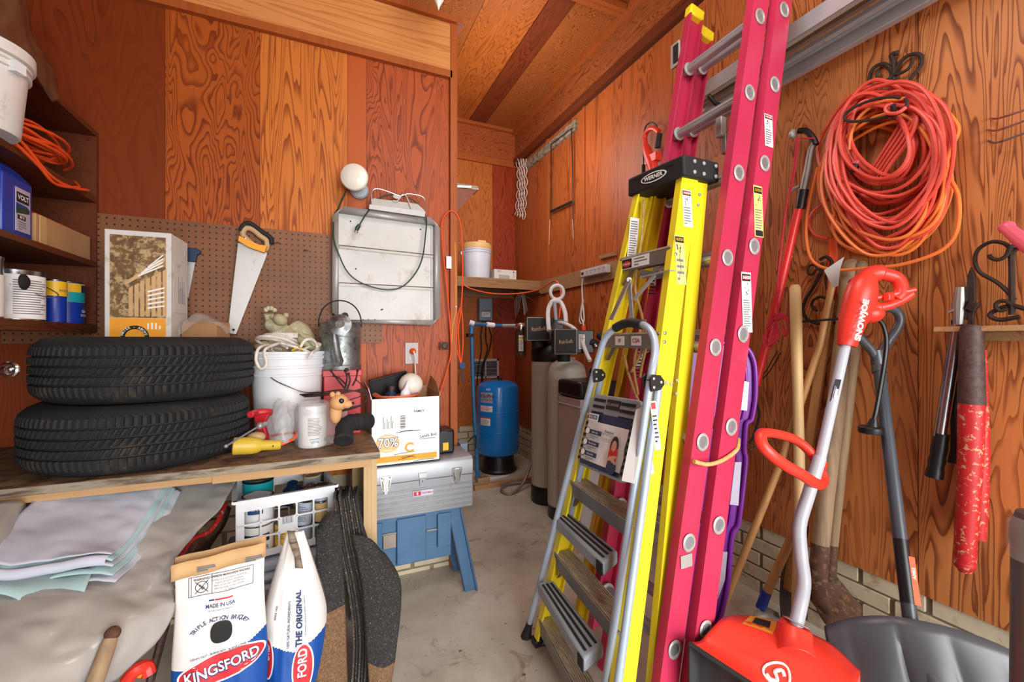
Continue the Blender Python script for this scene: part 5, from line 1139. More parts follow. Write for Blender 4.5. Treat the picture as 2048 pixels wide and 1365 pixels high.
# vent grille, control box
vc = [pY(x, y, YB-.001) for x, y in ((944, 719), (997, 719), (997, 757), (944, 758))]
q = thing('vent_grille', 'pale metal louvred vent grille low on the recess wall behind the blue tank', 'vent', (vc[0]+vc[2])/2)
x0_, x1_, z0_, z1_ = vc[0].x, vc[1].x, vc[3].z, vc[0].z
b = MB()
for lo, hi in (((x0_, z0_), (x1_, z0_+.022)), ((x0_, z1_-.022), (x1_, z1_)), ((x0_, z0_), (x0_+.022, z1_)), ((x1_-.022, z0_), (x1_, z1_)), (((x0_+x1_)/2-.006, z0_), ((x0_+x1_)/2+.006, z1_))): b.bb((lo[0], YB-.012, lo[1]), (hi[0], YB-.001, hi[1]), 'brine')
b.build('frame', q)
b = MB(); b.bb((x0_+.01, YB-.004, z0_+.01), (x1_-.01, YB-.002, z1_-.01), 'black_matt')
for k in range(11): z = z0_+.03+k*(z1_-z0_-.05)/10.5; b.box(((x0_+x1_)/2, YB-.009, z), (x1_-x0_-.04, .012, .003), 'brine', None)
b.build('louvres', q)
bc_ = [pY(x, y, YB-.09) for x, y in ((959, 597), (985, 597), (985, 642))]
q = thing('control_box', 'grey pump control box with a white label on the recess wall', 'control box', (bc_[0]+bc_[2])/2)
b = MB(); b.bb((bc_[0].x, YB-.09, bc_[2].z), (bc_[1].x, YB-.001, bc_[0].z), 'grey_box'); b.build('cover', q, bevel=.006)
b = MB(); LM = frame(V(((bc_[0].x+bc_[1].x)/2, YB-.0905, bc_[2].z+.075)), (1, 0, 0), (0, 0, 1)); b.box((0, 0, .0005), (.10, .065, .001), 'white_paper', LM); b.box((0, .03, .001), (.10, .022, .001), 'ink', LM); b.text('QD Control Box', .014, 'white_paper', LM @ T((0, .03, .001)), .02); b.bars(.085, .035, 4, 'ink_grey', LM @ T((0, -.01, 0)), 2, .001); b.build('label', q)
for i, (l_, pts) in enumerate((('dark cable dropping from the control box to the left of the vent', ((966, 643), (962, 670), (963, 700), (957, 735), (955, 765), (956, 800))), ('pair of dark cables curving down from the control box to the blue tank', ((972, 640), (972, 680), (975, 700), (964, 735), (963, 770))), ('dark cable looping right of the control box above the tank', ((978, 655), (983, 675), (979, 700), (968, 730), (965, 762))))):
    b = MB(); b.tube(smooth([pY(x, y, YB-.05) for x, y in pts], 6), .006, 'cord_black', 7); tag(b.build('pump_cable'), l_, 'cable')
# blue pipe run
q = thing('water_pipe', 'blue plastic water pipe rising beside the partition and running to the filter', 'pipe', pD(944, 650, 4.1))
pd = 4.1
b = MB(); b.tube([pD(943, 652, 3.5), pD(944, 700, 3.5), pD(947, 800, 3.5), pD(953, 905, 3.5), pD(955, 955, 3.55)], .016, 'blue_pipe', 14); b.tube([pD(943, 648, 3.5), pD(975, 650, 3.6), pD(1005, 652, 3.75)], .015, 'blue_pipe', 12); b.build('pipe', q)
b = MB(); b.tube([pD(939, 645, 3.49), pD(948, 648, 3.5)], .021, 'white_plastic', 12); b.tube([pD(973, 649, 3.58), pD(988, 651, 3.62)], .02, 'white_paper', 12); b.tube([pD(943, 655, 3.49), pD(943, 668, 3.49)], .02, 'blue_pipe', 12); b.build('fittings', q)
b = MB(); b.box(pD(940, 671, 3.5), (.05, .06, .03), 'rusty_iron'); b.build('pipe_clamp', q)
# filter housing
q = thing('water_filter', 'clear brown water filter housing with a chrome head beside the black valve head', 'filter', pD(1042, 700, 3.6))
fc = pD(1042, 652, 3.6)
b = MB(); b.lathe([(.048, -.04), (.052, -.03), (.052, .0), (.04, .02), (.02, .025)], 'chrome', T(fc), 28); b.tube([pD(1005, 652, 3.75), pD(1020, 652, 3.66), pD(1034, 652, 3.6)], .016, 'brine', 12); b.build('head', q)
b = MB(); b.lathe([(.030, -.255), (.042, -.25), (.044, -.06), (.046, -.04)], 'brown_leather', T(fc), 28); b.build('sump', q)
b = MB(); cyl = T(fc); fdir = math.atan2(-fc.y, -fc.x); curved_patch(b, 'white_paper', cyl, .0445, fdir-.45, fdir+.45, -.21, -.08); curved_patch(b, 'can_yellow', cyl, .0446, fdir-.45, fdir+.45, -.11, -.095); curved_bars(b, 'ink_grey', cyl, .0446, fdir-.4, fdir+.4, -.20, -.12, 7); b.build('label', q)
# tanks
def fibre_tank(name, label, px, pyb, d, r, ztop, skirt):
    c = pD(px, pyb, d); c.z = 0; M = T(c); q = thing(name, label, 'tank', M); b = MB()
    if skirt == 1:
        b.lathe([(r, .13), (r, ztop-.14)], 'tank_fibre', M, 44); b.build('body', q)
        b = MB(); b.lathe([(r*1.0, 0), (r*1.02, .01), (r*1.02, .135), (r, .14), (0, .14)], 'black_plastic', M, 40); b.build('base', q)
        b = MB(); b.lathe([(r*1.01, ztop-.15), (r*1.02, ztop-.12), (r*1.0, ztop-.05), (r*.9, ztop-.02), (r*.5, ztop), (r*.5, ztop+.03), (0, ztop+.03)], 'black_plastic', M, 40); b.build('dome', q)
    else:
        b.lathe([(r, .10), (r, ztop-.16), (r*.985, ztop-.12), (r*.93, ztop-.07), (r*.8, ztop-.03), (r*.55, ztop-.008), (r*.42, ztop), (r*.42, ztop+.02)], 'tank_fibre', M, 44); b.build('body', q)
        b = MB(); b.lathe([(r*.9, 0), (r*.98, .02), (r*.98, .12), (0, .12)], 'black_plastic', M, 40); b.build('base', q)
    return q, c
q1, c1 = fibre_tank('filter_tank', 'slim grey water treatment tank with a black dome, nearest the blue tank', 1097, 1000, 3.52, .140, 1.285, 1)
q2, c2 = fibre_tank('softener_tank', 'rounded grey water softener tank between the slim tank and the brine tub', 1134, 1000, 3.20, .145, 1.16, 2)
b = MB(); b.lathe([(.03, 0), (.03, .01), (0, .012)], 'black_matt', upframe(c2+V((.04, -.118, 1.045)), (.3, -.8, .35)), 20); b.build('round_cap', q2)
def head(name, label, c, z, w_, h_, d_, yaw, st):
    M = T(V((c.x, c.y, z))) @ Rz(yaw); q = thing(name, label, 'valve', M); b = MB(); b.bb((-w_/2, -d_/2, 0), (w_/2, d_/2, h_), 'black_plastic', M); b.build('housing', q, bevel=.008)
    b = MB(); LM = frame(M @ V((0, -d_/2-.001, h_/2)), M.to_3x3() @ V((1, 0, 0)), (0, 0, 1)); b.box((0, 0, .001), (w_*.94, h_*.92, .002), 'ink', LM)
    for (x, y, a_, c_) in ((0, h_*.47, w_*.97, .003), (0, -h_*.47, w_*.97, .003), (w_*.485, 0, .003, h_*.94), (-w_*.485, 0, .003, h_*.94)): b.box((x, y, .002), (a_, c_, .002), 'alu_dull', LM)
    b.text(st, w_*.24, 'amber_lid', LM @ T((0, 0, .002)) @ Rz(.08) @ Matrix.Shear('XZ', 4, (0, 0)), .0, .78); b.build('face', q)
    b = MB(); b.lathe([(.045, -.05), (.045, 0)], 'black_matt', M, 20); b.build('neck', q); return q, M
hc1 = pD(1073, 683, 3.38); hq, hM = head('valve_head', 'square black control head with gold script lettering on the slim grey tank', V((c1.x-.155, c1.y-.10, 0)), 1.30, .185, .185, .13, -.30, 'RainSoft')
b = MB(); b.bb((.0, .03, .02), (.22, .16, .18), 'black_plastic', hM); b.build('motor_box', hq, bevel=.006)
hc2 = pD(1123, 712, 3.0); hq, hM2 = head('valve_head', 'lower black control head with gold script lettering on the rounded softener tank', V((c2.x-.105, c2.y-.13, 0)), 1.205, .155, .18, .15, -.36, 'RainSoft')
b = MB(); b.bb((.078, -.06, .01), (.20, .10, .17), 'black_plastic', hM2); b.build('side_housing', hq, bevel=.005)
b = MB(); LM = frame(hM2 @ V((.115, -.0635, .09)), hM2.to_3x3() @ V((1, 0, 0)), (0, 0, 1)); b.box((0, 0, .001), (.042, .10, .002), 'white_paper', LM); b.bars(.034, .09, 10, 'ink', LM, 4, .0022); b.build('label', hq)
b = MB(); b.tube([hM2 @ V((.18, -.05, .09)), hM2 @ V((.25, -.06, .06)), hM2 @ V((.30, -.02, .03))], .024, 'black_matt', 12); b.ball(hM2 @ V((.21, -.075, .06)), .018, 'steel'); b.ball(hM2 @ V((.25, -.06, .13)), .03, 'black_matt'); b.build('bypass_valve', hq)
# brine tub
q = thing('brine_tub', 'light grey brine tub with a black lid behind the step ladder', 'tub', pD(1160, 1010, 2.95)); c3 = pD(1172, 1000, 2.95); c3.z = 0; M = T(c3)
b = MB(); b.bb((-.135, -.14, 0), (.16, .14, .92), 'brine', M); b.bb((-.139, -.144, .86), (.164, .144, .875), 'brine', M); b.build('body', q, bevel=.03)
b = MB(); b.bb((-.142, -.147, .925), (.168, .147, 1.035), 'black_plastic', M); b.build('lid', q, bevel=.02)
# white hoses
def hose(l_, pts, r, m_, cat='hose', k=6, name='drain_hose', closed=False):
    b = MB(); b.tube(smooth([pD(*p) for p in pts], k, closed), r, m_, 10, closed); return tag(b.build(name), l_, cat)
hose('white drain hose looped upright above the two black valve heads', [(1098, 662, 3.2), (1096, 640, 3.25), (1097, 618, 3.3), (1104, 604, 3.3), (1112, 602, 3.3), (1122, 606, 3.3), (1130, 625, 3.25), (1132, 645, 3.2)], .017, 'white_plastic')
hose('small round coil of white hose hung on the wall above the valve heads', [(1114+13*math.cos(a), 585+14*math.sin(a), 3.45) for a in [k*math.pi/6 for k in range(12)]], .014, 'white_plastic', closed=True, name='hose_coil')
hose('white hose curving from the rear valve head down behind the yellow ladder', [(1117, 646, 3.3), (1130, 648, 3.2), (1148, 658, 3.1), (1162, 680, 3.0), (1172, 705, 2.95), (1180, 722, 2.9)], .015, 'white_plastic')
b = MB(); b.tube([pD(1109, 604, 3.29), pD(1112, 640, 3.29)], .014, 'tote_lid', 8); tag(b.build('hose_tag'), 'pale plastic strip hanging inside the white upright hose loop', 'strip')
hose('grey flexible hose curled on the slab between blue tank and slim tank', [(1062, 925, 3.9), (1052, 955, 3.8), (1040, 975, 3.72), (1020, 990, 3.62), (1006, 985, 3.66), (1004, 975, 3.75), (1018, 968, 3.85), (1045, 966, 3.9), (1062, 966, 3.95)], .013, 'tool_top', 'hose')
q = thing('drain_pipe', 'white plastic pipe with a brass end lying on the floor before the blue tank', 'pipe', pD(990, 965, 3.9))
b = MB(); z_ = .06; a, e = pD(972, 960, 4.0), pD(1026, 954, 4.2); b.rod(a, e, .022, 'white_plastic', 14); b.rod(pD(948, 935, 3.9), a, .02, 'tool_top', 12); b.ball(a, .034, 'black_plastic', None, 16, 10); b.build('pipe', q)
b = MB(); b.rod(e, pD(1042, 952, 4.25), .018, 'amber_lid', 8); b.build('brass_end', q)
b = MB(); a = pD(948, 992, 3.75); a.z = .02; e = pD(1064, 968, 4.0); e.z = .02; b.beam(a, e, .04, .04, 'pine_x'); tag(b.build('wood_strip', bevel=.002), 'raw wood strip on the floor in front of the blue pressure tank', 'board')
b = MB(); a = pD(968, 975, 3.95); b.box((a.x, a.y+.05, .02), (.12, .10, .04), 'pine'); tag(b.build('wood_block', bevel=.002), 'small wood block under the black pipe elbow by the blue tank', 'block')
b = MB(); c_ = pD(931, 895, 2.47); c_.x = XC+.021; b.box(c_, (.04, .07, .06), 'grey_box'); b.ball(c_+V((.02, -.02, -.05)), .02, 'steel'); b.tube(smooth([c_+V((.03, -.01, .03)), c_+V((.08, 0, .06)), c_+V((.09, .02, -.02))], 5), .004, 'cord_black', 6); tag(b.build('junction_box'), 'grey electrical junction box low behind the toolbox corner', 'junction box')
# orange cord under the shelf
hose('orange cord sagging under the corner shelf toward the right wall', [(925, 566, 3.9), (935, 575, 3.9), (960, 583, 3.95), (990, 588, 4.0), (1030, 588, 4.05), (1060, 584, 4.05), (1082, 578, 3.95), (1100, 566, 3.8), (1112, 562, 3.7), (1120, 575, 3.65), (1122, 600, 3.6), (1118, 640, 3.5)], .006, 'cord_hot', 'cord', name='extension_lead')
b = MB()
for k in range(4): b.tube(smooth([pD(1032+k*2.5, 636-k*6, 4.4), pD(1030+k*3, 606, 4.4), pD(1036+k*2, 590+k*2, 4.4), pD(1043, 584+k*2.5, 4.4), pD(1049-k*1.5, 592+k, 4.4), pD(1055-k*2, 622+k*3, 4.4)], 5), .0035, 'alu_dull', 6)
b.tube([pD(1036, 577, 4.45), pD(1046, 590, 4.45), pD(1072, 604, 4.4)], .006, 'steel', 5); tag(b.build('wire_bundle'), 'bundle of grey wires hanging on the wall above the water filter', 'wire')
# macrame
b = MB()
for s_ in range(4):
    for ph in (0, 1):
        pts = []
        for k in range(49):
            t = k/48; x = 1042+(s_-1.5)*4.6+3.4*math.sin(t*17+ph*math.pi+s_*.5); pts.append(pX(x+2.5*math.sin(t*4), 318+t*(112+3*s_), .03+.006*math.cos(t*17+ph*math.pi)))
        b.tube(pts, .0046, 'rope_white', 6)
tag(b.build('knotted_rope'), 'white netted rope hanging narrow on the right wall near the ceiling corner', 'rope')
q = thing('wire_rack', 'black wire rack hung high on the right wall, two uprights and a crossbar', 'rack', pX(1125, 330))
b = MB(); b.tube([pX(1101, 440, .02), pX(1102, 360, .02), pX(1102, 289, .04), pX(1143, 257, .04), pX(1145, 330, .02), pX(1146, 440, .02)], .005, 'cord_black', 8); b.build('frame', q)
b = MB(); b.tube([pX(1102, 423, .03), pX(1143, 404, .03)], .012, 'black_matt', 8); b.build('crossbar', q)
b = MB(); b.tube([pX(1100, 440, .015), pX(1098, 490, .015)], .004, 'kraft', 6); b.tube([pX(1145, 438, .015), pX(1147, 478, .015)], .004, 'alu_dull', 6); b.build('rod_end', q)
b = MB(); p0_, p1_ = pX(1054, 334, .0), pX(1155, 250, .0); b.beam(p0_+V((-.012, 0, 0)), p1_+V((-.012, 0, 0)), .024, .09, 'bench_edge', (1, 0, 0)); tag(b.build('wall_board'), 'bare grey board nailed level under the trim near the corner of the right wall', 'board')
b = MB(); A, B = pX(1200, 515, .01), pX(1232, 507, .01); b.beam(A, B, .02, .03, 'plank_wood', (1, 0, 0)); tag(b.build('wood_batten'), 'short stub of wood nailed to the right wall left of the yellow ladder', 'batten')
# power strip
A, B = pX(1165, 549, .045), pX(1217, 537, .045)
q = thing('power_strip', 'white power strip fixed to the plank on the right wall', 'power strip', (A+B)/2)
b = MB(); b.beam(A, B, .045, .062, 'brine', (1, 0, 0)); b.build('housing', q, bevel=.006)
b = MB(); fm = frame(A+V((-.0235, 0, 0)), B-A, V((0, 0, 1)))
Ls = (B-A).length
for k in range(5):
    x = Ls*(.28+k*.155)
    for dx, dy, w2, h2 in ((-.01, .008, .003, .011), (.01, .008, .003, .011), (0, -.010, .005, .005)): b.box((x+dx, dy, .001), (w2, h2, .001), 'ink', fm)
b.box((Ls*.1, 0, .002), (.03, .018, .004), 'ink', fm); b.build('sockets', q)
b = MB(); b.tube(smooth([pX(x, y, o_) for x, y, o_ in ((1166, 552, .04), (1164, 575, .02), (1165, 600, .02), (1162, 620, .03), (1159, 640, .03), (1163, 648, .03), (1168, 640, .03), (1166, 610, .03), (1165, 596, .03))], 5), .006, 'cord_white', 7); b.tube(smooth([pX(x, y, .035) for x, y in ((1167, 600), (1162, 630), (1166, 645), (1168, 655))], 5), .006, 'cord_white', 7); b.rod(pX(1167, 652, .03), pX(1168, 664, .03), .02, 'cord_hot', 10); b.build('power_cord', q)
# red tool hanging behind the ladder
q = thing('reciprocating_saw', 'red power saw with a black cord hanging on the right wall behind the ladders', 'power tool', pX(1305, 300))
b = MB(); b.tube(smooth([pX(x, y, .07) for x, y in ((1291, 290), (1290, 272), (1297, 260), (1308, 257), (1318, 264))], 5), .016, 'red_plastic', 10); b.tube(smooth([pX(x, y, .07) for x, y in ((1291, 290), (1297, 310), (1305, 330), (1308, 352))], 4), [.02, .024, .028, .03, .032, .034, .036, .036, .034, .032, .03, .028, .026], 'red_plastic', 12); b.box(pX(1306, 318, .07), (.05, .10, .05), 'red_plastic'); b.build('body', q)
b = MB(); b.tube([pX(1319, 268, .07), pX(1315, 296, .07)], .018, 'black_matt', 10); b.build('grip', q)
b = MB(); b.tube(smooth([pX(x, y, .04) for x, y in ((1316, 262), (1312, 250), (1302, 245), (1292, 252), (1287, 270), (1286, 300), (1287, 330))], 6), .005, 'cord_black', 7); b.rod(pX(1287, 330, .04), pX(1287, 350, .04), .012, 'black_plastic', 8); b.build('power_cord', q)
# ------------------------------------------------------------------ ladders on the right
def channel(b, p0, p1, w_, dep, side, m_, th=.005, xdir=(1, 0, 0), m2=None):
    """channel rail from p0 to p1: web centred on the line facing away from `side`, flanges reaching toward side"""
    p0 = V(p0); p1 = V(p1); s = (p1-p0); L = s.length; s.normalize(); x = V(xdir); x = (x-s*x.dot(s)).normalized(); y = s.cross(x)
    if y.dot(V((0, side, 0))) < 0: y = -y
    M = Matrix((x, y, x.cross(y))).transposed().to_4x4(); M.translation = (p0+p1)/2
    pr = [(-w_/2, 0), (w_/2, 0), (w_/2, dep), (w_/2-th*1.6, dep), (w_/2-th, th*1.6), (-w_/2+th, th*1.6), (-w_/2+th*1.6, dep), (-w_/2, dep)]
    b.prism(pr, -L/2, L/2, m_, M); return M
RZ0, RZ1 = .389, 2.57
def rl(z, y=0., dx=0.):
    t = (z-RZ0)/(RZ1-RZ0); return V((1.107+.512*t+dx, .998+.091*t+y, z))
q = thing('extension_ladder', 'tall red fiberglass extension ladder leaning behind the yellow step ladder', 'ladder', rl(0))
WID = .42
sec = {}
for nm, dx, zt_, yi, z0 in (('base_section', 0.0, 2.74, 0.0, .02), ('fly_section', -.098, 2.80, .022, .20)):
    for side, yy in ((1, yi), (-1, WID-yi)):
        b = MB(); channel(b, rl(z0, yy, dx), rl(zt_, yy, dx), .078, .034, side, 'red_fibre'); b.build('rail', q)
        b = MB(); m_ = upframe(rl(zt_+.012, yy, dx), rl(3)-rl(0)); b.box((0, side*.016, 0), (.086, .042, .05), 'yellow_fibre', m_); b.build('end_cap', q, bevel=.008)
    zr = (2.57 if dx == 0 else 2.525)
    for k in range(9):
        z = zr-.3116*k
        if z < .08 or z > zt_-.05: continue
        a, e = rl(z, yi, dx), rl(z, WID-yi, dx); b = MB()
        b.tube([a+V((0, .001, 0)), e-V((0, .001, 0))], .0190, 'alu', 14)
        for k2 in range(8):
            an = k2*math.pi/4; b.tube([a+V((math.cos(an)*.0190, .03, math.sin(an)*.0190)), e+V((math.cos(an)*.0190, -.03, math.sin(an)*.0190))], .0016, 'alu', 4)
        fm = upframe(a+V((0, -.001, 0)), (0, -1, 0), (1, 0, 0))
        for (o_, sgn) in ((a, -1), (e, -1)):
            f2 = upframe(o_+V((0, sgn*.0015, 0)), (0, sgn, 0)); b.lathe([(.0255, 0), (.0265, .003), (.022, .0055), (.0185, .005), (.0165, .001)], 'alu_bright', f2 @ Matrix.Diagonal((1, 1.12, 1, 1)), 24); b.lathe([(.0172, .0012), (.0168, .0022), (.010, .0026), (0, .0026)], 'gunmetal', f2 @ Matrix.Diagonal((1, 1.12, 1, 1)), 20)
        f2 = upframe(e+V((0, -.034, 0)), (0, -1, 0)); b.lathe([(.029, 0), (.029, .004), (.0165, .007)], 'alu_bright', f2, 20)
        b.build('rung', q)
def sticker(b, M, w_, h_, base, head_, words, lines, seed=0, pic=True):
    b.box((0, 0, .0004), (w_, h_, .0008), base, M)
    b.box((0, h_*.41, .001), (w_*.9, h_*.12, .0006), 'ink', M)
    if head_ == 'paper_red': b.lathe([(0, .0013), (w_*.36, .0013), (w_*.36, .0018), (0, .0018)], 'paper_red', M @ T((0, h_*.41, 0)) @ Matrix.Diagonal((1, .42, 1, 1)), 20)
    b.text(words, h_*.075 if w_ > .03 else .008, 'white_paper' if head_ == 'paper_red' else 'can_yellow', M @ T((0, h_*.41, .0014)), .02, min(1, w_*.72/(h_*.075*.62*len(words))))
    if pic:
        rr = random.Random(seed)
        for k in range(7): a = V((rr.uniform(-.25, .25)*w_, h_*(.12+rr.uniform(0, .2)), .001)); b.tube([M @ a, M @ (a+V((rr.uniform(-.12, .12)*w_, rr.uniform(-.06, .06)*h_, 0)))], .0014, 'ink', 4)
    b.bars(w_*.8, h_*(.5 if pic else .7), lines, 'ink_grey', M @ T((0, -h_*(.2 if pic else .08), 0)), seed, .001)
def railface(z, dx=0, yy=-.0012): return frame(rl(z, yy, dx), (1, .04, 0), rl(3)-rl(0))
b = MB(); sticker(b, railface(2.075), .046, .12, 'white_paper', 'paper_red', 'DANGER', 7, 1); b.build('danger_label', q)
b = MB(); sticker(b, railface(1.765), .048, .185, 'label_yellow', 'ink', 'CAUTION', 10, 2); b.box((0, -.08, .0015), (.04, .02, .0006), 'ink', railface(1.765)); b.build('caution_label', q)
b = MB(); sticker(b, railface(1.435), .050, .21, 'white_paper', 'paper_red', 'DANGER', 13, 3); b.build('danger_label', q)
b = MB(); b.box((0, 0, .001), (.05, .04, .0015), 'alu_bright', railface(.60, -.098, .0206)); b.build('metal_patch', q)
b = MB(); p = rl(1.83, WID, -.098)
for zz in (1.55, 1.2):
    b = MB(); fm = frame(rl(zz, WID-.024, -.098), (1, 0, 0), (0, 0, 1)); b.box((0, 0, -.001), (.05, .25, .001), 'white_paper', fm @ T((0, 0, .007))); b.bars(.04, .22, 16, 'ink', fm @ T((0, 0, .0075)), 6); b.build('information_label', q)
b = MB(); b.box(rl(2.62, WID, -.14), (.012, .05, .11), 'alu_bright'); b.box(rl(2.62, WID-.01, -.148), (.006, .03, .08), 'ink'); b.build('guide_bracket', q, bevel=.002)
b = MB(); c_ = rl(2.20, .20, -.03); b.box(c_+V((0, 0, -.02)), (.03, .03, .08), 'alu_bright'); b.box(c_+V((.02, -.01, -.09)), (.035, .025, .08), 'alu_dull'); b.box(c_+V((.02, -.025, -.08)), (.018, .01, .035), 'black_plastic'); b.build('rung_lock', q, bevel=.004)
b = MB(); b.tube(smooth([rl(.92, -.012, -.16), rl(.905, -.014, -.10), rl(.91, -.010, -.03), rl(.935, -.006, .035), rl(.965, .01, .06)], 6), .0065, 'rope_tan', 8); b.build('tied_rope', q)
b = MB()
for pts in ([(1288, 400, 1.72), (1283, 480, 1.72), (1270, 570, 1.70), (1285, 640, 1.68), (1283, 700, 1.68), (1262, 745, 1.66)], [(1290, 640, 1.68), (1292, 690, 1.66), (1283, 735, 1.66), (1280, 755, 1.66)], [(1283, 650, 1.68), (1272, 700, 1.67), (1268, 740, 1.67), (1276, 790, 1.66)], [(1248, 710, 1.70), (1256, 745, 1.68), (1268, 780, 1.67), (1280, 810, 1.66)]):
    b.tube(smooth([pD(*p) for p in pts], 6), .0055, 'rope_tan', 7)
b.build('pull_rope', q)
# yellow step ladder
def yn(z, dx=0, dy=0): t = (z-.393)/1.224; return V((.83+.29*t+dx, 1.055+.09*t+dy, z))
def yf_(z, dx=0, dy=0): t = (z-.393)/1.224; return V((.894+.215*t+dx, 1.597-.163*t+dy, z))
q = thing('step_ladder', 'tall yellow fiberglass step ladder with a black top, folded and leaning', 'ladder', (yn(0)+yf_(0))/2)
ZB, ZT_ = .03, 1.915
for fn, sd, nm in ((yn, 1, 0), (yf_, -1, 0)):
    b = MB(); channel(b, fn(ZB, .035), fn(ZT_, .035), .075, .030, sd, 'yellow_fibre'); b.build('front_rail', q)
    b = MB(); g0 = .10 if fn is yn else .115; channel(b, fn(ZB, .035+g0+.055, .012*sd), fn(ZT_-.02, .105, .012*sd), .058, .026, sd, 'yellow_deep' if fn is yf_ else 'yellow_fibre'); b.build('rear_rail', q)
    b = MB(); b.box(fn(ZB-.012, .035, .01*sd), (.085, .045, .03), 'black_plastic'); b.build('foot', q, bevel=.004)
    b = MB(); b.box(fn(ZB-.012, .19, .012*sd), (.065, .045, .03), 'black_plastic'); b.build('foot', q, bevel=.004)
zs5 = [.393+.306*k for k in range(5)]; zs5[0] = .393
for k, z in enumerate(zs5+[.10]):
    a, e = yn(z, -.002, .012), yf_(z, -.002, -.012); b = MB(); d_ = (e-a).normalized(); mid = (a+e)/2; L = (e-a).length
    M = frame(mid, d_, V((0, 0, 1)).cross(d_)*-1)      # x along the step, y toward the wall
    up = V((0, 0, 1)); M = Matrix((d_, up.cross(d_)*-1 if up.cross(d_).x < 0 else up.cross(d_), up)).transposed().to_4x4(); M.translation = mid
    if M.to_3x3().determinant() < 0: M = M @ Matrix.Diagonal((-1, 1, 1, 1))
    b.box((0, .002, -.010), (L, .003, .056), 'alu_dull', M); b.box((0, .075, -.005), (L, .003, .045), 'alu_dull', M); b.box((0, .038, .016), (L, .078, .004), 'step_wood', M)
    for j in range(9): b.box((0, .004+j*.0085, .019), (L, .0035, .003), 'step_wood', M)
    for sx in (-1, 1): b.beam(M @ V((sx*(L/2-.004), .02, -.09)), M @ V((sx*(L/2-.06), .02, -.02)), .002, .018, 'alu_dull', (0, 1, 0))
    if k == 4:
        lm = frame(M @ V((.0, -.0005, -.010)), M.to_3x3().col[0] * (1 if M.to_3x3().col[0].y < 0 else -1), (0, 0, 1)); w2 = .15
        lm = lm @ T((-.045, 0, 0)); b.box((0, 0, .0005), (w2, .042, .001), 'white_paper', lm); b.box((-.045, 0, .001), (.055, .036, .001), 'ink', lm); b.lathe([(0, .0018), (.024, .0018), (.024, .0024), (0, .0024)], 'paper_red', lm @ T((-.045, -.002, 0)) @ Matrix.Diagonal((1, .5, 1, 1)), 20); b.text('DANGER', .011, 'white_paper', lm @ T((-.045, -.002, .002)), .01, .9); b.bars(.07, .034, 3, 'ink_grey', lm @ T((.032, 0, 0)), 8, .001)
    if k == 3:
        lm = frame(M @ V((.0, -.0005, -.010)), (0, -1, 0), (0, 0, 1))
        for x, s_ in ((-.05, 'III'), (.045, 'CSA')): b.box((x, 0, .0005), (.055, .035, .001), 'white_paper', lm); b.text(s_, .022, 'paper_red', lm @ T((x, 0, .001)), .02)
    b.build('step', q)
b = MB()
for z in zs5:
    for dx, dz in ((.010, .016), (.012, -.014)):
        for fn, sg in ((yn, -1), (yf_, 1)): b.lathe([(.0065, 0), (.0065, .0015), (.004, .003), (0, .003)], 'alu_dull', upframe(fn(z+dz, dx, sg*.001), (0, sg, 0)), 12)
for z, dx in ((1.16, .045), (1.155, .065), (1.165, .10), (1.12, .105), (1.80, .10), (1.84, .10)): b.lathe([(.006, 0), (.005, .003), (0, .004)], 'alu_bright', upframe(yn(z, dx, -.001 if dx < .08 else .010), (0, -1, 0)), 12)
b.build('rivets', q)
b = MB()
cap_n, cap_f = yn(1.905), yf_(1.905)
x0c, x1c = -.02, .158
P = [V((cap_n.x+x0c, cap_n.y-.022, 0)), V((cap_n.x+x1c, cap_n.y-.018, 0)), V((cap_f.x+x1c, cap_f.y+.02, 0)), V((cap_f.x+x0c, cap_f.y+.02, 0))]
b.prism([(p.x, p.y) for p in P], 1.888, 1.963, 'black_matt'); b.build('top_cap', q, bevel=.008)
b = MB(); 
for dx in (.03, .075, .135):
    for z in (1.905, 1.943): b.lathe([(.0075, 0), (.0065, .003), (0, .0045)], 'alu_bright', upframe(V((cap_n.x+dx, cap_n.y-.0225, z)), (0, -1, 0)), 14)
b.build('cap_rivets', q)
fm = frame((P[0]+P[3])/2+V((-.0012, 0, 1.925)), P[0]-P[3], (0, 0, 1)) @ Rz(-.03); b = MB()
b.lathe([(0, .0003), (.062, .0003), (.062, .0012), (0, .0012)], 'white_paper', fm @ Matrix.Diagonal((1, .30, 1, 1)), 36); b.lathe([(0, .0014), (.056, .0014), (.056, .0018), (0, .0018)], 'ink', fm @ Matrix.Diagonal((1, .26, 1, 1)), 36); b.text('WERNER', .021, 'white_paper', fm @ T((0, 0, .002)), .03, 1.05)
for x in (-.08, .075): b.box((x, .022, .001), (.035, .008, .001), 'ink', fm)
b.build('brand_badge', q)
def yface(z, dx, dy=-.0012): return frame(yn(z, dx, dy), (1, .03, 0), yn(2)-yn(0))
b = MB(); sticker(b, yface(1.775, .038), .044, .135, 'white_paper', 'paper_red', 'DANGER', 7, 11); b.build('danger_label', q); b = MB(); sticker(b, yface(1.585, .036), .046, .175, 'label_yellow', 'ink', 'CAUTION', 4, 12); b.tube(smooth([yface(1.585, .036) @ V(p) for p in ((-.008, -.06, .001), (.0, -.02, .001), (-.004, .01, .001), (.004, .035, .001), (.0, .055, .001))], 4), .0011, 'ink', 4); b.build('caution_label', q); b = MB()
fm2 = frame(yf_(1.66, -.004, .0) + V((.005, -.031, 0)), (1, 0, 0), yf_(2)-yf_(0)); b.box((.028, .05, .0), (.045, .17, .001), 'white_paper', fm2 @ T((0, 0, .002))); b.bars(.036, .15, 16, 'ink_grey', fm2 @ T((.028, .05, .0026)), 5); b.build('instruction_label', q)
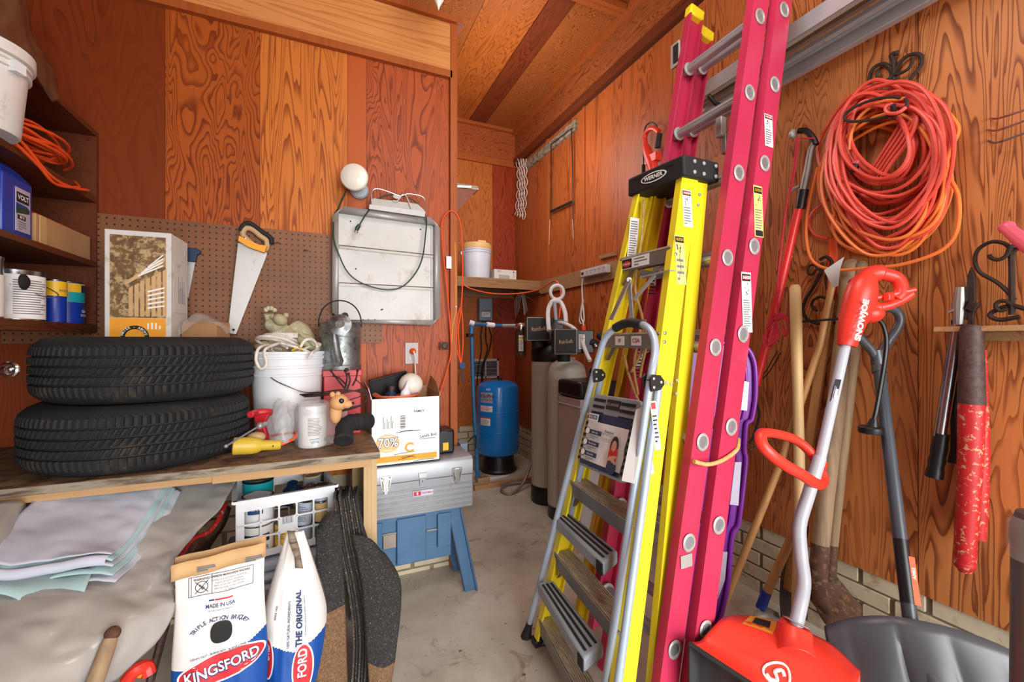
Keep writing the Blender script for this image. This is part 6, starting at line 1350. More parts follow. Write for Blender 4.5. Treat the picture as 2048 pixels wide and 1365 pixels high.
# spreaders
for (pa, pb, pc) in (((1222, 640, 1.62), (1258, 560, 1.63), (1264, 640, 1.64)), ((1280, 545, 1.60), (1345, 555, 1.50), (1318, 545, 1.56))):
    b = MB(); b.beam(pD(*pa), pD(*pb), .004, .022, 'alu_dull', (1, 0, 0)); b.beam(pD(*pb), pD(*pc), .004, .020, 'alu', (1, 0, 0)); b.lathe([(.010, -.004), (.010, .004), (0, .006)], 'alu_bright', upframe(pD(*pb), (-.5, -1, 0)), 12); b.build('spreader', q)
b = MB(); b.beam(pD(1284, 556, 1.60), pD(1345, 541, 1.48), .004, .030, 'alu', (0, 0, 1)); b.beam(pD(1268, 600, 1.62), pD(1310, 550, 1.54), .004, .014, 'alu_bright', (1, 0, 0)); b.build('spreader', q)
# grey folding step stool
q = thing('folding_stool', 'grey tube three step folding stool with a handle loop in front of the yellow ladder', 'step stool', (.8, 1.4, 0))
hl, hr = pD(1188, 748, 1.66), pD(1300, 762, 1.34)
fl_, fr_ = pZ(1052, 1275, 0), V((.762, 1.105, 0))
def strt(a, e, name='leg'):
    b = MB(); b.tube([a, e], .0125, 'stool_tube', 14); b.build(name, q)
strt(fl_, hl); strt(fr_, hr)
rl_ = pZ(1092, 1254, 0); hb_ = hr+V((.034, 0, -.02)); rr_ = pD(1236, 1365, 1.235); rr_ = hb_+(rr_-hb_)*(hb_.z/(hb_.z-rr_.z))
strt(rl_, hl+V((.035, .004, -.02)), 'rear_leg'); strt(rr_, hr+V((.034, .0, -.02)), 'rear_leg')
for p, nx in ((fl_, hl), (rl_, hl), (fr_, hr), (rr_, hr)):
    b = MB(); d_ = (nx-p).normalized(); b.tube([p, p+d_*.012, p+d_*.05, p+d_*.075], [.024, .022, .0155, .0145], 'black_matt', 14); b.build('foot', q)
b = MB(); b.tube(smooth([hl, pD(1198, 712, 1.645), pD(1210, 678, 1.62), pD(1232, 656, 1.58), pD(1262, 647, 1.52), pD(1290, 652, 1.45), pD(1306, 672, 1.41), pD(1310, 705, 1.38), pD(1305, 735, 1.355), hr], 7), .0125, 'stool_tube', 14); b.build('handle_loop', q)
b = MB(); b.tube(smooth([pD(1230, 657, 1.582), pD(1245, 649, 1.555), pD(1262, 646, 1.52), pD(1285, 650, 1.462)], 5), .0165, 'black_matt', 14); b.build('grip', q)
for p in (hl, hr):
    f_ = frame(p+V((.006, -.016, -.006)), (1, 0, .1), (0, 0, 1)); hpoly = [(-.02, -.024), (-.02, .020), (-.010, .028), (.02, .022), (.033, .004), (.033, -.009), (.015, -.024)]
    b = MB(); b.prism(hpoly, -.001, .004, 'black_plastic', f_)
    for x, y in ((-.008, .015), (.020, .0), (-.010, -.012)): b.lathe([(.0045, .004), (.0045, .006), (0, .0075)], 'alu_bright', f_ @ T((x, y, 0)), 10)
    b.build('hinge_plate', q)
    b = MB(); b.prism(hpoly, -.033, -.028, 'black_plastic', f_); b.build('hinge_plate', q)
def stair(corners, z, nm):
    P = [pZ(x, y, z) for x, y in corners]    # far-front, far-back, near-back, near-front
    b = MB(); b.prism([(p.x, p.y) for p in P], z-.048, z, 'grey_tread'); b.build(nm, q, bevel=.009)
    b = MB()
    for f in (.22, .48, .74):
        a, e = P[0].lerp(P[1], f), P[3].lerp(P[2], f); a2, e2 = a.lerp(e, .05), a.lerp(e, .95); b.beam(a2+V((0, 0, .0006)), e2+V((0, 0, .0006)), .003, .010, 'black_matt', (0, 0, 1))
    b.build('grip_strip', q)
    b = MB(); e = P[3]; d_ = (P[0]-P[3]).normalized(); b.beam(e+V((-.001, 0, -.026))+d_*.004, e+V((-.001, 0, -.026))+d_*.045, .006, .04, 'black_matt', (-1, 0, 0)); b.build('corner_cap', q, bevel=.004)
stair(((1075, 1166), (1106, 1160), (1208, 1288), (1168, 1319)), .30, 'step')
stair(((1107, 1032), (1138, 1025), (1236, 1102), (1207, 1127)), .57, 'step')
TL, TR_, BR, BL = pD(1190, 784, 1.655), pD(1283, 797, 1.41), pD(1243, 972, 1.375), pD(1144, 908, 1.67)
PM = frame((TL+BR)/2, TR_-TL, (TL-BL)); PW, PH = ((TR_-TL).length+(BR-BL).length)/2, ((TL-BL).length+(TR_-BR).length)/2
b = MB(); rc = []
for cx, cy, a0 in ((PW/2-.03, PH/2-.03, 0), (-PW/2+.03, PH/2-.03, 90), (-PW/2+.03, -PH/2+.03, 180), (PW/2-.03, -PH/2+.03, 270)): rc += [(cx+.03*math.cos(math.radians(a0+t)), cy+.03*math.sin(math.radians(a0+t))) for t in (0, 30, 60, 90)]
b.prism(rc, -.02, 0, 'grey_tread', PM); b.build('platform', q, bevel=.004)
b = MB()
for y in (PH*.42, PH*.33, PH*.24): b.box((-PW*.29, y, .001), (PW*.24, .011, .003), 'black_matt', PM); b.box((PW*.27, y, .001), (PW*.26, .011, .003), 'black_matt', PM)
for k in range(8):
    y = PH*.16-k*PH*.08
    for sx in (-1, 1): b.box((sx*PW*.44, y, .001), (.022, .011, .003), 'black_matt', PM)
b.box((0, PH*.385, .002), (PW*.25, .036, .004), 'black_plastic', PM); b.text('DELAWARE', .015, 'alu_bright', PM @ T((0, PH*.385, .0042)), .01, .9); b.build('tread_pads', q)
b = MB(); CM = PM @ T((.0, -PH*.11, .006)) @ Rz(.0); cw_, ch_ = PW*.80, PH*.70
g = [[CM @ V((cw_*(j/12-.5), ch_*(i/12-.5), .004*noise.noise(V((i*.4, j*.5, 2)))+(.008 if i == 0 and j % 3 == 1 else 0))) for j in range(13)] for i in range(13)]
b.grid(g, 'white_paper', pick=lambda v, u: 'navy' if v > .80-.14*(u-.4)**2 or v < .07 else 'white_paper')
def ct(s, sz, x, y, m_, bold=.0, sx=1, l=.008): b.text(s, sz, m_, CM @ T((cw_*x, ch_*y, l)), bold, sx)
b.box((-.36*cw_, .405*ch_, .008), (.062, .026, .001), 'white_paper', CM); ct('COSCO', .021, -.36, .405, 'ink_blue', .03, .8, .009); ct('Signature', .016, -.34, .325, 'white_paper', .0, 1)
ct('take it to the next step', .0095, .22, .315, 'white_paper'); ct('Premium', .014, .12, .2, 'ink', .02); ct('3-Step Folding Stool', .012, .1, .155, 'ink_grey'); ct('Rugged steel frame, folds', .007, .12, .07, 'ink_grey'); ct('flat for easy storage', .007, .12, .035, 'ink_grey')
for y, s_ in ((.13, 'Lightweight'), (-.08, 'Non-slip steps'), (-.28, 'Easy to fold')):
    b.box((-.22*cw_, y*ch_, .008), (.075, .016, .001), 'navy', CM); ct(s_, .009, -.22, y, 'white_paper', .01, .9, .009); b.lathe([(0, .0075), (.014, .0075), (.014, .0085), (0, .0085)], 'navy' if y < .1 else 'ink_grey', CM @ T((-.42*cw_, y*ch_, 0)), 16); b.lathe([(0, .0088), (.0115, .0088), (.0115, .0092), (0, .0092)], 'white_paper', CM @ T((-.42*cw_, y*ch_, 0)), 16); b.bars(.06, .012, 2, 'ink_grey', CM @ T((-.2*cw_, y*ch_-.018, 0)), 3, .008)
# printed picture of a person in red
def el(x, y, rx, ry, m_, l, rot=0): b.lathe([(0, l), (1, l), (1, l+.0004), (0, l+.0004)], m_, CM @ T((cw_*x, ch_*y, 0)) @ Rz(rot) @ Matrix.Diagonal((rx, ry, 1, 1)), 20)
el(.30, -.02, .022, .036, 'hair_dark', .0072); el(.275, -.08, .014, .04, 'hair_dark', .0073, -.2); el(.30, -.005, .0125, .018, 'skin', .0080); el(.31, -.15, .024, .030, 'paper_red', .0078); el(.31, -.25, .022, .035, 'paper_red', .0077); el(.31, -.22, .026, .007, 'skin', .0088, .35); el(.33, -.25, .024, .006, 'skin', .0090, -.4); el(.33, -.37, .026, .024, 'navy', .0079)
b.build('cardboard_label', q)
b = MB(); b.quadprism([pD(1272, 820, 1.375), pD(1299, 808, 1.345), pD(1268, 968, 1.31), pD(1243, 962, 1.34)], .002, 'white_paper'); b.build('paper_tag', q)
b = MB(); fm = frame(pD(1307, 850, 1.34), (1, -.3, .1), (.2, 0, 1)); b.box((0, .0, .014), (.018, .15, .001), 'white_paper', fm); b.box((0, .06, .0148), (.014, .02, .001), 'paper_red', fm); b.bars(.014, .09, 7, 'ink', fm @ T((0, -.01, .0145)), 2, .001); fm = frame(pD(1297, 930, 1.33), (1, -.3, .1), (.2, 0, 1)); b.box((0, 0, .014), (.018, .05, .001), 'dirty_white', fm); b.build('side_sticker', q)
# silver ladder lying on brackets high on the wall
q = thing('aluminium_ladder', 'long silver aluminium ladder stored level on brackets high on the right wall', 'ladder', (1.9, 1.2, 2.55))
for x, z, m_, w2, h2 in ((1.785, 2.585, 'alu', .004, .07), (1.80, 2.552, 'alu_bright', .03, .004), (1.83, 2.60, 'alu_dull', .004, .06), (1.865, 2.57, 'plank_wood', .035, .03), (1.90, 2.585, 'alu', .004, .07), (1.915, 2.553, 'alu_bright', .03, .004), (1.945, 2.60, 'alu_dull', .006, .05), (1.985, 2.54, 'alu_bright', .004, .075), (1.972, 2.503, 'alu', .03, .004), (1.85, 2.552, 'alu_dull', .02, .004), (1.945, 2.553, 'alu', .022, .003)):
    b = MB(); b.bb((x-w2/2, -.2, z-h2/2), (x+w2/2, 1.74, z+h2/2), m_); b.build('rail', q)
for k in range(6):
    b = MB(); b.rod((1.79, .0+k*.30, 2.60), (1.985, .0+k*.30, 2.60), .014, 'alu', 10); b.build('rung', q)
for px, py in ((1418, 222), (1446, 268)):
    p = pX(px, py, .0); y = p.y
for i, y in enumerate((1.56,)):
    b = MB(); z = 2.49; b.tube([V((XR, y, z+.0)), V((1.80, y, z-.0)), V((1.755, y, z+.03))], .010, 'black_plastic', 10); b.tube([V((XR-.004, y, z-.10)), V((XR-.004, y, z+.10))], .010, 'black_plastic', 8); tag(b.build('storage_hook'), ('black storage hook under the silver ladder between the red rungs', 'black storage hook holding up the near end of the silver ladder')[i], 'hook')
# ------------------------------------------------------------------ right wall: hoses, hand tools
R0 = random.Random(21)
def iron_scroll(b, pts, off, r=.006): b.tube(smooth([pX(x, y, off) for x, y in pts], 6), r, 'rusty_iron', 8)
q = thing('scroll_hook', 'black wrought iron scroll bracket holding up the coiled orange cords', 'hook', pX(1787, 160))
b = MB(); iron_scroll(b, ((1788, 162), (1788, 140), (1787, 122), (1783, 112), (1790, 106)), .02, .009)
iron_scroll(b, ((1790, 148), (1800, 147), (1816, 138), (1824, 126), (1826, 118)), .03); iron_scroll(b, ((1790, 142), (1800, 125), (1815, 112), (1832, 108), (1843, 114), (1841, 132), (1826, 152), (1818, 164)), .02, .007)
iron_scroll(b, ((1786, 148), (1776, 132), (1762, 128), (1746, 138), (1739, 156), (1740, 172)), .02, .007); iron_scroll(b, ((1784, 150), (1778, 158), (1766, 162), (1756, 158), (1754, 148), (1759, 140)), .03)
for x, y in ((1783, 111), (1793, 106), (1788, 124)): b.ball(pX(x, y, .02), .009, 'rusty_iron', None, 10, 8)
b.build('scrollwork', q)
b = MB(); b.tube([pX(1788, 160, .01), pX(1790, 215, .01), pX(1788, 232, .14), pX(1786, 210, .17)], .009, 'rusty_iron', 8); b.build('arm', q)
def loops(n, L, Rr, Tt, Bb, m_, off0, off1, r, seed, skew=0):
    rr = random.Random(seed); b = MB()
    for k in range(n):
        l, r_, t, bo = rr.uniform(*L), rr.uniform(*Rr), rr.uniform(*Tt), rr.uniform(*Bb); o = off0+(off1-off0)*k/max(1, n-1)
        cx, cy = (l+r_)/2, (t+bo)/2; pts = []; ph = rr.uniform(0, 6); tw = rr.uniform(-.25, .25)+skew
        for j in range(18):
            a = 2*math.pi*j/18; x = (r_-l)/2*math.cos(a); y = (bo-t)/2*math.sin(a)
            x += (bo-t)*.10*tw*math.sin(a); wob = 1+.035*math.sin(a*3+ph)+.02*math.sin(a*5+ph*2)
            pts.append(pX(cx+x*wob, cy+y*wob, o+.012*math.sin(a*2+ph)))
        b.tube(smooth(pts, 5, True), r, m_, 8, True)
    return b
b = loops(20, (1640, 1690), (1858, 1906), (160, 205), (385, 492), 'cord_red', .03, .13, .0068, 3, -.2)
b2 = loops(9, (1672, 1705), (1815, 1850), (185, 225), (345, 372), 'cord_red', .05, .13, .0066, 9, .9)
b.v, b.f, b.m = b.v+b2.v, b.f+[tuple(i+len(b.v) for i in f) for f in b2.f], b.m+b2.m
for k in range(5): b.tube(smooth([pX(1736+k*6, 352+k*2, .09+k*.008), pX(1762+k*6, 310+k*3, .09+k*.008), pX(1800+k*4, 250+k*8, .09+k*.008), pX(1818+k*4, 215+k*5, .09+k*.008), pX(1806, 196+k*4, .10)], 6), .0066, 'cord_red', 8)
b.tube(smooth([pX(1655, 478, .02), pX(1630, 470, .02), pX(1618, 448, .02), pX(1626, 425, .02), pX(1650, 405, .02), pX(1662, 395, .03)], 6), .006, 'cord_red', 8)
b.tube(smooth([pX(1785, 208, .15), pX(1772, 214, .16), pX(1776, 226, .16), pX(1795, 226, .16), pX(1812, 215, .15)], 5), .0066, 'cord_red', 8)
tag(b.build('cord_coil'), 'thick coil of red orange cord hanging on the scroll bracket on the right wall', 'cord')
b = loops(9, (1636, 1672), (1868, 1912), (215, 260), (478, 512), 'cord_orange', .02, .10, .0062, 14)
b.tube(smooth([pX(x, y, o) for x, y, o in ((1635, 335, .05), (1624, 380, .05), (1613, 440, .05), (1615, 495, .06), (1630, 527, .07), (1670, 540, .08), (1740, 536, .08), (1800, 530, .08), (1870, 508, .07), (1905, 480, .06), (1918, 440, .05), (1916, 390, .05), (1900, 355, .06), (1894, 320, .07), (1908, 285, .08), (1917, 260, .08), (1908, 240, .08), (1890, 220, .08))], 7), .0064, 'cord_orange', 8)
b.tube(smooth([pX(x, y, .06) for x, y in ((1668, 430), (1666, 460), (1680, 485), (1710, 500), (1745, 500), (1770, 490))], 6), .0062, 'cord_orange', 8)
b.tube(smooth([pX(x, y, .12) for x, y in ((1700, 300), (1704, 262), (1725, 228), (1760, 205), (1795, 200), (1810, 196))], 6), .0062, 'cord_orange', 8)
tag(b.build('cord_coil'), 'pale orange extension cord hanging in longer loops below the red coil', 'cord')
b = MB(); b.tube(smooth([pX(x, y, .15) for x, y in ((1800, 196), (1780, 194), (1745, 200), (1710, 214), (1692, 228), (1690, 238), (1702, 243), (1735, 241), (1770, 234), (1800, 226), (1814, 208), (1810, 197))], 6), .0055, 'rusty_iron', 8); tag(b.build('wire_ring'), 'rusty wire ring hanging in front of the coiled red cord', 'wire')
b = MB(); a, e = pX(1711, 328, .1), pX(1708, 346, .1); b.rod(a, e, .013, 'black_plastic', 12); b.rod(pX(1713, 322, .1), a, .014, 'pink', 12); tag(b.build('cord_plug'), 'black cord plug with a red band hanging inside the coil', 'plug')
for i, (l_, a, m_, e) in enumerate((('topmost of three bent wire rods sticking out at the right edge', (1982, 237), (2000, 236), (2062, 216)), ('middle one of three bent wire rods sticking out at the right edge', (1977, 260), (1998, 260), (2062, 237)), ('lowest of three bent wire rods sticking out at the right edge', (1978, 282), (1996, 285), (2062, 262)))):
    b = MB(); b.tube(smooth([pX(*a, 0), pX(*a, .02), pX(*m_, .05), pX(*e, .07)], 5), .0035, 'steel' if i < 2 else 'galv', 7); tag(b.build('wire_hook'), l_, 'hook')
# small ledge with ironwork at the right edge
b = MB(); b.bb((XR-.09, .50, pX(1890, 655).z-.018), (XR, pX(1878, 650, .05).y, pX(1890, 655).z), 'pine_x'); b.bb((XR-.05, .5, pX(1890, 655).z-.05), (XR, pX(1960, 650, .05).y, pX(1890, 655).z-.018), 'plank_wood'); LZ = pX(1890, 655).z; tag(b.build('wall_ledge', bevel=.002), 'narrow wooden ledge on the right wall behind the hanging loppers', 'ledge')
q = thing('plant_stand', 'rusty wrought iron scroll stand resting on the wooden ledge at the right edge', 'stand', pX(2010, 600))
b = MB(); iron_scroll(b, ((2024, 630), (2024, 560), (2022, 490)), .05, .008); iron_scroll(b, ((2030, 600), (1998, 568), (1960, 545), (1950, 520), (1958, 498), (1984, 484), (2010, 488), (2022, 500)), .05, .006); iron_scroll(b, ((2020, 492), (2012, 512), (1996, 520), (1982, 516), (1978, 510)), .06, .006); iron_scroll(b, ((2060, 500), (2040, 496), (2028, 504), (2024, 520)), .05, .006)
iron_scroll(b, ((2024, 610), (2008, 602), (1994, 606), (1992, 616), (2002, 622), (2014, 618)), .06, .006); iron_scroll(b, ((2050, 618), (2020, 612), (1990, 622), (1980, 632), (2000, 640), (2040, 634)), .05, .007); b.build('scrollwork', q)
b = MB(); b.tube([pX(2008, 452, .08), pX(2040, 478, .10), pX(2070, 500, .12)], [.016, .02, .022], 'pink', 12); b.ball(pX(2014, 455, .08), .02, 'pink', None, 14, 8); tag(b.build('pink_handle'), 'pink rounded plastic handle poking in at the right edge above the ironwork', 'handle')
# loppers
q = thing('lopper', 'lopper with a silver tube handle and black grip hanging on the right wall', 'lopper', pX(1900, 760))
b = MB(); b.tube([pX(1916, 650, .07), pX(1880, 874, .08)], [.0175, .0185], 'steel', 16); b.build('handle', q)
b = MB(); a, e = pX(1884, 868, .08), pX(1868, 955, .085); b.tube([a.lerp(e, t) for t in (0, .2, .35, .5, .62, .75, .85, 1)], [.020, .021, .023, .021, .0235, .021, .024, .025], 'black_plastic', 16); b.build('grip', q)
b = MB(); b.tube([pX(1916, 650, .06), pX(1917, 610, .06), pX(1920, 575, .06)], [.013, .018, .012], 'alu_dull', 10); b.beam(pX(1922, 640, .05), pX(1926, 575, .05), .02, .03, 'rusty_iron', (1, 0, 0)); b.rod(pX(1896, 625, .07), pX(1912, 618, .07), .006, 'steel', 8); b.build('head', q)
b = MB(); b.tube([pX(1908, 640, .03), pX(1908, 900, .03), pX(1907, 926, .03)], [.008, .010, .016], 'black_plastic', 10); b.build('second_handle', q)
q = thing('bolt_cutter', 'heavy old cutter with brown grips and chipped red handles hanging on the right wall', 'cutter', pX(1940, 860))
b = MB(); b.quadprism([pX(x, y, .055) for x, y in ((1935, 652), (1930, 600), (1934, 552), (1941, 534), (1949, 552), (1950, 600), (1945, 652))], .012, 'rusty_iron'); b.beam(pX(1955, 616, .06), pX(1936, 610, .06), .03, .02, 'rusty_iron'); b.build('blade', q, bevel=.002)
b = MB(); b.tube([pX(1945, 650, .08), pX(1943, 660, .08), pX(1943, 806, .085), pX(1943, 812, .085)], [.026, .029, .034, .034], 'brown_leather', 20); b.build('grip', q)
b = MB(); b.tube([pX(x, y, .09) for x, y in ((1943, 808), (1941, 900), (1937, 1000), (1932, 1080), (1929, 1120), (1929, 1144))], [.033, .032, .029, .027, .029, .016], 'red_worn', 20); b.ball(pX(1929, 1128, .09), (.028, .028, .026), 'red_worn'); b.build('handle', q)
b = MB(); b.tube([pX(x, y, .035) for x, y in ((1962, 700), (1962, 900), (1957, 1020), (1956, 1078))], [.014, .022, .024, .020], 'red_worn', 16); b.build('second_handle', q)
# pole pruner
q = thing('pole_pruner', 'red pole pruner with a black cutting head leaning on the wall beside the red ladder', 'pruner', pX(1560, 500))
b = MB(); b.tube([pX(1597, 418, .07), pX(1545, 640, .09), pX(1512, 770, .12)], .0185, 'red_tube', 16); fm_a, fm_b = pX(1596, 425, .09), pX(1560, 570, .11); b.build('pole', q)
b = MB(); tw = frame(pX(1578, 500, .07)-FW*.0200, pX(1590, 440, .07)-pX(1566, 560, .07), V((0, 0, 1)).cross(FW)*1); tw = frame(pX(1578, 497, .07)-FW*.0190, pX(1590, 440, .07)-pX(1566, 560, .07), RT*-1 + V((0, 0, .2))); b.text('CORONA', .030, 'white_paper', tw @ T((.01, 0, .001)), .03, .95); b.text('EXTENDABLE', .016, 'white_paper', tw @ T((-.10, 0, .001)), .01, .9); b.build('lettering', q)
b = MB(); b.tube([pX(1600, 418, .07), pX(1607, 380, .07)], [.021, .022], 'black_plastic', 16); b.build('collar', q)
b = MB(); b.tube([pX(1606, 384, .07), pX(1616, 340, .07), pX(1622, 300, .07), pX(1630, 283, .07)], [.016, .017, .014, .012], 'alu_dull', 12); b.build('head', q)
b = MB(); b.tube(smooth([pX(1598, 262, .07), pX(1612, 262, .07), pX(1625, 275, .07), pX(1632, 290, .07)], 4), .013, 'black_plastic', 10); b.build('cutting_jaw', q); b = MB(); b.ball(pX(1586, 268, .07), (.022, .014, .022), 'alu_bright', None, 16, 8); b.build('pulley', q); b = MB(); b.ball(pX(1582, 380, .07), .011, 'alu_bright'); b.tube([pX(1578, 382, .07), pX(1600, 372, .07)], .007, 'alu_bright', 8); b.build('cord_guide', q)
b = MB()
for dx in (0, 3): b.tube([pX(1594+dx, 275, .09), pX(1586+dx, 345, .09), pX(1578+dx, 385, .09)], .003, 'rope_red', 6)
b.tube([pX(1594, 276, .09), pX(1628, 277, .09)], .0035, 'rope_red', 6)
b.tube(smooth([pX(1578, 385, .09), pX(1569, 440, .10), pX(1560, 520, .11), pX(1556, 560, .12), pX(1555, 628, .13)], 5), .0038, 'rope_red', 6)
for k in range(7):
    pts = [pX(1552+R0.uniform(-4, 8), 634+R0.uniform(-6, 8), .14+.01*R0.random()), pX(1538-k*1.5, 650+k*3, .14), pX(1527+k*2, 680+k*2, .14), pX(1534+k*3, 694-k*2, .15), pX(1546+k*2, 665, .14), pX(1553, 640, .15)]; b.tube(smooth(pts, 5, True), .0042, 'rope_red', 6, True)
for k in range(4): b.tube(smooth([pX(1550, 632+k*3, .15), pX(1562, 628+k*3, .155), pX(1574, 636+k*2, .15), pX(1576, 655+k, .15), pX(1568+k, 672, .15), pX(1566, 650, .14)], 5), .0042, 'rope_red', 6)
b.build('pull_cord', q)
# ironwork behind the poles
q = thing('scroll_bracket', 'grey iron scroll bracket low on the wall behind the leaning wooden poles', 'bracket', pX(1640, 590))
b = MB(); iron_scroll(b, ((1645, 525), (1642, 545), (1628, 572), (1610, 602), (1606, 622), (1616, 640), (1640, 648), (1670, 646)), .02, .007); iron_scroll(b, ((1632, 540), (1624, 550), (1616, 545), (1618, 534), (1628, 530), (1638, 540)), .03, .006); iron_scroll(b, ((1660, 600), (1640, 594), (1626, 602), (1624, 614), (1634, 622)), .03, .006); iron_scroll(b, ((1640, 520), (1652, 514), (1664, 524), (1658, 540), (1652, 560), (1658, 585)), .03, .007); b.build('scrollwork', q)
# wooden handles
def wood_pole(name, label, cat, pts, rs, m_, extra=None):
    b = MB(); P = [pD(*p) for p in pts]; b.tube(P, rs, m_, 18); return P, b
P, b = wood_pole('', '', '', [(1590, 570, 1.90), (1590, 576, 1.90), (1592, 640, 1.89), (1596, 800, 1.86), (1600, 1000, 1.82), (1597, 1200, 1.80), (1596, 1240, 1.79)], [.014, .022, .023, .020, .021, .025, .025], 'wood_light')
q = thing('tool_handle', 'smooth pale wooden tool handle standing upright, leftmost of the upright poles', 'pole', P[-1]); b.build('shaft', q)
b = MB(); b.quadprism([P[4]+V((-.026, -.024, -.08)), P[4]+V((.02, -.024, -.11)), P[4]+V((.012, -.024, -.15)), P[4]+V((-.022, -.024, -.12))], .004, 'black_matt'); b.quadprism([P[4]+V((-.026, -.024, -.0)), P[4]+V((.02, -.024, -.02)), P[4]+V((.012, -.024, -.05)), P[4]+V((-.02, -.024, -.03))], .004, 'black_matt'); b.build('head_marks', q)
P, b = wood_pole('', '', '', [(1666, 562, 1.83), (1640, 690, 1.86), (1560, 930, 1.90), (1435, 1242, 1.99)], [.013, .0145, .0155, .0165], 'wood_mid'); b.v = b.v
tag(b.build('rake_pole'), 'long thin wooden pole slanting across from the wall down to the red ladder foot', 'pole')
b = MB(); P = [pD(1662, 600, 1.85), pD(1640, 720, 1.86), pD(1600, 980, 1.88), pD(1575, 1180, 1.92)]
b.beam(P[0], P[3], .036, .016, 'wood_mid', (0, 1, 0)); tag(b.build('flat_pole'), 'flat brown wooden slat leaning behind the round poles', 'pole')
b = MB(); b.quadprism([pD(1660, 478, 1.875), pD(1682, 474, 1.87), pD(1670, 602, 1.865), pD(1654, 602, 1.87)], .008, 'cord_hot'); tag(b.build('orange_board'), 'orange painted slat behind the yellow note under the coil', 'board')
b = MB(); b.quadprism([pD(1688, 514, 1.70), pD(1680, 538, 1.70), pD(1676, 572, 1.72), pD(1666, 576, 1.72), pD(1648, 541, 1.74)], .001, 'brine'); b.build; tag(b.build('paper_tag'), 'pale yellow folded paper tag tied at the top of the wooden poles', 'tag')
# shovels
def shovel(name, label, pts, rs, sock, blade, m_, bm='rust'):
    P = [pD(*p) for p in pts]; q = thing(name, label, 'shovel', P[-1]); b = MB(); b.tube(P, rs, m_, 18); b.build('handle', q)
    S_ = [pD(*p) for p in sock[0]]; b = MB(); b.tube(S_, sock[1], bm, 16); b.build('socket', q)
    b = MB(); b.grid(sheet([[pD(*p) for p in r] for r in blade], 5, 0), bm); b.build('blade', q, solid=.003); return q
shovel('garden_shovel', 'old round shovel with a thick grey handle and rusty blade against the brick', [(1704, 520, 1.80), (1703, 528, 1.80), (1690, 640, 1.80), (1668, 850, 1.79), (1650, 1000, 1.77), (1640, 1100, 1.76)], [.018, .030, .031, .032, .032, .031], (([(1641, 1090, 1.76), (1638, 1130, 1.75), (1634, 1165, 1.73), (1640, 1200, 1.70), (1656, 1228, 1.67)]), [.033, .033, .036, .034, .024]),
       [[(1622, 1165, 1.72), (1640, 1160, 1.735), (1662, 1168, 1.73)], [(1632, 1215, 1.68), (1668, 1190, 1.71), (1690, 1185, 1.72)], [(1648, 1245, 1.64), (1690, 1215, 1.68), (1722, 1212, 1.70)], [(1664, 1262, 1.62), (1700, 1254, 1.65), (1718, 1250, 1.67)]], 'wood_grey')
shovel('garden_shovel', 'second shovel with a slimmer grey handle right behind the thick handled one', [(1724, 524, 1.77), (1722, 530, 1.77), (1714, 640, 1.77), (1690, 860, 1.80), (1664, 1100, 1.82)], [.014, .022, .021, .021, .02], (([(1664, 1090, 1.82), (1660, 1160, 1.82)]), [.022, .022]),
       [[(1650, 1150, 1.82), (1660, 1148, 1.83), (1672, 1152, 1.82)], [(1655, 1200, 1.80), (1690, 1196, 1.8), (1710, 1200, 1.79)], [(1664, 1250, 1.78), (1695, 1248, 1.78), (1720, 1240, 1.77)]], 'wood_grey')
shovel('edging_spade', 'spade with a wooden shaft ending in a blue collar and a flat grey blade', [(1632, 960, 1.88), (1590, 1060, 1.90), (1531, 1192, 1.94)], [.017, .018, .018], (([(1533, 1186, 1.938), (1522, 1216, 1.948)]), [.0195, .021]),
       [[(1508, 1222, 1.93), (1530, 1214, 1.94), (1556, 1226, 1.94)], [(1505, 1250, 1.90), (1535, 1250, 1.91), (1565, 1250, 1.92)]], 'wood_mid', 'tool_top')
b = MB(); b.tube([pD(1534, 1184, 1.937), pD(1521, 1217, 1.948)], [.0205, .0215], 'blue_jug', 16); tag(b.build('blue_collar'), 'bright blue plastic collar at the foot of the wooden spade shaft', 'collar')
shovel('coal_shovel', 'dark rusty shovel blade standing on the floor between the poles', [(1640, 700, 1.93), (1590, 1110, 1.93)], [.012, .015], (([(1590, 1110, 1.93), (1586, 1150, 1.93)]), [.016, .018]),
       [[(1568, 1110, 1.93), (1585, 1100, 1.95), (1592, 1112, 1.93)], [(1560, 1180, 1.92), (1580, 1175, 1.95), (1602, 1182, 1.92)], [(1562, 1240, 1.90), (1582, 1245, 1.92), (1604, 1240, 1.90)]], 'wood_mid', 'rusty_iron')
b = MB(); b.tube(smooth([pX(1575, 645, .10), pX(1600, 644, .12), pX(1640, 641, .14), pX(1700, 636, .14)], 5), .0048, 'black_matt', 6, flat=.5); tag(b.build('bungee_strap'), 'thin dark strap stretched across the wooden poles', 'strap')
for i, pts in enumerate((((1555, 702), (1535, 738), (1525, 752)), ((1562, 706), (1540, 742), (1526, 758)))):
    b = MB(); b.tube([pX(x, y, .05+.02*i) for x, y in pts], .003, 'rusty_iron', 6); tag(b.build('wire_tine'), ('upper thin dark wire tine poking out beside the red pruner pole', 'lower thin dark wire tine poking out beside the red pruner pole')[i], 'wire')
b = MB(); b.tube(smooth([pD(1512, 800, 1.9), pD(1518, 830, 1.9), pD(1508, 870, 1.9), pD(1498, 888, 1.9)], 5), .005, 'cord_black', 6); b.tube([pD(1498, 900, 1.9), pD(1540, 884, 1.9)], .005, 'rusty_iron', 6); tag(b.build('black_wire'), 'black bent wire behind the edge of the purple sled', 'wire')
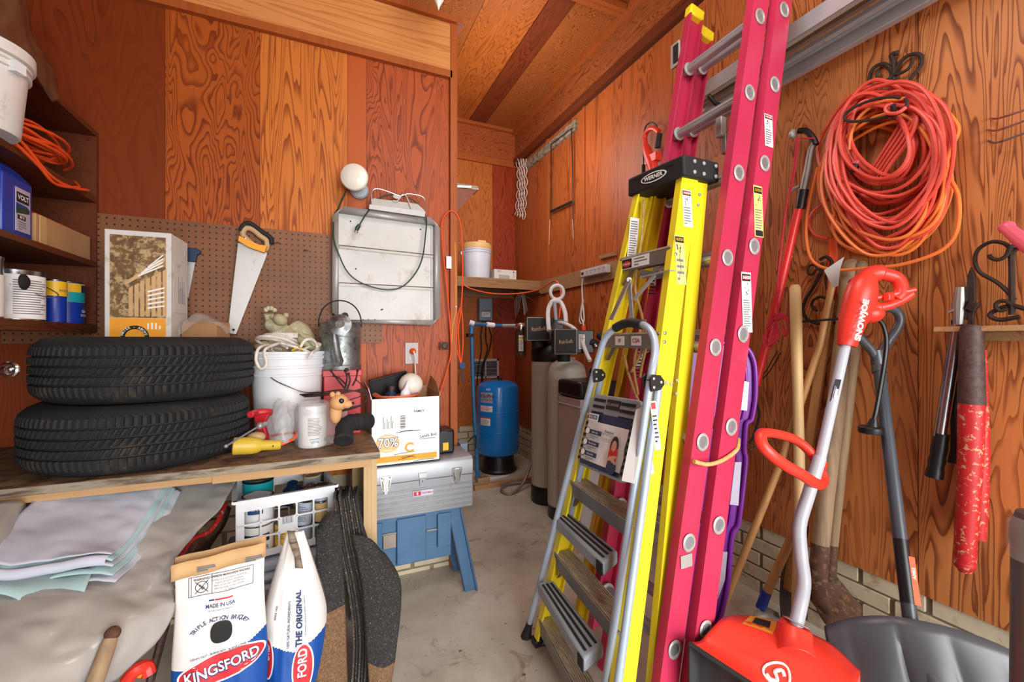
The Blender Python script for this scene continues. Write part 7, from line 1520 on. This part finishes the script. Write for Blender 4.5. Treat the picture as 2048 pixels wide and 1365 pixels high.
# purple sled
q = thing('snow_sled', 'purple plastic snow sled standing on edge behind the red ladder', 'sled', pD(1440, 1250, 1.8))
od = [(1380, 690), (1440, 686), (1478, 690), (1495, 700), (1506, 725), (1509, 760), (1508, 800), (1502, 835), (1498, 842), (1490, 850), (1487, 900), (1490, 915), (1486, 960), (1480, 1010), (1474, 1050), (1464, 1065), (1458, 1110), (1455, 1160), (1440, 1230), (1420, 1270), (1360, 1280)]
b = MB(); P = [pD(x, y, 1.74) for x, y in od]; b.quadprism(P, .012, 'purple'); b.tube([p-FW*.008 for p in smooth(P[1:-1], 3)], .009, 'purple', 10); b.tube([p-FW*.002-RT*.035 for p in smooth(P[1:-1], 3)], .007, 'purple', 10); b.build('shell', q)
for cs in (((1485, 762), (1498, 765), (1494, 822), (1478, 820)), ((1470, 925), (1483, 925), (1477, 1012), (1460, 1010)), ((1440, 1105), (1455, 1105), (1450, 1160), (1436, 1200))):
    b = MB(); b.quadprism([pD(x, y, 1.722) for x, y in cs], .006, 'silver_label'); b.build('silver_sticker', q)
# ------------------------------------------------------------------ electric snow shovel
q = thing('electric_snow_shovel', 'red and white electric snow shovel leaning in front of the wooden handles', 'snow shovel', pD(1560, 1330, 1.28))
b = MB(); b.tube([pD(1691, 690, 1.55), pD(1640, 920, 1.47)], .0165, 'rod_white', 18)
b.tube(smooth([pD(1640, 915, 1.47), pD(1617, 990, 1.44), pD(1600, 1050, 1.42), pD(1602, 1110, 1.39), pD(1608, 1165, 1.37), pD(1600, 1215, 1.34), pD(1589, 1262, 1.32)], 6), .0195, 'rod_white', 18); b.build('shaft', q)
b = MB(); b.tube(smooth([pD(1693, 692, 1.55), pD(1703, 650, 1.55), pD(1716, 612, 1.55), pD(1726, 575, 1.55), pD(1738, 550, 1.55)], 3), [.034, .038, .042, .046, .050, .053, .056, .056, .055, .052, .045, .038, .028], 'red_plastic', 24, flat=.85)
b.tube(smooth([pD(1712, 572, 1.565), pD(1745, 548, 1.565), pD(1775, 550, 1.555), pD(1796, 560, 1.545), pD(1802, 585, 1.535), pD(1790, 600, 1.535)], 6), [.03]*10+[.022]*21, 'red_plastic', 16)
b.tube(smooth([pD(1725, 620, 1.555), pD(1745, 618, 1.545), pD(1775, 612, 1.535), pD(1800, 602, 1.530), pD(1822, 588, 1.525)], 6), [.026]*9+[.016]*16, 'red_plastic', 14)
b.tube([pD(1740, 560, 1.565), pD(1736, 615, 1.555)], [.022, .026], 'red_plastic', 14); b.tube([pD(1745, 598, 1.545), pD(1830, 580, 1.515)], .009, 'red_plastic', 10)
b.ball(pD(1738, 628, 1.555), (.045, .045, .035), 'red_plastic'); b.build('motor_handle', q)
b = MB(); b.box(pD(1778, 594, 1.525), (.035, .02, .028), 'red_plastic'); b.build('trigger', q, bevel=.004)
b = MB(); fm = frame(pD(1722, 641, 1.495), pD(1727, 616, 1.495)-pD(1716, 665, 1.495), RT*-1+V((0, 0, .15))); b.text('SNOWJOE', .027, 'white_paper', fm @ T((0, 0, .004)), .05, 1.15); b.ball(pD(1751, 559, 1.530), .006, 'black_plastic', None, 10, 6); b.build('lettering', q)
b = MB(); a = pD(1669, 783, 1.500); fm = frame(a, pD(1675, 760, 1.493)-pD(1663, 808, 1.508), RT*-1); b.box((0, 0, .004), (.088, .020, .002), 'ink', fm); b.box((-.005, -.003, .0055), (.03, .009, .001), 'white_paper', fm); b.bars(.07, .014, 3, 'silver_label', fm @ T((0, .002, .005)), 4, .001); b.build('label', q)
b = MB(); b.tube(smooth([pD(1752, 634, 1.55), pD(1766, 650, 1.55), pD(1773, 680, 1.55), pD(1770, 720, 1.55), pD(1762, 770, 1.54), pD(1753, 820, 1.53), pD(1748, 840, 1.53)], 6), .0075, 'cord_black', 8)
b.tube([pD(1748, 838, 1.53), pD(1745, 856, 1.53)], [.011, .020], 'black_plastic', 12); b.lathe([(.036, -.012), (.038, -.006), (.038, .008), (.034, .012), (0, .012)], 'black_plastic', T(pD(1742, 860, 1.53)), 24); b.build('power_plug', q)
b = MB(); b.tube(smooth([pD(x, y, d) for x, y, d in ((1522, 870, 1.42), (1534, 866, 1.44), (1560, 870, 1.48), (1590, 880, 1.50), (1616, 900, 1.50), (1636, 930, 1.49), (1647, 958, 1.47), (1642, 970, 1.45), (1628, 966, 1.43), (1604, 950, 1.41), (1575, 934, 1.40), (1545, 912, 1.39), (1525, 890, 1.40))], 6, True), .0155, 'red_plastic', 14, True, flat=1.2)
b.tube([pD(1640, 925, 1.50), pD(1626, 968, 1.46)], .024, 'red_plastic', 16); b.build('assist_handle', q)
b = MB(); b.ball(pD(1624, 980, 1.435), .006, 'black_plastic', None, 8, 6); b.build('lock_button', q)
# body: hood shape from measured corners
tl, tr2, br2, bl2 = pD(1404, 1290, 1.26), pD(1476, 1228, 1.42), pD(1690, 1300, 1.27), pD(1640, 1420, 1.12)
b = MB(); rows = [[pD(1478, 1232, 1.46), pD(1530, 1240, 1.42), pD(1600, 1262, 1.37), pD(1660, 1290, 1.32), pD(1720, 1345, 1.26)],
                  [pD(1446, 1238, 1.38), pD(1520, 1262, 1.34), pD(1590, 1290, 1.29), pD(1650, 1320, 1.25), pD(1712, 1372, 1.19)],
                  [pD(1415, 1268, 1.33), pD(1480, 1300, 1.29), pD(1550, 1335, 1.24), pD(1625, 1378, 1.19), pD(1700, 1420, 1.14)],
                  [pD(1400, 1285, 1.31), pD(1462, 1322, 1.26), pD(1535, 1365, 1.21), pD(1610, 1410, 1.16), pD(1690, 1455, 1.11)],
                  [pD(1378, 1288, 1.27), pD(1440, 1330, 1.22), pD(1515, 1378, 1.17), pD(1590, 1430, 1.12), pD(1672, 1480, 1.07)]]
b.grid(sheet(rows, 6), 'red_plastic'); low = [[p+V((0, 0, -z)) for p in rows[4]] for z in (0, .012)]
b.build('hood', q, solid=.008)
b = MB(); back = [[p for p in rows[0]], [p+V((0, 0, -.12)) for p in rows[0]], [p+V((0, 0, -.28)) for p in rows[0]]]; b.grid(back, 'red_plastic')
sidep = [rows[0][0], rows[1][0], rows[2][0], rows[3][0], rows[4][0]]; b.grid([sidep, [V((p.x, p.y, min(p.z, .30)-.10)) for p in sidep], [V((p.x, p.y, .06)) for p in sidep]], 'black_matt'); b.build('housing', q, solid=.006)
b = MB(); b.tube([rows[4][0]+V((-.0, 0, .0)), rows[4][2], rows[4][4]], .007, 'black_matt', 8); b.build('front_edge', q)
b = MB(); ax = (pD(1589, 1262, 1.32)-pD(1600, 1215, 1.34)).normalized(); b.tube([pD(1591, 1248, 1.325), pD(1589, 1256, 1.325), pD(1588, 1290, 1.30), pD(1592, 1318, 1.27)], [.036, .046, .050, .056], 'red_plastic', 24); b.lathe([(.0355, 0), (.0355, .004), (0, .005)], 'alu_bright', upframe(pD(1591, 1247, 1.323), -ax), 24); b.build('shaft_socket', q, bevel=.004)
S_ = sheet(rows, 6)
def onhood(u, v, lift=.006):
    h_, w2 = len(S_)-1, len(S_[0])-1; i, j = min(h_-1, int(v*h_)), min(w2-1, int(u*w2)); fi, fj = v*h_-i, u*w2-j
    p = S_[i][j].lerp(S_[i][j+1], fj).lerp(S_[i+1][j].lerp(S_[i+1][j+1], fj), fi); n_ = (S_[i][j+1]-S_[i][j]).cross(S_[i+1][j]-S_[i][j]).normalized()
    if n_.z < 0: n_ = -n_
    return p+n_*lift
b = MB(); pts = [onhood(.53+.085*math.cos(a), .60+.15*math.sin(a)) for a in [k*math.pi/14 for k in range(28)]]; b.tube(pts, .0035, 'white_paper', 6, True)
b.tube(smooth([onhood(.575, .55), onhood(.545, .51), onhood(.515, .56), onhood(.535, .61), onhood(.545, .67), onhood(.505, .70), onhood(.475, .655)], 5), .005, 'white_paper', 6); b.build('emblem', q)
b = MB()
b.grid([[onhood(u, v, .006) for u in (.13, .2, .27, .34)] for v in (.02, .14, .26)], 'orange_print'); b.grid([[onhood(u, v, .007) for u in (.18, .24, .30)] for v in (.06, .14, .2)], 'ink'); b.build('warning_label', q)
# ------------------------------------------------------------------ grey snow shovel
q = thing('snow_shovel', 'large dark grey plastic snow shovel with a D grip standing at the right', 'snow shovel', pD(1840, 1400, 1.25))
st_, sb_ = pD(1757, 728, 1.635), pD(1827, 1292, 1.27)
b = MB(); b.tube([st_, sb_], .019, 'shaft_grey', 20); b.build('shaft', q)
b = MB(); b.tube([sb_+(st_-sb_)*.32*1, sb_+(st_-sb_)*.12], .0196, 'black_plastic', 20); fm = frame(st_.lerp(sb_, .80)-FW*.0196+RT*.008, (st_-sb_), RT*-1); b.box((0, -.003, .001), (.135, .018, .001), 'cord_hot', fm); b.text('AMES', .014, 'white_paper', fm @ T((.02, -.003, .002)), .02); b.text('True American', .011, 'silver_label', fm @ T((0, .012, -.004)), .01); b.build('label_sleeve', q)
b = MB(); b.tube([st_+(sb_-st_)*.04, st_], [.024, .023], 'shovel_grey', 16)
b.tube(smooth([pD(1757, 725, 1.635), pD(1742, 700, 1.635), pD(1722, 678, 1.635), pD(1712, 664, 1.635), pD(1718, 640, 1.635), pD(1745, 622, 1.635), pD(1770, 616, 1.635), pD(1792, 622, 1.635), pD(1800, 640, 1.635), pD(1792, 662, 1.635), pD(1776, 684, 1.635), pD(1764, 708, 1.635), pD(1758, 725, 1.635)], 6), .0155, 'shovel_grey', 14); b.tube([pD(1757, 730, 1.633), pD(1752, 700, 1.635)], [.024, .019], 'shovel_grey', 14); b.build('grip', q)
def BP(u, v, lift=0):   # u across the blade 0..1, v down the blade 0..1.  Curved scoop.
    Lp, Rp = pD(1640, 1235, 1.40), pD(2110, 1318, 1.16); Lp.z = Rp.z = .44; e = (Rp-Lp).normalized(); nrm = e.cross(V((0, 0, 1)))*-1
    out = V((-.629, -.776, 0)); t = v
    z = .44-.40*t; x = .03+.26*t**1.6+.035*math.sin(math.pi*t); crown = .055*(1-(2*u-1)**2)
    rib = .017*abs(math.cos(u*math.pi*4.5))**.6*(t < .95)*min(1, t*4)*(1-abs(2*u-1)**6)
    zz = z + crown*(1-t)*.7 - .05*(abs(2*u-1)**3)*(1-t)
    return Lp.lerp(Rp, u)*1.0+out*(x+lift+rib)+V((0, 0, zz-.44))
b = MB(); rows = [[BP(u/60, v/16) for u in range(61)] for v in range(17)]; b.grid(rows, 'shovel_grey'); b.build('blade', q, solid=.004)
b = MB(); c0_, c1_ = BP(.47, .0, .01), BP(.47, .55, .02)
b.tube([sb_+V((0, 0, .03)), sb_, c1_], [.023, .03, .018], 'shovel_grey', 14)
for u in (.36, .58): b.tube([sb_+V((0, 0, -.04)), BP(u, .45, .02), BP(u-.02 if u < .47 else u+.02, .75, .01)], [.02, .014, .006], 'shovel_grey', 10)
b.ball(sb_+V((-.01, -.02, -.03)), .008, 'alu_bright', None, 10, 6); b.build('blade_socket', q)
# grey wrapped roll at the right edge
q = thing('wrapped_roll', 'upright grey roll in cloudy plastic wrap at the very right edge', 'roll', pD(2075, 1400, .92))
c_ = pD(2082, 1365, .93); c_.z = 0; M = T(c_); zt_ = pD(2050, 1030, .93).z
b = MB(); b.lathe([(.045, 0), (.047, .3), (.044, zt_-.08), (.046, zt_-.06), (.045, zt_-.03), (.036, zt_), (0, zt_+.006)], 'shovel_grey', M, 28); b.build('roll', q)
b = MB(); rows = []
for i in range(9):
    z = zt_-.10+i*.0125; rows.append([M @ V(((.050-.02*max(0, i-6)/2)*math.cos(a)*(1+.06*noise.noise(V((a*2, i*.5, 0)))), (.050-.02*max(0, i-6)/2)*math.sin(a), z)) for a in [k*math.pi/14 for k in range(29)]])
b.grid(rows, 'film_light'); b.build('wrap', q)

# ------------------------------------------------------------------ dry bits on the slab
b = MB(); rr = random.Random(77)
for k in range(110):
    x, y = rr.uniform(.45, 1.35), rr.uniform(1.3, 3.6); a = rr.uniform(0, 6); s_ = rr.uniform(.003, .010)
    b.add([V((x+s_*math.cos(a+t), y+s_*math.sin(a+t)*.5, .001+.002*(t > 2))) for t in (0, 1.6, 3.1, 4.7)], [(0, 1, 2, 3)], 'cardboard' if k % 3 else 'rust')
o_ = tag(b.build('leaf_litter'), 'scattered dry leaf bits on the bare concrete floor', 'debris'); o_['kind'] = 'stuff'
# ------------------------------------------------------------------ sub-parts: pieces that belong to a part of their thing
def centre(o):
    bb = [V(c) for c in o.bound_box]; return sum(bb, V((0, 0, 0)))/8
SUBS = {'label': ('body', 'motor_handle', 'sump', 'cover', 'side_housing'), 'front_print': ('body',), 'side_print': ('body',), 'briquet_print': ('body',), 'kraft_seal': ('body',), 'folded_seal': ('body',),
        'badge': ('body',), 'latch': ('lid',), 'hasp': ('lid',), 'lid_spot': ('lid',), 'eye': ('head',), 'nose': ('head',), 'rose': ('spout',), 'tread_pads': ('platform',), 'cardboard_label': ('platform',),
        'grip_strip': ('step',), 'corner_cap': ('step',), 'foot': ('leg', 'rear_leg', 'front_rail', 'rear_rail'), 'brand_badge': ('top_cap',), 'cap_rivets': ('top_cap',), 'holes': ('pan',), 'flange': ('pan',),
        'danger_label': ('rail', 'front_rail'), 'caution_label': ('rail', 'front_rail'), 'end_cap': ('rail',), 'instruction_label': ('front_rail',), 'lettering': ('motor_handle', 'pole'), 'trigger': ('motor_handle',),
        'emblem': ('hood',), 'warning_label': ('hood',), 'front_edge': ('hood',), 'plaque': ('body',), 'rivets': ('handle',), 'vents': ('body',), 'handle_lug': ('body',), 'label_sleeve': ('shaft',), 'grip': ('handle_loop',), 'sockets': ('housing',), 'face': ('housing',), 'sticker': ('bowl',), 'open_end': ('body',)}
base = lambda o: o.name.split('.')[0]
for root in [o for o in SC.objects if o.type == 'EMPTY']:
    kids = list(root.children)
    for k in kids:
        want = SUBS.get(base(k))
        if not want: continue
        c = [p for p in kids if base(p) in want and p is not k]
        if c: k.parent = min(c, key=lambda p: (centre(p)-centre(k)).length)
